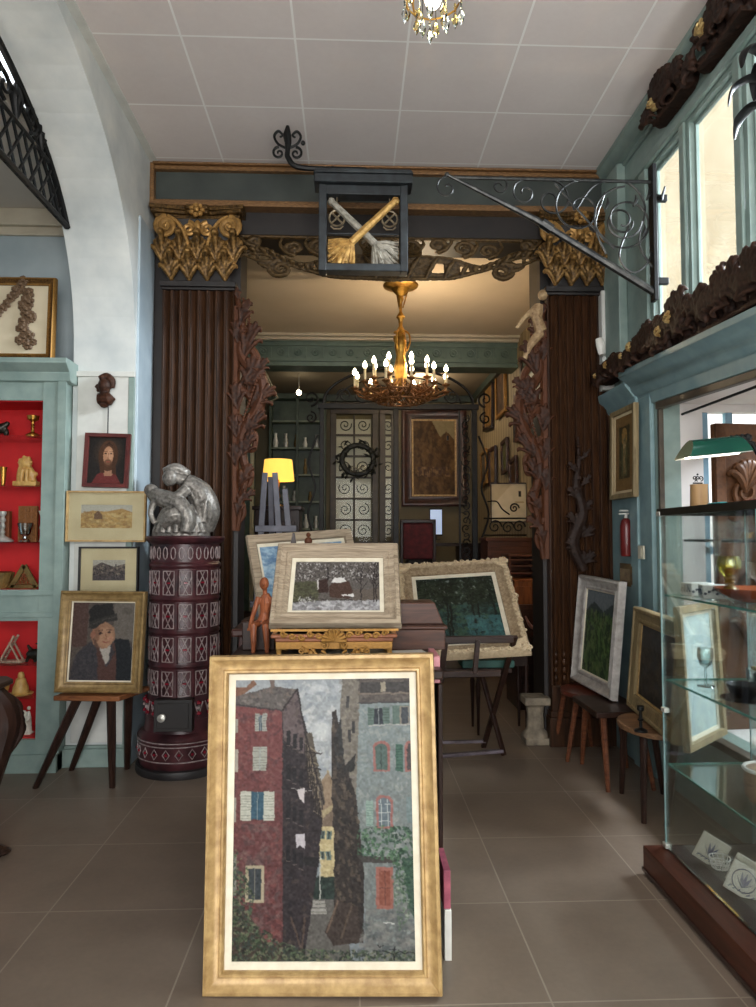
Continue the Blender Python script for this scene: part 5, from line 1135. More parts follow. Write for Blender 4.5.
# ================================================================ HANGING THINGS
# sign frame with two crossed gilded brooms
t = thing('hanging_sign', 'black metal hanging sign with two crossed brooms, one gilt and one grey', 'sign', (.075, 4.42, 3.145)); t.scale = (1, 1, .94)
f = MB()
f.b(-.285, -.235, -.05, .05, 0.002, .60).b(.235, .285, -.05, .05, 0.002, .60).b(-.283, .283, -.047, .047, .004, .055).b(-.283, .283, -.047, .047, .53, .598).b(-.315, .315, -.08, .08, .60, .66).b(-.235, .235, -.01, .01, .27, .282)
f.prism([(-.32, .66), (.32, .66), (.30, .69), (-.30, .69)], -.09, .09)
f.build('frame', simple('sign_black', (52, 58, 62), (30, 33, 36), 14, .55, .2, bump=.3), t, bevel=.006)
for s_, m_ in ((1, simple('gilded_broom', (214, 172, 100), (150, 112, 60), 30, .45, .4, bump=.5)), (-1, simple('grey_broom', (176, 170, 156), (118, 114, 104), 30, .5, .2, bump=.5))):
    y = -.035 if s_ > 0 else -.01
    mb = MB(); mb.tube([(s_ * .20, y, .49), (s_ * .0, y, .285), (-s_ * .08, y, .20)], [.022, .026, .026], 8).ball((s_ * .205, y, .495), .028, 8)
    b_ = mb.build('handle', m_, t)
    br = MB(); rg = random.Random(5)
    for k in range(90):
        a_ = rg.uniform(-.85, .85); dx = math.cos(-3 * PI / 4 + a_); dz = math.sin(-3 * PI / 4 + a_); L_ = rg.uniform(.12, .21)
        p0 = (-s_ * .07, .20)
        q0 = (p0[0] + s_ * dx * L_ * (1), p0[1] + dz * L_)
        q0 = (max(-.225, min(.225, q0[0])), max(.05, q0[1]))
        br.tube([(p0[0], y, p0[1] + .01), ((p0[0] + q0[0]) / 2, y + rg.uniform(-.02, .02), (p0[1] + q0[1]) / 2 + .01), (q0[0], y + rg.uniform(-.025, .025), q0[1])], [.012, .013, .006], 5)
    br.build('bristles', m_, t)
for x in (-.17, .17):
    mb = MB(); mb.tube([(x + .05 * math.cos(u), .0, .385 + .055 * math.sin(u)) for u in (k * PI / 8 for k in range(16))], .007, 5, 0, True)
    mb.tube([(x - .03, 0, .355), (x + .03, 0, .42)], .007, 5).tube([(x + .03, 0, .355), (x - .03, 0, .42)], .007, 5).tube([(x, 0, .44), (x, 0, .60)], .004, 5).tube([(x - .04, 0, .33), (x - .02, 0, .31), (x + .02, 0, .31), (x + .04, 0, .33)], .006, 5)
    mb.build('monogram', simple('tarnished_letters', (150, 134, 108), (84, 74, 60), 20, .5, .4), t)
# iron arm and finial carrying the sign
t = thing('sign_bracket', 'wrought-iron bracket with scrolled leafy finial against the ceiling tiles', 'bracket', (.075, 4.42, 3.80))
mb = MB().tube(curve([(0, 0, .015), (-.0, 0, .03), (-.2, -.0, .03), (-.42, 0, .04), (-.485, 0, .10), (-.49, 0, .14)]), [.014, .016, .018, .018, .016], 8)
mb.tube([(-.2, 0, .04), (-.2, .48, .05)], .014, 6).tube([(0, 0, -.0), (0, 0, .03)], .012, 6)
mb.b(-.24, -.16, .47, .485, -.02, .10)
mb.build('arm', M_iron, t)
mb = MB(); X0, Z0 = -.49, .13
for s_ in (-1, 1):
    mb.tube([(X0 + s_ * .055 + p[0], 0, Z0 + .0 + p[2]) for p in spiral(0, 0, .042, 1.3, PI / 2 if s_ > 0 else PI / 2, -s_, 20)], [.009, .006], 6)
    mb.tube(curve([(X0, 0, Z0 + .03), (X0 + s_ * .06, 0, Z0 + .06), (X0 + s_ * .085, 0, Z0 + .11), (X0 + s_ * .06, 0, Z0 + .145), (X0 + s_ * .032, 0, Z0 + .12), (X0 + s_ * .05, 0, Z0 + .105)]), [.008, .009, .006], 6)
mb.tube([(X0, 0, Z0), (X0 + .004, 0, Z0 + .07), (X0 - .004, 0, Z0 + .12), (X0, 0, Z0 + .17), (X0, 0, Z0 + .20)], [.014, .022, .028, .014, .004], 8).ball((X0, 0, Z0 + .205), .008, 7).ball((X0 + .10, 0, Z0 + .07), .016, 8)
mb.build('finial', M_iron, t)

# wrought-iron sign arm on the right-hand wall
t = thing('iron_bracket', 'long wrought-iron shop bracket with wire scrolls fixed to the right-hand window wall', 'bracket', (1.80, 4.0, 2.995))
MB().b(-.025, .0, -.03, .03, -.15, .67).b(-.02, .07, -.015, .015, .45, .49).b(-.02, .07, -.015, .015, -.05, -.01).tube([(-.03, 0, .50), (.03, -.03, .46), (.04, -.05, .52)], [.012, .018, .006], 6).build('post', M_iron, t, bevel=.004)
b_ = MB().tube([(0, 0, .57), (-1.2, 0, .575)], .010, 6).tube([(-.01, 0, -.1), (-.72, 0, .33), (-1.24, 0, .59)], [.024, .02, .009], 8)
b_.ball((-1.24, 0, .59), .016, 8).tube([(-.62, 0, .27), (-.68, 0, .31)], .03, 8)
b_.build('arm', M_irong, t)
s_ = MB(); W_ = .0065
for cx_, cz_, r_, tn, a0, dr in ((-.18, .33, .21, 1.75, PI / 2, 1), (-.20, .33, .12, 1.3, 0, -1), (-.45, .40, .17, 1.3, PI / 2, 1), (-.62, .45, .12, 1.2, PI / 2, -1), (-.78, .49, .08, 1.3, PI / 2, 1), (-.93, .53, .055, 1.2, PI / 2, -1), (-1.24, .51, .07, 1.1, PI / 2, 1)):
    s_.tube([(p[0], 0, p[2]) for p in spiral(cx_, cz_, r_, tn, a0, dr, 44, rin=.2)], W_, 5)
s_.tube(curve([(-.02, 0, .52), (.0, 0, .3), (-.04, 0, .1), (-.14, 0, .02), (-.22, 0, .12), (-.16, 0, .3)]), W_, 5)
s_.tube(curve([(-.02, 0, .05), (-.1, 0, .2), (-.06, 0, .42), (-.16, 0, .56), (-.35, 0, .55), (-.47, 0, .40)]), W_, 5)
s_.tube(curve([(-.25, 0, .16), (-.4, 0, .32), (-.6, 0, .55)]), W_, 5).tube(curve([(-.3, 0, .13), (-.36, 0, .3), (-.3, 0, .5)]), W_, 5)
for x, z in ((-.13, .42), (-.08, .24), (-.3, .40), (-.05, .46)): s_.tube([(x, 0, z), (x + .02, 0, z + .035), (x + .015, 0, z + .07)], [.005, .012, .003], 5)
s_.build('scrolls', M_irong, t)

# candle chandelier of the middle room
t = thing('chandelier', 'gilt chandelier with many candle bulbs and dark leafy arms in the middle room', 'chandelier', (.435, 6.1, 2.76)); t.scale = (1, 1, .845)
M_bulb = glow('warm_bulb', (1.0, .82, .55), 12); M_cand = simple('candle_cream', (222, 204, 160), (202, 182, 140), 10, .5)
M_chg = simple('chandelier_gilt', (222, 174, 84), (150, 104, 40), 16, .3, .85); M_chd = worn('dark_bronze_leaf', (140, 96, 58), (34, 24, 20), lo=.46, hi=.58, metal=.5, rough=.35)
mb = MB().lathe([(0, 1.18), (.05, 1.17), (.09, 1.15), (.16, 1.10), (.155, 1.085), (.12, 1.07), (.085, 1.06), (.04, 1.0), (.025, .98), (.03, .95), (.015, .92), (.012, .82), (.03, .78), (.04, .76), (.02, .73), (.018, .66), (.03, .64), (.04, .60), (.05, .52), (.055, .45), (.04, .35), (.05, .28), (.06, .22), (.05, .10), (.08, .04), (.06, -.02), (.02, -.06), (0, -.09)], 20)
for k in range(3):
    a = k * 2 * PI / 3
    mb.tube(curve([(.03 * math.cos(a), .03 * math.sin(a), .62), (.075 * math.cos(a), .075 * math.sin(a), .58), (.08 * math.cos(a), .08 * math.sin(a), .48), (.05 * math.cos(a), .05 * math.sin(a), .40)]), .009, 6)
    mb.tube(curve([(.035 * math.cos(a), .035 * math.sin(a), .99), (.06 * math.cos(a), .06 * math.sin(a), 1.03), (.02 * math.cos(a), .02 * math.sin(a), .86)]), .007, 6)
    mb.ball((.045 * math.cos(a + 1), .045 * math.sin(a + 1), .53), (.022, .022, .045), 8).ball((.045 * math.cos(a + 1), .045 * math.sin(a + 1), .60), .018, 8)
mb.tube([(0, 0, 1.17), (0, 0, 1.19)], .02, 8)
mb.build('stem', M_chg, t)
rg = random.Random(8)
def ch_arm(a, R_, zc, hc, lit):
    ca, sa = math.cos(a), math.sin(a); P = lambda r, z: (r * ca, r * sa, z)
    m_ = MB().tube(curve([P(.04, .10), P(R_ * .35, -.02), P(R_ * .65, -.09), P(R_ * .93, -.05), P(R_, zc - .03)]), [.012, .011, .008], 6)
    m_.tube([(P(R_ * .62, -.03)[0] + p[0] * ca, P(R_ * .62, -.03)[1] + p[0] * sa, -.03 + p[2]) for p in spiral(0, 0, .05, 1.4, -PI / 2, 1, 14)], [.008, .005], 5)
    m_.T = Matrix.Translation(P(R_, zc - .03)); m_.lathe([(0, -.01), (.012, -.01), (.015, .0), (.036, .015), (.038, .022), (.012, .02), (.014, .04), (0, .04)], 10)
    m_.T = Matrix.Identity(4)
    for u in (.3, .55, .8):
        q = P(R_ * u, -.05 + .02 * math.sin(u * 9)); m_.tube(curve([q, (q[0] + .03 * sa, q[1] - .03 * ca, q[2] + .035), (q[0] + .045 * sa, q[1] - .045 * ca, q[2] + .01)]), [.006, .016, .004], 5, flat=.5); m_.tube(curve([q, (q[0] - .03 * sa, q[1] + .03 * ca, q[2] - .02), (q[0] - .045 * sa, q[1] + .045 * ca, q[2] + .01)]), [.006, .016, .004], 5, flat=.5)
    arm = m_.build('arm', M_chd, t)
    c_ = MB(); c_.T = Matrix.Translation(P(R_, zc)); c_.lathe([(0, 0), (.011, 0), (.011, hc), (.0, hc)], 10).build('candle', M_cand, arm)
    b2 = MB(); b2.T = Matrix.Translation(P(R_, zc + hc)); b2.lathe([(0, 0), (.010, .0), (.018, .016), (.02, .03), (.012, .054), (.003, .074), (0, .076)], 10).build('bulb', M_bulb if lit else M_white, arm)
for k in range(12): ch_arm(k * PI / 6 + .15, .41, .0 + .02 * (k % 2), .125, 1)
for k in range(8): ch_arm(k * PI / 4 + .3, .25, .11, .14, 1)
mb = MB()
for k in range(70):
    a = rg.uniform(0, 2 * PI); r = rg.uniform(.08, .33); z = -.07 - .12 * (1 - r / .33) + rg.uniform(-.05, .06); d = rg.uniform(0, 6)
    q = (r * math.cos(a), r * math.sin(a), z); mb.tube(curve([q, (q[0] + .025 * math.cos(d), q[1] + .025 * math.sin(d), z + .03), (q[0] + .05 * math.cos(d), q[1] + .05 * math.sin(d), z)]), [.005, .016, .003], 5, flat=.5)
for rr, z in ((.33, -.06), (.22, -.13)): mb.tube([(rr * math.cos(u), rr * math.sin(u), z) for u in (k * PI / 16 for k in range(32))], .009, 5, 0, True)
mb.build('leafy_basket', M_chd, t)
pl = bpy.data.lights.new('chandelier_glow', 'POINT'); plo = bpy.data.objects.new('chandelier_glow', pl); COL.objects.link(plo)
pl.energy = 16; pl.color = (1, .76, .48); pl.shadow_soft_size = .012; plo.parent = t; plo.location = (.239, .074, .34)

# crystal chandelier just entering the picture at the top
t = thing('crystal_chandelier', 'glowing crystal chandelier drop cut off by the top of the picture', 'chandelier', (.315, 2.62, 3.42))
mb = MB().lathe([(0, .80), (.06, .79), (.05, .74), (.012, .70), (.010, .40), (.03, .36), (.05, .30), (.03, .24), (.06, .2), (.0, .18)], 16)
for k in range(12): a = k * PI / 6; mb.tube([(.11 * math.cos(a), .11 * math.sin(a), .13), (.11 * math.cos(a + PI / 6), .11 * math.sin(a + PI / 6), .13)], .004, 5)
for k in range(6): a = k * PI / 3; mb.tube(curve([(.02 * math.cos(a), .02 * math.sin(a), .26), (.13 * math.cos(a), .13 * math.sin(a), .22), (.12 * math.cos(a), .12 * math.sin(a), .14)]), .005, 5)
mb.build('frame', M_brass, t)
for k in range(12):
    a = k * PI / 6; m_ = MB(); m_.T = Matrix.Translation((.11 * math.cos(a), .11 * math.sin(a), .0))
    zz = .035 + .025 * (k % 3); m_.lathe([(0, zz - .01), (.010, zz + .012), (.014, zz + .03), (.005, zz + .055), (0, zz + .057)], 6); m_.tube([(0, 0, zz + .055), (0, 0, .128)], .002, 4); [m_.ball((0, 0, zz + .068 + .013 * j), .006, 6) for j in range(3)]
    m_.build('crystal_drop', M_goldcrystal if k % 3 else M_crystal, t)
for k in range(6):
    a = k * PI / 3 + .2; m_ = MB(); m_.T = Matrix.Translation((.055 * math.cos(a), .055 * math.sin(a), 0)); m_.lathe([(0, .0 + .01 * (k % 2)), (.012, .03), (.015, .05), (.004, .08), (0, .085)], 6); m_.tube([(0, 0, .08), (0, 0, .17)], .002, 4); m_.build('crystal_drop', M_goldcrystal if k % 2 else M_crystal, t)
MB().ball((0, 0, .14), (.035, .035, .05), 14).build('bulb', glow('cool_bulb', (1, .86, .55), 9), t)

# ================================================================ CENTRE GROUP
# dark cabinet behind the big painting
t = thing('cabinet', 'dark red-brown cabinet standing behind the big alley painting', 'cabinet', (-.08, 2.92, 0))
mb = MB().b(-.385, .385, -.30, .30, .08, .93).b(-.40, .40, -.315, .31, 0, .08).b(-.42, .42, -.335, .33, .93, .965)
mb.build('body', M_darkwood, t, bevel=.006)
for s_ in (-1, 1):
    d = MB().b(min(s_ * .01, s_ * .36), max(s_ * .01, s_ * .36), -.318, -.30, .12, .90).b(min(s_ * .06, s_ * .31), max(s_ * .06, s_ * .31), -.324, -.318, .18, .84).build('door', M_darkwoodz, t, bevel=.004)
    MB().ball((s_ * .035, -.33, .52), .012, 8).build('knob', M_brass, d)
# dark red chest with a projecting top at the left
t = thing('chest', 'low polished dark red chest with a projecting top left of the gilded stand', 'chest', (-.325, 3.42, 0))
MB().b(-.19, .30, -.16, .32, .10, 1.0).build('body', simple('mahogany', (68, 32, 27), (40, 19, 17), 5, .4, spec=.25), t, bevel=.005)
MB().b(-.22, .33, -.19, .35, 1.0, 1.035).build('top', simple('mahogany_top', (70, 40, 34), (44, 26, 22), 5, .35, spec=.25), t, bevel=.008)
MB().b(-.21, .32, -.18, .34, 0, .10).build('base', MATS['mahogany'], t, bevel=.005)
# gilded stand
t = thing('gilded_stand', 'small carved and gilded stand carrying the snowy village painting', 'stand', (-.066, 2.93, .966))
MB().b(-.235, .235, -.13, .16, .072, .104).b(-.25, .25, -.14, .17, .088, .104).build('top', simple('gilded_red_wood', (150, 92, 58), (110, 62, 40), 10, .35, .2), t, bevel=.005)
mb = MB().b(-.23, .23, -.125, -.105, .045, .075)
for s_ in (-1, 1):
    for k, (x, z, r) in enumerate(((.05, .02, .02), (.09, .03, .017), (.13, .04, .014), (.04, .06, .018))): mb.tube([(p[0], -.135, p[2]) for p in spiral(s_ * x, z, r, 1.3, PI / 2, s_, 12)], [.006, .004], 5)
    for k in range(6): mb.ball((s_ * (.02 + .018 * k), -.135, .0 + .008 * k), (.012, .008, .012), 6)
for k in range(9): a = PI * k / 8; mb.tube([(0, -.14, .08), (.05 * math.cos(a), -.15, .08 + .045 * math.sin(a))], [.006, .008], 5)
for s_ in (-1, 1):
    for k in range(5): mb.tube([(p[0], -.14, p[2]) for p in spiral(s_ * (.06 + .035 * k), .10 + .008 * math.sin(k * 2), .014, 1.2, 0, s_, 10)], [.006, .004], 5)
mb.build('carved_apron', M_oldgold, t)
for x in (-.22, .22):
    for y in (-.11, .14): MB().tube([(x, y, .075), (x, y, .03), (x, y, 0)], [.014, .01, .014], 8).build('leg', M_oldgold, t)
MB().b(-.26, .26, -.05, -.035, .104, .113).build('ledge', M_oldgold, t)
for x in (-.12, .12): MB().beam((x, .125, .10), (x, .40, .42), .02, .015).build('easel_strut', M_darkwood, t)
# articulated wooden figure
mb = MB()
H_ = {'pel': (0, 0, .14), 'ch': (.015, .01, .26), 'nk': (.01, .0, .31), 'hd': (.008, -.008, .345)}
mb.tube([H_['pel'], (.01, .01, .19), (.02, .01, .25), (.012, .005, .29)], [.032, .026, .036, .02], 12).tube([(.012, .003, .29), (.01, 0, .315)], .012, 8).ball(H_['hd'], (.025, .028, .034), 12).ball((.008, -.036, .34), (.006, .008, .009), 6)
for s_ in (-1, 1):
    mb.tube([(s_ * .036 + .015, 0, .275), (s_ * .052 + .01, -.01, .20), (s_ * .045 - .01, -.05, .14), (s_ * .04 - .015, -.07, .125)], [.015, .013, .010, .008], 8)
    mb.tube([(s_ * .02, 0, .14), (s_ * .03 - .005, -.085, .135), (s_ * .032, -.09, .06), (s_ * .034, -.085, .0)], [.022, .019, .015, .01], 8).tube([(s_ * .034, -.08, -.0), (s_ * .036, -.125, -.008)], [.011, .009], 8)
    for k in range(4): mb.tube([(s_ * .04 - .015 + (k - 1.5) * .005, -.072, .124), (s_ * .04 - .015 + (k - 1.5) * .006, -.09, .112)], [.0035, .003], 5)
single(mb.sculpt('wooden_figure', wood('figure_wood', (150, 88, 56), (98, 52, 34), 12, 'z', .4), voxel=.003, sm=2), 'jointed wooden artist figure sitting on a ledge left of the snowy painting', 'figure', (-.385, 3.09, .962)).scale = (.86, .86, .84)
MB_f = MB().b(-.07, .07, -.06, .06, 0, .13).b(-.075, .075, -.065, .065, .12, .128)
lone('wooden_block', MB_f, M_darkwood, 'dark wooden block under the jointed figure', 'block', (-.40, 3.13, .965), bevel=.004)
# small things whose tops show above the snowy painting
mb = MB().prism([(-.03, 0), (.03, 0), (.004, .14), (-.004, .14)], -.012, .012).b(-.006, .006, -.016, -.01, .01, .12).b(-.02, .02, -.02, .02, -.30, 0)
lone('metronome', mb, M_darkwoodz, 'dark pointed wooden metronome top behind the snowy painting', 'metronome', (-.275, 3.37, 1.335))
mb = MB().ball((0, 0, .06), (.034, .03, .036), 12).ball((0, 0, .10), .02, 10).ball((.0, 0, .13), .012, 8).tube([(0, 0, .04), (0, 0, .0)], [.05, .06], 12).tube([(0, 0, 0), (0, 0, -.30)], [.06, .055], 12)
lone('carved_finial', mb, M_carve, 'brown turned wooden head-shaped knob just above the snowy painting', 'finial', (-.205, 3.38, 1.335))
# box, tray and paper at the right
t = thing('wooden_chest', 'brown sloping-lid writing box right of the snowy painting', 'box', (.30, 3.15, .965))
MB().b(-.13, .11, -.10, .10, 0, .09).build('body', wood('box_brown', (84, 52, 38), (48, 30, 24), 6, 'x', .35), t, bevel=.004)
MB().prism([(-.115, .09), (.118, .09), (.118, .105), (-.115, .105)], -.115, .12, axis='y').prism([(-.11, .105), (.11, .105), (.07, .20), (-.11, .20)], -.05, .11).build('lid', MATS['box_brown'], t, bevel=.004)
single(MB().b(-.07, .07, -.05, .05, 0, .003).build('paper_sheet', M_white), 'white sheet of paper lying in front of the brown writing box', 'paper', (.245, 2.98, .966), .15)
# rack of prints beside/behind the big painting
t = thing('magazine_rack', 'narrow dark stand showing just right of the big painting', 'rack', (.328, 2.80, 0))
MB().b(-.03, -.012, -.14, .14, 0, .90).b(.0, .018, -.14, .14, 0, .90).b(-.03, .018, -.14, .14, .18, .195).build('frame', M_darkwoodz, t, bevel=.004)
single(MB().b(-.012, .012, -.10, .10, 0, .10).b(-.009, .009, -.097, .103, .003, .097).build('book', simple('pink_cover', (206, 142, 146), (178, 108, 118), 14, .5), bevel=.002), 'pink covered book standing on top of the narrow dark stand', 'book', (.325, 2.76, .903), 0)
single(MB().b(-.012, .012, -.09, .09, 0, .17).build('book', M_white, bevel=.002), 'white paperback leaning at floor level right of the big painting', 'book', (.336, 2.555, .0))
single(MB().b(-.012, .012, -.09, .09, 0, .13).build('book', simple('magenta_cover', (176, 92, 108), (130, 60, 80), 20, .5), bevel=.002), 'red-pink paperback standing on the white one right of the big painting', 'book', (.334, 2.56, .171))
# trestle under the woodland painting
t = thing('trestle', 'dark folding trestle stand with crossed legs carrying the woodland painting', 'trestle', (.75, 4.60, 0))
LGA = [((-.40, -.12, .83), (-.40, -.10, .0)), ((.28, -.24, .83), (.25, .10, .0)), ((-.10, -.20, .83), (-.12, -.12, .55)), ((.17, .20, .60), (.245, -.10 + .18, 0))]
MB().beam((-.20, -.33, .83), (.24, -.33, .835), .03, .045).beam((-.20, -.33, .625), (.16, -.33, .63), .03, .04).beam((.02, -.34, .83), (.0, -.34, .63), .03, .03).build('rail', M_darkwood, t, bevel=.004)
for p, q in (((-.36, -.20, .84), (-.24, .30, 0)), ((.27, -.25, .84), (.17, .30, 0)), ((-.16, -.235, .83), (-.19, -.20, .55)), ((-.40, .2, .60), (-.20, -.10, 0)), ((.12, .2, .60), (.26, .05, 0.02))):
    MB().beam(p, q, .034, .022).build('leg', M_darkwoodz, t, bevel=.003)
MB().beam((-.24, .26, .05), (.18, .27, .05), .03, .02).beam((-.22, -.05, .05), (.25, .05, .05), .04, .02, 0).build('stretcher', simple('worn_grey_wood', (112, 102, 110), (72, 62, 66), 10, .6), t, bevel=.003)
MB().b(-.40, .30, -.02, .30, .57, .60).build('shelf', M_darkwood, t, bevel=.003)
single(MB().b(-.17, .17, -.10, .10, 0, .05).b(-.165, .175, -.095, .105, .008, .042).build('green_box', simple('green_cloth', (44, 92, 82), (28, 66, 60), 12, .6), bevel=.004), 'flat dark green box lying under the woodland painting', 'box', (.90, 4.70, .60))
# small spindle table behind the trestle, right
t = thing('side_table', 'small dark table with thin turned legs behind the trestle', 'table', (1.12, 5.32, 0))
MB().b(-.22, .22, -.16, .16, .58, .605).b(-.19, .19, -.13, .13, .50, .58).build('top', M_darkwood, t, bevel=.004)
for x in (-.18, .18):
    for y in (-.12, .12): MB().tube([(x, y, .51), (x, y, .4), (x, y, .35), (x, y, .2), (x, y, 0)], [.018, .012, .02, .013, .009], 8).build('leg', M_darkwoodz, t)
single(MB().b(-.10, .10, -.07, .07, 0, .012).b(-.09, .095, -.066, .066, .012, .022).build('book', simple('cream_paper', (206, 190, 160), (186, 168, 138), 10, .7), bevel=.002), 'cream coloured booklet lying on the small dark side table', 'book', (1.20, 5.25, .606), .1)
# stone pedestal
M_stone = simple('worn_stone', (150, 138, 118), (96, 86, 74), 14, .85, bump=.4, detail=7)
mb = MB().b(-.085, .085, -.085, .085, 0, .05).lathe([(.10, .05), (.09, .075), (.065, .10), (.06, .20), (.065, .26), (.09, .28), (.0, .28)], 8, a0=PI / 8, a1=2 * PI + PI / 8).b(-.09, .09, -.09, .09, .275, .33)
lone('stone_pedestal', mb, M_stone, 'small weathered stone pedestal on the floor by the right pilaster', 'pedestal', (1.31, 5.0, 0), bevel=.008)
t = thing('low_table', 'dark low table behind the chest carrying the blue painting', 'table', (-.15, 4.0, 0))
MB().b(-.36, .36, -.22, .24, .86, .90).b(-.33, .33, -.2, .22, .78, .86).build('top', M_darkwood, t, bevel=.004)
for x in (-.30, .30):
    for y in (-.17, .19): MB().tube([(x, y, .79), (x, y, 0)], [.026, .018], 8).build('leg', M_darkwoodz, t)
half = [(.15 * math.cos(a), -.02 + .24 * math.sin(a)) for a in np.linspace(-PI / 2, PI / 2, 13)] + [(-.12, .20), (-.12, -.24)]
stool('milking_stool', 'reddish brown stool nearest the pilaster with thin splayed legs', [(-x, y * .82) for x, y in half][::-1], .44,
      [(-.08, -.12, -.15, -.12), (-.08, .14, -.13, .22), (.06, -.14, .10, -.16), (.06, .14, .12, .20)], simple('red_brown_seat', (104, 52, 38), (66, 32, 26), 8, .3), M_stoolwood, (1.555, 4.69, 0), .03, 'stools along the right wall', legw=.017)
stool('plank_stool', 'almost black square stool between the reddish one and the worn half-round one', [(-.17, -.2), (.14, -.2), (.14, .24), (-.17, .24)], .445,
      [(-.11, -.14, -.115, -.22), (-.11, .16, -.10, .28), (.10, -.14, .16, -.2), (.10, .16, .16, .2)], M_darkwood, M_stoolwood, (1.585, 4.24, 0), .035, 'stools along the right wall', legw=.018)
stool('half_round_stool', 'worn brown half-round stool nearest the glass display case', [(-x * 1.15, y) for x, y in half][::-1], .45,
      [(-.10, .12, -.09, .20), (-.10, -.14, -.14, -.22), (.07, -.14, -.04, -.26), (.07, .14, .14, .18)], M_palewood, M_darkwoodz, (1.63, 3.80, 0), .03, 'stools along the right wall', legw=.018)
# black iron candle holder standing by the glass case
mb = MB().lathe([(0, 0), (.035, 0), (.03, .01), (.008, .02), (.008, .05), (.016, .06), (.008, .07), (.008, .10), (.018, .11), (.018, .13), (0, .13)], 14)
lone('iron_candlestick', mb, M_iron, 'short black candlestick with chrome bands on the half-round stool', 'candlestick', (1.50, 3.62, .451))
# fire extinguisher, switch, sensor
t = thing('fire_extinguisher', 'slim dark red fire extinguisher on the side wall below the narrow print', 'extinguisher', (1.815, 4.56, 1.33))
MB().lathe([(0, 0), (.034, 0), (.038, .012), (.038, .20), (.03, .235), (.014, .25), (0, .25)], 18).build('cylinder', simple('extinguisher_red', (116, 34, 30), (88, 24, 24), 6, .3), t)
MB().lathe([(.012, .245), (.012, .28), (0, .28)], 10).b(-.05, .02, -.008, .008, .275, .285).b(-.045, .015, -.008, .008, .295, .305).build('valve', M_silver, t)
MB().b(.03, .052, -.02, .02, .12, .16).build('bracket', M_iron, t)
t = thing('light_switch', 'square cream light switch on the teal post beside the glass case', 'switch', (1.812, 4.33, 1.36))
MB().b(0, .012, -.042, .042, -.042, .042).build('plate', simple('switch_cream', (206, 200, 180), (196, 190, 170), 8, .4), t, bevel=.003)
MB().b(-.006, .0, -.02, .02, -.028, .028).build('rocker', MATS['switch_cream'], t, bevel=.002)
t = thing('motion_sensor', 'small white motion sensor beside the right pilaster under the window corner', 'sensor', (1.75, 4.80, 2.80))
MB().tube([(-.01, 0, .05), (0, -.01, .0), (.01, 0, -.06)], [.026, .034, .024], 12, flat=.8).build('housing', M_white, t); MB().tube([(.01, .0, -.04), (.05, .06, -.05)], .012, 8).build('bracket', M_white, t)

# ================================================================ CARVINGS ON THE RIGHT WALL
def garland_carving(name, label, L, Hs, loc, seed, gilt):
    """carved wood group running along the wall (local x runs along +y of the room)"""
    rg = random.Random(seed); t = thing(name, label, 'carving', loc, 0, None)
    mb = MB(); n = int(L / .07)
    for i in range(n):
        u = i / (n - 1); y = -L / 2 + L * u; h = np.interp(u, [0, .25, .5, .75, 1], Hs)
        mb.ball((rg.uniform(-.01, .02), y, h * .42), (rg.uniform(.05, .065), .06, h * rg.uniform(.38, .48)), 8)
        for q in range(3):
            mb.T = Matrix.Rotation(-PI / 2, 4, 'Z'); mb.fan(-y + rg.uniform(-.03, .03), -.045, h * rg.uniform(.2, .5), .10, rg.uniform(.6, .95) * h, rg.uniform(-1.3, 1.3), 5, .035)
        mb.T = Matrix.Identity(4)
        if i % 3 == 1: mb.tube([(-.085, y + p[0], h * .45 + p[2]) for p in spiral(0, 0, h * .3, 1.4, rg.uniform(0, 6), rg.choice((-1, 1)), 14)], [.018, .01], 6)
    mb.b(-.05, .04, -L / 2, L / 2, 0, .025)
    mb.sculpt('body', M_carve2, t, voxel=.0075, sm=1, disp=.008, dscale=.02)
    for (y, z, r) in gilt:
        g = MB(); g.ball((-.075, y, z), (r * .8, r, r), 10)
        for k in range(5): g.tube([(-.10, y + r * .9 * math.cos(k), z + r * .9 * math.sin(k)), (-.11, y + r * .4 * math.cos(k + 1), z + r * .4 * math.sin(k + 1))], r * .25, 6)
        g.build('gilt_flower', M_giltspot, t)
    return t
M_carve2 = worn('dark_brown_carving', (72, 47, 35), (22, 14, 11), lo=.485, hi=.60, rough=.6)
M_giltspot = simple('gilt_patches', (216, 192, 132), (150, 112, 60), 26, .4, .5)
garland_carving('carved_garland', 'dark carved leaf cluster at the far end of the teal cornice', .42, [.10, .13, .10, .09, .06], (1.775, 4.56, 2.512), 3, [(-.05, .075, .028), (.15, .05, .02)])
garland_carving('carved_garland', 'dark carved garland with gilt spot in the middle of the teal cornice top', .48, [.20, .17, .14, .12, .10], (1.775, 4.09, 2.50), 5, [(.03, .10, .034), (.16, .08, .022)])
garland_carving('carved_garland', 'large dark carved garland nearest the viewer on the teal cornice', 1.15, [.22, .24, .24, .27, .19], (1.775, 3.26, 2.455), 9, [(.34, .16, .040), (.46, .12, .035)])
garland_carving('wall_carving', 'dark carved head with gilt collar high under the ceiling beside the iron bracket', .36, [.14, .19, .2, .18, .10], (1.83, 3.80, 3.89), 12, [(.08, .07, .035)])
garland_carving('wall_carving', 'larger dark carved cluster with gilt collar under the ceiling nearer the viewer', .42, [.22, .22, .21, .18, .10], (1.83, 3.24, 3.87), 15, [(.06, .11, .045)])
t = thing('iron_leaf_lamp_arm', 'black leafy iron ornament hanging at the upper right edge', 'ornament', (1.65, 2.62, 3.16))
mb = MB().tube([(0, 0, 0), (.01, 0, .4), (.02, 0, .97)], [.02, .03, .035], 8)
mb.build('rod', M_iron, t)
lf = MB()
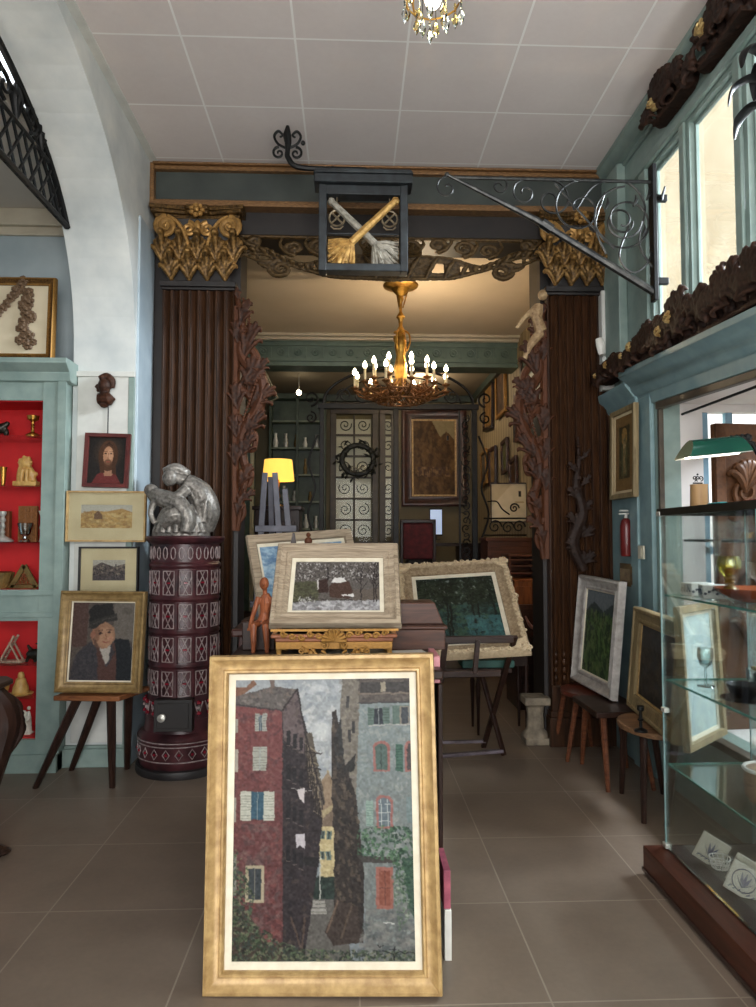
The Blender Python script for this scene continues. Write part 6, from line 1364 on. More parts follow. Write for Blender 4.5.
for k in range(9):
    a = k * 2 * PI / 9; z = -.02 + .09 * (k % 3)
    lf.tube(curve([(0, 0, z), (.06 * math.cos(a), .06 * math.sin(a), z + .05), (.13 * math.cos(a), .13 * math.sin(a), z + .02), (.15 * math.cos(a), .15 * math.sin(a), z - .05)]), [.01, .032, .028, .006], 6, flat=.35)
lf.build('leaves', M_iron, t)

# ================================================================ GLASS DISPLAY CASE
CX0, CX1, CY0, CY1 = 1.357, 1.74, 1.2, 3.03
t = thing('display_case', 'tall frameless glass display case on a reddish brown wooden plinth', 'display case', ((CX0 + CX1) / 2, (CY0 + CY1) / 2, 0))
hx, hy = (CX1 - CX0) / 2, (CY1 - CY0) / 2; ZT = 1.575
MB().b(-hx - .09, hx + .05, -hy - .05, hy + .03, .015, .12).b(-hx - .075, hx + .04, -hy - .04, hy + .02, .0, .015).build('plinth', M_basewood, t, bevel=.004)
MB().b(-hx - .096, -hx - .088, -hy - .05, hy + .03, .015, .03).build('plinth_strip', simple('dark_strip', (50, 32, 26), (36, 24, 20), 8, .4), t)
MB().b(-hx, hx, -hy, hy, .12, .13).build('floor_panel', simple('dark_case_floor', (62, 60, 56), (44, 42, 40), 5, .4), t, 0)
for nm, (a, b, c, d) in (('side_pane', (-hx, -hx + .005, -hy, .18)), ('side_pane', (-hx - .006, -hx - .001, .16, hy)), ('side_pane', (hx - .005, hx, -hy, hy)), ('end_pane', (-hx, hx, hy - .005, hy)), ('end_pane', (-hx, hx, -hy, -hy + .005))):
    MB().b(a, b, c, d, .13, ZT - .012).build(nm, M_glass, t, 0)
for x, y in ((-hx - .003, hy - .003), (-hx - .008, .165), (hx, hy), (-hx, -hy)): MB().b(x - .002, x + .002, y - .0035, y + .0035, .13, ZT - .01).build('glass_edge', simple('pale_glass_edge', (168, 196, 196), (130, 166, 168), 8, .15), t, 0)
MB().b(-hx - .008, hx + .004, -hy, hy + .003, ZT - .012, ZT).build('top_pane', M_glass, t, 0)
MB().b(-hx - .011, -hx - .006, -hy, hy + .004, ZT - .028, ZT + .002).b(-hx - .008, hx + .006, hy + .001, hy + .006, ZT - .028, ZT + .002).b(hx, hx + .006, -hy, hy, ZT - .028, ZT + .002).build('top_rail', simple('rail_black', (42, 40, 36), (26, 26, 24), 12, .3, .4), t)
for z in (1.205, .84, .48):
    sh = MB().b(-hx + .012, hx - .01, -hy + .02, hy - .012, z - .008, z).build('shelf', M_glass, t, 0)
    MB().b(-hx + .008, -hx + .012, -hy + .02, hy - .012, z - .008, z).b(-hx + .012, hx - .01, hy - .012, hy - .009, z - .008, z).build('shelf_edge', M_glasse, sh, 0)
for (y, z) in ((hy - .01, .125), (.165, .125), (hy - .01, ZT - .03), (hy - .02, .70)): MB().b(-hx - .014, -hx + .006, y - .018, y + .018, z, z + .02).build('clip', M_silver, t, bevel=.003)
# shelf contents
M_blk = simple('black_lacquer', (22, 22, 24), (12, 12, 14), 10, .12)
M_berry = simple('berry_paint', (60, 66, 88), (36, 40, 56), 30, .4)
def ceramic_box(loc, rz, label):
    t = thing('ceramic_box', label, 'box', loc, rz)
    MB().b(-.055, .055, -.04, .04, 0, .055).build('body', M_white, t, bevel=.005)
    mb = MB()
    for i in range(7): mb.ball((-.045 + .015 * i, -.0405, .02 + .008 * (i % 3)), (.0065, .002, .0065), 6).ball((-.0555, -.03 + .01 * i, .022 + .01 * (i % 2)), (.002, .006, .006), 6)
    for i in range(3): mb.tube(curve([(-.0555, -.02 + .02 * i, .01), (-.0556, -.012 + .02 * i, .035), (-.0555, -.02 + .02 * i, .048)]), .0015, 4)
    mb.build('berries', M_berry, t)
ceramic_box((1.47, 2.93, 1.206), .1, 'white ceramic box painted with dark berries on the upper glass shelf')
ceramic_box((1.475, 2.80, 1.206), -.25, 'second berry-painted ceramic box, nearer the yellow glass')
t = thing('wooden_dish', 'broad amber-brown turned wooden dish on the upper glass shelf', 'dish', (1.53, 2.60, 1.206))
MB().lathe([(0, 0), (.06, 0), (.10, .012), (.145, .045), (.15, .055), (.14, .055), (.09, .025), (0, .018)], 32).build('body', simple('amber_wood', (168, 84, 44), (116, 50, 26), 6, .25), t)
t = thing('rummer_glass', 'yellow green stemmed wine rummer standing in the wooden dish', 'glass', (1.46, 2.66, 1.245))
M_yel = thin_glass('yellow_glass', (.93, .86, .36), .6, .12)
MB().lathe([(.018, .06), (.03, .07), (.042, .09), (.044, .11), (.036, .135), (.034, .135), (.042, .11), (.040, .09), (.016, .066)], 24).build('bowl', M_yel, t)
MB().lathe([(0, 0), (.03, 0), (.026, .012), (.017, .02), (.017, .03), (.022, .036), (.016, .042), (.022, .05), (.018, .06), (0, .062)], 20).build('stem', simple('olive_stem', (150, 116, 44), (92, 66, 24), 20, .2), t)
t = thing('glass_bottle', 'pale blue cut glass bottle with a brown stopper', 'bottle', (1.55, 2.52, 1.25))
MB().lathe([(0, 0), (.05, 0), (.055, .02), (.05, .09), (.03, .12), (.016, .13), (.016, .14), (0, .14)], 8).build('body', thin_glass('pale_blue_glass', (.66, .84, .90), .9, .15), t)
MB().lathe([(.017, .13), (.022, .132), (.022, .175), (.0, .178)], 14).build('stopper', M_brass, t)
t = thing('wine_glass', 'clear stemmed wine glass alone on the middle glass shelf', 'glass', (1.46, 2.86, .841))
MB().lathe([(0, .0), (.036, 0), (.034, .003), (.006, .009), (.004, .03), (.007, .045), (.004, .06), (.005, .075), (.022, .09), (.032, .12), (.030, .155), (.028, .155), (.030, .12), (.02, .094), (0, .085)], 24).build('body', thin_glass('wine_crystal', (.86, .92, .92), 1.0, .10), t)
t = thing('black_bowl', 'glossy black lacquer bowl on its saucer on the middle glass shelf', 'bowl', (1.475, 2.60, .841))
MB().lathe([(0, 0), (.05, 0), (.085, .006), (.086, .01), (.04, .008), (0, .008)], 28).build('saucer', M_blk, t); MB().lathe([(0, .012), (.028, .01), (.05, .026), (.066, .06), (.064, .062), (.045, .03), (0, .022)], 28).build('body', M_blk, t)
def tumbler(loc, label, r=.03, h=.08):
    lone('glass_tumbler', MB().lathe([(0, 0), (r * .7, 0), (r * .75, h * .12), (r * .5, h * .22), (r * .9, h * .35), (r, h), (r * .94, h), (r * .8, h * .36), (0, h * .3)], 20), M_crystal, label, 'tumbler', loc)
tumbler((1.60, 2.70, .841), 'clear footed tumbler behind the black bowl'); tumbler((1.58, 2.56, .841), 'taller clear footed tumbler behind the black bowl, by its near side', .034, .10); tumbler((1.66, 2.86, .841), 'small clear tumbler at the back of the middle glass shelf', .028, .07)
t = thing('brass_clock', 'small gilt metal mantel ornament at the back of the middle glass shelf', 'ornament', (1.66, 2.76, .841))
MB().b(-.03, .03, -.04, .04, 0, .015).lathe([(0, .015), (.02, .015), (.016, .04), (.024, .05), (.024, .06), (.012, .07), (0, .08)], 14).b(-.04, .04, -.045, .045, .078, .09).build('body', simple('soft_brass', (176, 150, 104), (120, 98, 62), 20, .4, .5), t)
t = thing('white_rimmed_basket', 'round brown basket drum with thick white rim on the lowest glass shelf', 'basket', (1.53, 2.56, .481))
M_bask = simple('basket_brown', (150, 122, 96), (104, 82, 62), 30, .7, stretch=(1, 1, 8), bump=.4)
MB().lathe([(0, 0), (.06, 0), (.075, .02), (.08, .07), (.075, .12), (0, .12)], 24).build('drum', M_bask, t)
MB().tube([(.0785 * math.cos(u), .0785 * math.sin(u), .12) for u in (k * PI / 16 for k in range(32))], .007, 6, 0, True).b(-.02, .02, -.085, -.06, .12, .16).build('rim', M_white, t)
M_tile = simple('pale_tile', (196, 192, 176), (170, 166, 150), 14, .3)
def blue_tile(loc, rz, label, rx=.18, ry=.45, bird=False):
    t = thing('painted_tile', label, 'tile', loc, rz, rx=-rx, ry=ry)
    MB().b(-.055, .055, -.004, .004, 0, .11).build('body', M_tile, t, bevel=.002)
    mb = MB()
    for k in range(5): a = .5 + k * .5; mb.tube(curve([(0, -.006, .03), (.018 * math.cos(a), -.0065, .03 + .025 * math.sin(a)), (.036 * math.cos(a), -.006, .035 + .05 * math.sin(a))]), [.0015, .006, .001], 5, flat=.3)
    mb.tube([(.04 * math.cos(u) if bird else -.04 + .08 * u / 6.3, -.006, .055 + (.04 * math.sin(u) if bird else -.035)) for u in (k * PI / 8 for k in range(17))], .0018, 4)
    for k in range(6): mb.tube([(-.04 + .016 * k, -.006, .012), (-.032 + .016 * k, -.006, .022)], [.002, .003], 5)
    mb.build('blue_flowers', simple('cobalt', (66, 74, 108), (46, 52, 82), 30, .3), t)
blue_tile((1.44, 2.86, .132), -.5, 'blue flowered tile standing farthest along the case floor')
blue_tile((1.47, 2.66, .132), -.45, 'blue flowered tile leaning behind the round-patterned one')
blue_tile((1.43, 2.60, .132), -.5, 'blue and white tile with a circular pattern in front of the other tiles', .4, .4, True)
for loc, lab, s_ in (((1.50, 2.47, .131), 'white wire basket heap beside the circular patterned tile', 1.0), ((1.47, 2.80, .131), 'small white wire piece between the two flowered tiles', .6)):
    mb = MB(); rg = random.Random(int(s_ * 10))
    for k in range(12): a = k * PI / 6; mb.tube(curve([(.02 * s_ * math.cos(a), .02 * s_ * math.sin(a), .002), (.05 * s_ * math.cos(a), .05 * s_ * math.sin(a), .02 * s_), (.065 * s_ * math.cos(a + .3), .065 * s_ * math.sin(a + .3), .08 * s_)]), .0022, 5)
    for z, r in ((.02, .05), (.05, .058), (.08, .066)): mb.tube([(r * s_ * math.cos(u), r * s_ * math.sin(u), z * s_) for u in (k * PI / 12 for k in range(24))], .0022, 5, 0, True)
    lone('wire_basket', mb, M_white, lab, 'basket', loc)
# on top of the case
t = thing('desk_lamp', 'green glass banker lamp reaching over the display case', 'lamp', (1.545, 2.90, ZT + .0))
M_shade = simple('green_lamp_glass', (34, 84, 68), (24, 68, 56), 5, .15)
mb = MB(); k_ = 14
def shade_pt(u, v, o=0):
    a = PI * (.04 + .92 * v); end = .045 * (math.sin(a) ** .8)
    x = (-.155 + end) + (.29 - 2 * end) * u
    return (x, -(.072 - o) * math.cos(a), .215 + (.085 - o) * math.sin(a))
ros = lambda p: (p[0], p[1], p[2] + p[0] * .10)
mb.surf(lambda u, v: ros(shade_pt(u, v)), 12, 14)
for u in (0, 1): mb.put([ros(shade_pt(u, j / 14)) for j in range(15)], [tuple(range(15))])
s_ = mb.build('shade', M_shade, t, 40)
mi = MB().surf(lambda u, v: ros((shade_pt(u, v, .004)[0] * .97, shade_pt(u, v, .004)[1], shade_pt(u, v, .004)[2] - .002)), 12, 14).build('shade_lining', simple('opal_white', (240, 236, 226), (226, 220, 208), 4, .4), t)
MB().tube([ros((-.13, 0, .235)), ros((.10, 0, .235))], .014, 10).build('tube_bulb', glow('lamp_tube', (1, .95, .85), 3), t)
MB().tube([ros((.08, -.0, .285)), ros((.16, -.0, .262)), (.20, 0, .20), (.235, 0, .02)], [.012, .011, .010, .010], 8).tube([ros((.07 + .012 * k, 0, .288)) for k in range(8)], [.018, .013, .018, .013, .018, .013, .018, .013], 8).build('arm', M_iron, t)
MB().lathe([(0, 0), (.06, 0), (.062, .012), (.03, .022), (0, .024)], 20, sx=1).build('base', M_iron, t).location = (.20 + .0, 0, 0.002)
mb = MB().lathe([(0, 0), (.034, 0), (.036, .005), (.034, .09), (.036, .095), (0, .095)], 24)
lone('cylinder_box', mb, simple('tan_card', (176, 140, 96), (150, 116, 76), 4, .5, stretch=(9, 9, 1)), 'tan cylindrical box on top of the glass case below the green lamp', 'box', (1.44, 2.84, ZT + .001))
mb = MB()
for k in range(3): mb.tube([(p[0] + (k - 1) * .013, 0, p[2]) for p in spiral(0, .02, .012, 1.2, -PI / 2, (-1) ** k, 14)], .0022, 5)
mb.tube([(-.02, 0, .0), (.02, 0, 0)], .003, 5).ball((0, 0, .036), .005, 6)
lone('wire_ornament', mb, M_iron, 'tiny black wire ornament on the tan cylindrical box', 'ornament', (1.435, 2.84, ZT + .102))
t = thing('small_box', 'flat reddish box on top of the glass case at the right edge', 'box', (1.55, 2.52, ZT + .001)); MB().b(-.05, .05, -.10, .10, 0, .02).build('body', simple('red_box', (134, 62, 52), (100, 44, 38), 12, .5), t, bevel=.002); MB().b(-.05, -.046, -.015, .015, .004, .016).build('clasp', M_brass, t)
lone('teal_case', MB().b(-.015, .015, -.05, .05, 0, .012), simple('teal_plastic', (46, 142, 146), (34, 120, 126), 8, .3), 'small teal spectacle case beside the flat reddish box', 'case', (1.42, 2.66, ZT + .001), bevel=.004)

# ================================================================ DISPLAY BAY
t = thing('carved_door_panel', 'large antique brown carved door panel with gilt flower mounts inside the display bay', 'door panel', (2.30, 3.80, BZ0), .10)
M_pan = worn('aged_door_wood', (92, 58, 34), (40, 24, 15), lo=.47, hi=.58)
MB().b(-.31, .31, -.015, .02, 0, 1.66).b(-.31, -.25, -.03, -.015, 0, 1.66).b(.25, .31, -.03, -.015, 0, 1.66).b(-.03, .03, -.03, -.015, 0, 1.66).b(-.31, .31, -.03, -.015, 1.56, 1.66).b(-.31, .31, -.03, -.015, .9, 1.0).b(-.31, .31, -.034, -.015, 0, .1).build('board', M_pan, t, bevel=.005)
mb = MB()
for s_ in (-1, 1):
    for z in (1.28, 1.12, .72): mb.tube([(s_ * .14 + p[0], -.03, z + p[2]) for p in spiral(0, 0, .07, 1.6, z * 3, s_, 20)], [.014, .007], 6)
    mb.fan(s_ * .14, -.02, .45, .16, .26, 0, 7, .03).fan(s_ * .14, -.02, 1.28, .15, .2, 0, 7, .03).fan(s_ * .14, -.02, 1.24, .15, .2, PI, 7, .03).fan(s_ * .14, -.02, .84, .14, .2, PI, 5, .03)
mb.build('carving', M_pan, t)
for (x, z) in ((-.08, 1.42), (.05, 1.18), (-.14, 1.06)):
    mb = MB()
    for k in range(6): a = k * PI / 3; mb.ball((x + .018 * math.cos(a), -.045, z + .022 * math.sin(a)), (.012, .008, .014), 6)
    mb.ball((x, -.05, z), .012, 6).build('gilt_flower', M_brass, t)
for z, lab in ((2.205, 'dark metal hanging rod across the head of the display bay'), (1.435, 'dark metal rod across the display bay behind the glass case top')):
    lone('metal_rod', MB().tube([(0, -1.75, 0), (0, 1.75, 0)], .008, 8), M_iron, lab, 'rod', (2.02, 2.42, z), 'metal rods of the bay')
mb = MB().b(0, .01, -.30, .30, 0, .5)
# scrolled iron plaque outside on the opposite facade
t = thing('wall_shield', 'grey scrolled iron emblem outside beyond the display bay', 'emblem', (6.1, 10.6, 4.2))
mb = MB()
for k in range(6): a = k * PI / 3; mb.tube([(0, .22 * math.cos(a) + p[0], .22 * math.sin(a) + p[2]) for p in spiral(0, 0, .14, 1.4, a, 1, 18)], [.03, .02], 6)
mb.ball((0, 0, 0), .1, 10).build('scrolls', M_irong, t)

# ================================================================ MIDDLE AND FAR ROOMS
ZF = .62
struct(MB().b(XL2, XR2, BYM, 10.7, 0, ZF).b(XL2, XR2, BYM - .3, BYM, 0, .41).b(XL2, XR2, BYM - .6, BYM - .3, 0, .2), 'floor_far', simple('dark_boards', (70, 54, 44), (48, 36, 30), 5, .5), smooth=0)
# wrought-iron screen with arched top
t = thing('iron_screen', 'dark wrought-iron screen with an arched scrolled head across the far opening', 'iron screen', (.54, BYM - .06, ZF))
MB().b(-.90, -.85, -.03, .03, 0, 2.33).b(.84, .90, -.03, .03, 0, 2.33).b(-.06, .0, -.03, .03, 0, 2.33).b(-.92, .92, -.035, .035, 2.30, 2.36).b(-.90, .90, -.02, .02, 0, .05).build('posts', M_iron, t, bevel=.004)
mb = MB()
mb.tube([(.86 * math.cos(a), 0, 2.36 + .42 * math.sin(a)) for a in np.linspace(0, PI, 30)], .016, 6).tube([(.72 * math.cos(a), 0, 2.36 + .32 * math.sin(a)) for a in np.linspace(0, PI, 26)], .009, 6)
for s_ in (-1, 1):
    for x, r, a0 in ((.62, .085, PI), (.42, .10, 0), (.20, .11, PI), (.05, .08, PI / 2)): mb.tube([(s_ * x + p[0], 0, 2.36 + r + .01 + p[2]) for p in spiral(0, 0, r, 1.6, a0, s_, 22)], [.011, .007], 6)
    mb.tube([(s_ * 1.0 + p[0], 0, 2.42 + p[2]) for p in spiral(0, 0, .09, 1.5, -PI / 2, -s_, 20)], [.014, .008], 6); mb.tube([(s_ * 1.0 + p[0], 0, 2.2 + p[2]) for p in spiral(0, 0, .07, 1.5, PI / 2, s_, 20)], [.012, .008], 6)
    mb.tube(curve([(s_ * .92, 0, 2.0), (s_ * 1.02, 0, 1.7), (s_ * .95, 0, 1.4), (s_ * 1.03, 0, 1.1), (s_ * .94, 0, .8)]), .012, 6)
for x in (-.25, -.12, .12, .3):
    for k in range(5): a = k * 2 * PI / 5; mb.tube([(x, -.01, 2.47), (x + .03 * math.cos(a), -.02, 2.47 + .03 * math.sin(a)), (x + .055 * math.cos(a), -.01, 2.47 + .055 * math.sin(a))], [.008, .024, .004], 5, flat=.4)
mb.build('arched_head', M_iron, t)
# right leaf of the screen, filled with leaves and folded back
lf = MB()
rg = random.Random(21)
for x0, x1 in ((.70, .84),):
    for k in range(26):
        z = .1 + k * .084
        lf.tube([(x0 + .07 + p[0], 0, z + p[2]) for p in spiral(0, 0, .05, 1.2, rg.uniform(0, 6), rg.choice((-1, 1)), 12)], [.010, .006], 5)
        a = rg.uniform(0, 6); lf.tube([(x0 + .07, 0, z), (x0 + .07 + .03 * math.cos(a), -.01, z + .03 * math.sin(a)), (x0 + .07 + .06 * math.cos(a), 0, z + .06 * math.sin(a))], [.006, .02, .004], 5, flat=.4)
lf.b(.69, .71, -.012, .012, 0, 2.3); lf.b(.555, .575, -.012, .012, 1.95, 2.0)
lf.build('leaf_panel', M_iron, t)
# glazed double door with wreath
t = thing('glazed_door', 'dark double door glazed with ironwork-backed panes at the end of the far room', 'door', (.10, 10.62, ZF))
for x0, x1, nc in ((-.42, .31, 2), (.33, .60, 1)):
    mb = MB(); w_ = x1 - x0; zz0, zz1 = .78, 2.72; px0, px1 = x0 + .09, x1 - .09
    mb.b(x0, x1, -.03, .03, 0, zz0).b(x0, x1, -.03, .03, zz1, 2.9).b(x0, px0, -.03, .03, zz0, zz1).b(px1, x1, -.03, .03, zz0, zz1)
    for k in range(1, 6): z = zz0 + (zz1 - zz0) * k / 6; mb.b(px0, px1, -.02, .02, z - .015, z + .015)
    for k in range(1, nc): x = px0 + (px1 - px0) * k / nc; mb.b(x - .015, x + .015, -.02, .02, zz0, zz1)
    mb.b(x0 + .08, x1 - .08, -.04, -.03, .12, .62)
    lf_ = mb.build('leaf', simple('olive_brown_paint', (74, 64, 50), (54, 46, 38), 8, .5), t, bevel=.005)
    MB().b(px0, px1, .0, .004, zz0, zz1).build('pane', M_glassd, lf_, 0)
    g = MB()
    for k in range(6):
        for c in range(nc): g.tube([(px0 + (px1 - px0) * (c + .5) / nc + p[0], .03, zz0 + (zz1 - zz0) * (k + .5) / 6 + p[2]) for p in spiral(0, 0, .10, 1.6, k * 1.3, (-1) ** k, 18)], .008, 5)
    g.build('ironwork', M_iron, lf_)
# glowing sheets added behind the door panes, standing in for dim light beyond
struct(MB().b(-.30, .30, 10.675, 10.695, ZF + .85, ZF + 2.65).b(.50, .65, 10.675, 10.695, ZF + .85, ZF + 2.65), 'window_door_light', glow('dusk_window', (.62, .58, .48), .045), smooth=0)
t = thing('wreath', 'dark leafy wreath hanging on the glazed door', 'wreath', (.10, 10.53, 2.63)); t.scale = (1.2, 1.2, 1.1)
mb = MB(); rg = random.Random(2)
for k in range(90):
    a = rg.uniform(0, 2 * PI); r = .21 + rg.uniform(-.06, .06); d = rg.uniform(0, 6); q = (r * math.cos(a), rg.uniform(-.03, .03), r * math.sin(a)); mb.tube([q, (q[0] + .035 * math.cos(d), q[1] - .02, q[2] + .035 * math.sin(d)), (q[0] + .07 * math.cos(d), q[1] - .01, q[2] + .07 * math.sin(d))], [.008, .022, .003], 5, flat=.4)
mb.tube([(.2 * math.cos(u), 0, .2 * math.sin(u)) for u in (k * PI / 12 for k in range(24))], .035, 6, 0, True)
mb.build('leaves', simple('dark_leaves', (42, 42, 34), (22, 24, 20), 12, .6), t)
mb = MB()
for s_ in (-1, 1): mb.tube(curve([(0, -.05, -.14), (s_ * .07, -.06, -.10), (s_ * .09, -.06, -.17), (s_ * .02, -.05, -.17)]), .014, 6, flat=.4)
mb.build('bow', simple('pale_ribbon', (150, 140, 118), (120, 110, 92), 10, .6), t)
# big far painting, chair, desk, screen
def art_far():
    a = Art(60, 90, (0, 0, 100, 100), (78, 56, 34), 30); a.dabs(400, [(0, 0), (100, 100)], [(92, 66, 38), (60, 42, 26), (108, 80, 46)], (6, 18), .5); a.poly([(45, 0), (100, 0), (100, 26), (80, 14), (65, 22)], (138, 124, 92)); a.dabs(90, [(10, 62), (90, 62), (90, 76), (10, 76)], [(138, 108, 74), (70, 50, 40)], (4, 9), .6); return a.grain(4, 2)
picture('framed_painting', 'large brown townscape in a deep dark frame on the end wall beyond the screen', 'painting', 1.0, 1.50, .155, P_STEP, simple('dark_red_frame', (70, 36, 28), (40, 22, 18), 12, .35), art_far(), (1.27, 10.62, 1.93), 0, 1, 0, slip=.03, slipmat=M_gold)
def chair(name, label, loc, rz, fab):
    t = thing(name, label, 'chair', loc, rz)
    MB().b(-.22, .22, -.22, .22, .40, .47).build('seat', fab, t, bevel=.02); MB().b(-.20, .20, .19, .23, .56, 1.02).build('backrest', fab, t, bevel=.02)
    MB().b(-.23, -.19, .18, .24, .40, 1.06).b(.19, .23, .18, .24, .40, 1.06).b(-.23, .23, .18, .24, 1.02, 1.07).build('back_frame', M_darkwoodz, t, bevel=.008)
    for x in (-.19, .19):
        for y in (-.19, .2): MB().tube([(x, y, .41), (x, y, 0)], [.022, .015], 8).build('leg', M_darkwoodz, t)
M_redfab = simple('wine_red_fabric', (96, 28, 34), (66, 18, 24), 18, .8)
chair('upholstered_chair', 'wine red upholstered chair seen left of the desk in the far room', (.86, 9.2, ZF), PI, M_redfab)
t = thing('desk', 'dark desk under the large townscape in the far room', 'desk', (1.30, 9.75, ZF))
MB().b(-.55, .55, -.3, .3, .72, .76).build('top', M_darkwood, t, bevel=.004); [MB().b(a_, a_ + .32, -.28, .28, 0, .72).build('pedestal', M_darkwood, t, bevel=.004) for a_ in (-.52, .2)]
t = thing('computer_screen', 'small bluish computer screen glowing on the far desk', 'screen', (1.17, 9.62, ZF + .80)); MB().b(-.09, .09, -.01, .01, .06, .44).build('housing', M_iron, t, bevel=.004)
MB().b(-.08, .08, -.014, -.011, .08, .42).build('display', glow('screen_glow', (.50, .62, .85), .3), t, 0); MB().b(-.05, .05, -.05, .05, 0, .01).b(-.012, .012, -.01, .01, .01, .07).build('foot', M_iron, t)
# shelving at the far left
t = thing('glazed_bookcase', 'dark green glazed bookcase in the far left corner', 'bookcase', (-.80, 10.45, ZF)); G = simple('bookcase_green', (70, 84, 70), (50, 62, 52), 8, .5)
mb = MB().b(-.42, .42, .12, .17, 0, 2.95).b(-.42, -.38, -.1, .15, 0, 2.95).b(.38, .42, -.1, .15, 0, 2.95).b(-.02, .02, -.1, -.06, 0, 2.95).b(-.42, .42, -.1, .15, 2.9, 2.98).b(-.42, .42, -.1, .15, 0, .5)
mb.build('carcass', G, t, bevel=.004)
for z in (.95, 1.35, 1.75, 2.15, 2.55): MB().b(-.38, .38, -.09, .12, z, z + .025).build('shelf', simple('pale_green_edge', (128, 138, 118), (104, 114, 98), 8, .5), t)
rg = random.Random(31); bi = 0
for z in (.975, 1.375, 1.775, 2.175):
    x = -.33
    while x < .32:
        h_ = rg.uniform(.12, .24); r_ = rg.uniform(.03, .05)
        mb = MB().lathe([(0, 0), (r_ * .7, 0), (r_, h_ * .35), (r_ * .5, h_ * .75), (r_ * .6, h_), (0, h_)], 12)
        o = single(mb.build('vase', [M_white, M_silver, MATS['dull_brass']][bi % 3]), ['white vase standing in the dark green bookcase', 'silver grey vase standing in the dark green bookcase', 'dull brass vase standing in the dark green bookcase'][bi % 3], 'vase', (-.80 + x, 10.46, ZF + z), 0, ['white bookcase vases', 'silver bookcase vases', 'brass bookcase vases'][bi % 3]); bi += 1
        x += rg.uniform(.13, .24)
# teal standing frame / vitrine at the left side of the middle room, leaning mirror on it
t = thing('vitrine', 'tall dark teal vitrine with a pale door edge at the left of the middle room', 'vitrine', (-1.38, 8.3, 0))
M_vit = simple('vitrine_teal', (92, 112, 98), (70, 90, 80), 8, .5)
MB().b(-.35, .22, .14, .20, 0, 2.85).b(.16, .22, -.20, .20, 0, 2.85).b(-.35, -.30, -.2, .2, 0, 2.85).b(-.37, .24, -.22, .22, 2.85, 2.95).b(-.35, .22, -.2, .2, 0, .5).build('carcass', M_vit, t, bevel=.004)
MB().b(.22, .26, -.24, -.19, .5, 2.85).build('door_edge', simple('pale_edge', (196, 190, 160), (176, 170, 142), 8, .5), t, bevel=.004)
for z in (1.1, 1.6, 2.1, 2.5): MB().b(-.3, .16, -.18, .14, z, z + .012).build('shelf', M_glass, t, 0)
t = thing('tilted_mirror', 'grey framed mirror tilted forward high at the left of the middle room', 'mirror', (-.92, 8.05, 3.02), -.3, rx=.35, ry=-.35); MB().b(-.10, .10, -.015, .015, 0, .5).build('frame', simple('grey_gilt_edge', (150, 144, 120), (120, 114, 96), 10, .4), t, bevel=.004); MB().b(-.085, .085, -.018, -.015, .015, .485).build('mirror_plate', simple('mirror_silver', (150, 160, 150), (130, 140, 132), 2, .08, .9), t, 0)
# table lamp with yellow shade on a tall dark pedestal
t = thing('pedestal_cabinet', 'tall narrow dark cabinet under the yellow lamp', 'cabinet', (-.66, 6.45, 0)); MB().b(-.20, .20, -.18, .18, .0, 1.70).build('body', M_darkwoodz, t, bevel=.005); MB().b(-.22, .22, -.20, .20, 1.70, 1.735).build('top', M_darkwood, t, bevel=.004); MB().b(-.16, .16, -.192, -.18, .15, 1.6).build('door', M_darkwoodz, t, bevel=.004)
t = thing('table_lamp', 'lit table lamp with warm yellow drum shade in the middle room', 'lamp', (-.66, 6.35, 1.737))
MB().lathe([(0, 0), (.05, 0), (.05, .01), (.015, .02), (.012, .06), (.022, .09), (.012, .13), (.014, .22), (.008, .26), (0, .26)], 16).build('base', M_brass, t)
sm = NT('lamp_shade_yellow'); sm.b.inputs['Emission Color'].default_value = (1.0, .56, .09, 1); sm.b.inputs['Emission Strength'].default_value = .75; MATS['lamp_shade_yellow'] = sm.base(lin((226, 172, 70)), .8)
MB().lathe([(.145, .23), (.125, .42), (.122, .42), (.142, .23)], 28).build('shade', MATS['lamp_shade_yellow'], t)
MB().ball((0, 0, .31), .03, 10).build('bulb', glow('lamp_bulb', (1, .75, .42), 14), t)
# grey easel
t = thing('easel', 'grey painted wooden easel standing in front of the yellow lamp', 'easel', (-.60, 5.70, 0))
M_gr = simple('grey_blue_easel', (112, 112, 124), (84, 84, 94), 8, .5)
for p, q in (((-.10, .0, 1.98), (-.20, -.1, 0)), ((-.02, 0, 1.98), (.14, -.1, 0)), ((.06, .02, 1.85), (.24, -.02, 0)), ((-.06, .05, 1.95), (-.05, .45, 0))): MB().beam(p, q, .045, .022).build('leg', M_gr, t, bevel=.003)
MB().b(-.17, .16, -.06, -.04, 1.50, 1.55).b(-.2, .2, -.09, -.06, .9, .95).build('crossbar', M_gr, t, bevel=.003)
# right side of the middle room: mirror, iron rail, chest of drawers, cupboards
def art_cream():
    a = Art(40, 40, (0, 0, 100, 100), (206, 190, 160), 33); a.poly([(0, 0), (60, 0), (20, 40), (0, 60)], (186, 168, 136)); a.rect(78, 20, 86, 34, (40, 34, 30)); a.line([(68, 48), (92, 48)], 3, (150, 124, 84)); return a.grain(3, 3)
picture('pale_wall_panel', 'pale cream panel standing above the dresser in the middle room', 'panel', .40, .44, .012, P_FLAT, M_darkwood, art_cream(), (1.74, 7.66, 1.62), -8, 2, 0, rough=.6)
t = thing('iron_rail', 'scrolled iron rail in front of the pale cream panel', 'rail', (1.66, 7.45, 1.46))
mb = MB().tube([(-.24, 0, .20), (.22, 0, .20)], .01, 6).tube([(-.24, 0, .02), (.22, 0, .02)], .01, 6).tube(curve([(-.2, 0, .38), (-.1, 0, .38), (-.04, 0, .30), (.04, 0, .24)]), .008, 6)
for x, z, r in ((.09, .31, .055), (-.12, .11, .075), (.02, .10, .07), (.14, .11, .07)): mb.tube([(x + p[0], 0, z + p[2]) for p in spiral(0, 0, r, 1.6, 0, 1, 20)], [.009, .006], 6)
mb.build('scrolls', M_iron, t)
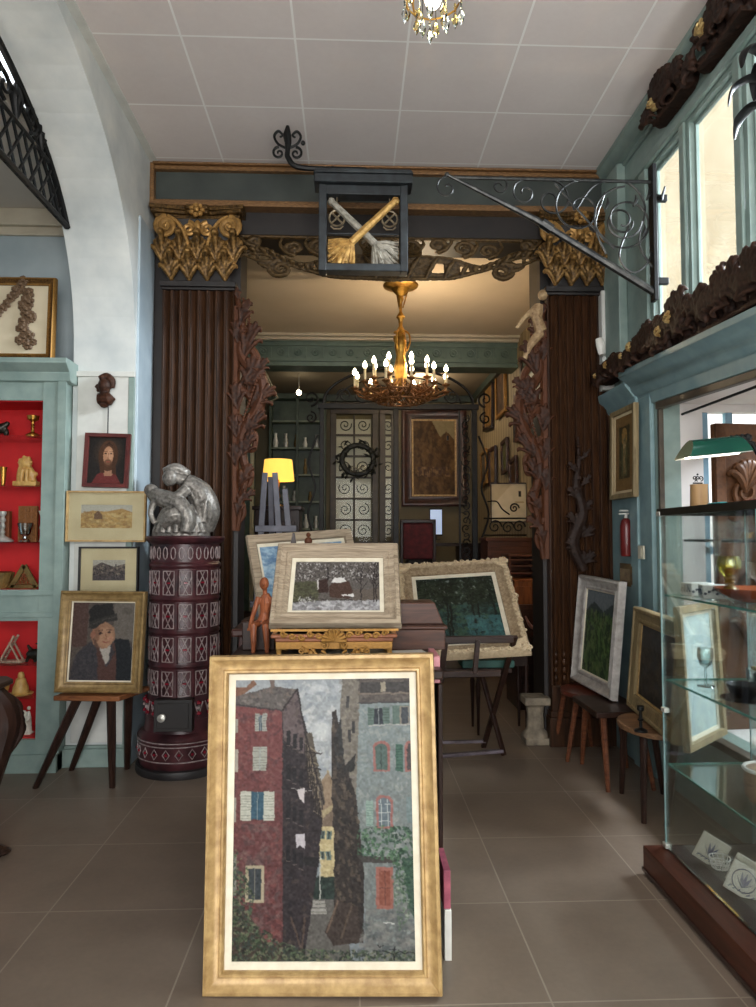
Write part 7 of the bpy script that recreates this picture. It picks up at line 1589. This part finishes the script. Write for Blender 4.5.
t = thing('dresser', 'tall brown dresser below the pale cream panel', 'dresser', (1.68, 7.55, 0)); MB().b(-.24, .23, -.2, .2, 0, 1.42).b(-.26, .24, -.22, .21, 1.42, 1.455).build('body', wood('dresser_brown', (104, 62, 44), (62, 36, 26), 5, 'x', .35), t, bevel=.004)
for k in range(4):
    d = MB().b(-.21, .20, -.21, -.2, .12 + .32 * k, .40 + .32 * k).build('drawer', MATS['dresser_brown'], t, bevel=.004); MB().ball((0, -.22, .26 + .32 * k), .014, 8).build('knob', M_brass, d)
t = thing('letter_rack', 'open brown rack with three shelves below the dresser top', 'rack', (1.70, 6.95, 0)); MB().b(-.16, -.14, -.15, .15, 0, 1.29).b(.12, .14, -.15, .15, 0, 1.29).b(-.16, .14, .13, .15, 0, 1.29).b(-.17, .15, -.16, .15, 1.27, 1.29).build('carcass', MATS['dresser_brown'], t, bevel=.003)
for z in (.9, 1.04, 1.10, 1.17, 1.23): MB().b(-.14, .12, -.15, .13, z, z + .014).build('shelf', MATS['dresser_brown'], t)
t = thing('orange_cupboard', 'small orange-brown cupboard right behind the woodland painting', 'cupboard', (1.68, 6.62, 0)); MB().b(-.16, .16, -.14, .14, 0, 1.04).b(-.17, .17, -.15, .14, 1.04, 1.06).build('body', M_orange, t, bevel=.003)
for s_ in (-1, 1): MB().b(min(s_ * .004, s_ * .145), max(s_ * .004, s_ * .145), -.15, -.14, .30, 1.0).build('door', M_orange, t, bevel=.003)
t = thing('swan_panel', 'dark carved panel with a pale pink swan relief on a low chest', 'panel', (1.63, 6.2, .58)); MB().b(-.15, .15, -.02, .02, 0, .28).b(-.15, .15, -.03, -.02, .24, .28).b(-.15, .15, -.03, -.02, 0, .04).build('board', M_carve, t, bevel=.003)
MB().tube(curve([(-.09, -.03, .18), (-.04, -.03, .09), (.04, -.03, .08), (.09, -.03, .13), (.06, -.03, .19), (.02, -.03, .17), (.05, -.03, .13)]), [.01, .028, .034, .022, .014, .012, .008], 8, flat=.6).build('swan', simple('swan_pink', (206, 150, 132), (150, 92, 80), 20, .4), t)
t = thing('low_chest', 'low dark chest under the carved swan panel', 'chest', (1.63, 6.15, 0)); MB().b(-.22, .22, -.22, .22, 0, .55).build('body', M_darkwood, t, bevel=.004); MB().b(-.24, .24, -.24, .24, .55, .58).build('lid', M_darkwood, t, bevel=.004)
t = thing('lattice_window_panel', 'dark latticed panel lit pale from behind near the right pilaster', 'panel', (1.86, 6.5, .92))
MB().b(-.0, .04, -.28, .28, 0, .50).build('light_back', glow('pale_backlight', (1.0, .86, .60), .5), t, 0)
mb = MB().b(-.03, .0, -.30, -.26, -.03, .53).b(-.03, .0, .26, .30, -.03, .53).b(-.03, .0, -.3, .3, -.03, .0).b(-.03, .0, -.3, .3, .50, .53)
mb.beam((-.015, -.28, 0), (-.015, 0, .25), .02, .02).beam((-.015, 0, .25), (-.015, -.28, .5), .02, .02).beam((-.015, .28, 0), (-.015, 0, .25), .02, .02).beam((-.015, 0, .25), (-.015, .28, .5), .02, .02).build('lattice', M_darkwood, t)
# pictures crowded on the striped right-hand wall
def art_brown(s, c): a = Art(24, 30, (0, 0, 100, 100), c, s); a.dabs(60, [(0, 0), (100, 100)], [tuple(int(q * .7) for q in c), tuple(min(255, int(q * 1.25)) for q in c)], (10, 30), .5); return a.grain(4, 2)
rg = random.Random(77)
spots = [(9.6, 2.95, .62, .8), (8.75, 3.0, .55, .62), (8.55, 2.25, .34, .42), (7.9, 2.55, .30, .55), (9.9, 2.2, .40, .5), (9.3, 2.15, .42, .52), (7.45, 2.85, .5, .6), (8.9, 1.75, .30, .34), (8.1, 1.95, .36, .44), (7.3, 2.15, .42, .5), (6.7, 2.75, .5, .7)]
words = ['ochre landscape', 'umber portrait', 'olive hillside', 'tall russet interior', 'grey-brown seascape', 'tan village', 'dark green park', 'small sienna sketch', 'brown still life', 'golden field', 'wide amber coast']
cs = [(120, 90, 50), (84, 62, 46), (92, 92, 60), (124, 76, 50), (100, 92, 82), (140, 114, 78), (56, 68, 50), (130, 84, 56), (84, 58, 40), (150, 120, 64), (140, 96, 50)]
for i, (y, z, w_, h_) in enumerate(spots):
    picture('framed_painting', words[i] + ' framed on the crowded striped wall', 'painting', w_, h_, .05, P_FLAT, [M_darkwood, M_oldgold, MATS['dark_red_frame']][i % 3], art_brown(40 + i, cs[i]), (XR2 - .03, y, z), -90, 0, rg.uniform(-7, 7), 'pictures on the striped wall')
# ceiling spot
for (x, y) in ((-.70, 9.3), (.95, 9.6)):
    t = thing('spot_lamp', 'small hanging spot bulb left of the candle chandelier' if x < 0 else 'small hanging spot bulb right of the candle chandelier', 'spotlight', (x, y, 3.64), 0, 'far room spots')
    MB().tube([(0, 0, 0), (0, 0, -.22)], .006, 5).build('cable', M_white, t); MB().ball((0, 0, -.25), .035, 10).build('bulb', glow('spot_bulb', (1, .86, .62), 16), t)
pl2 = bpy.data.lights.new('far_room_light', 'POINT'); o = bpy.data.objects.new('far_room_light', pl2); COL.objects.link(o); pl2.energy = 13; pl2.color = (1, .80, .55); pl2.shadow_soft_size = .05; o.location = (.9, 9.3, 3.45)
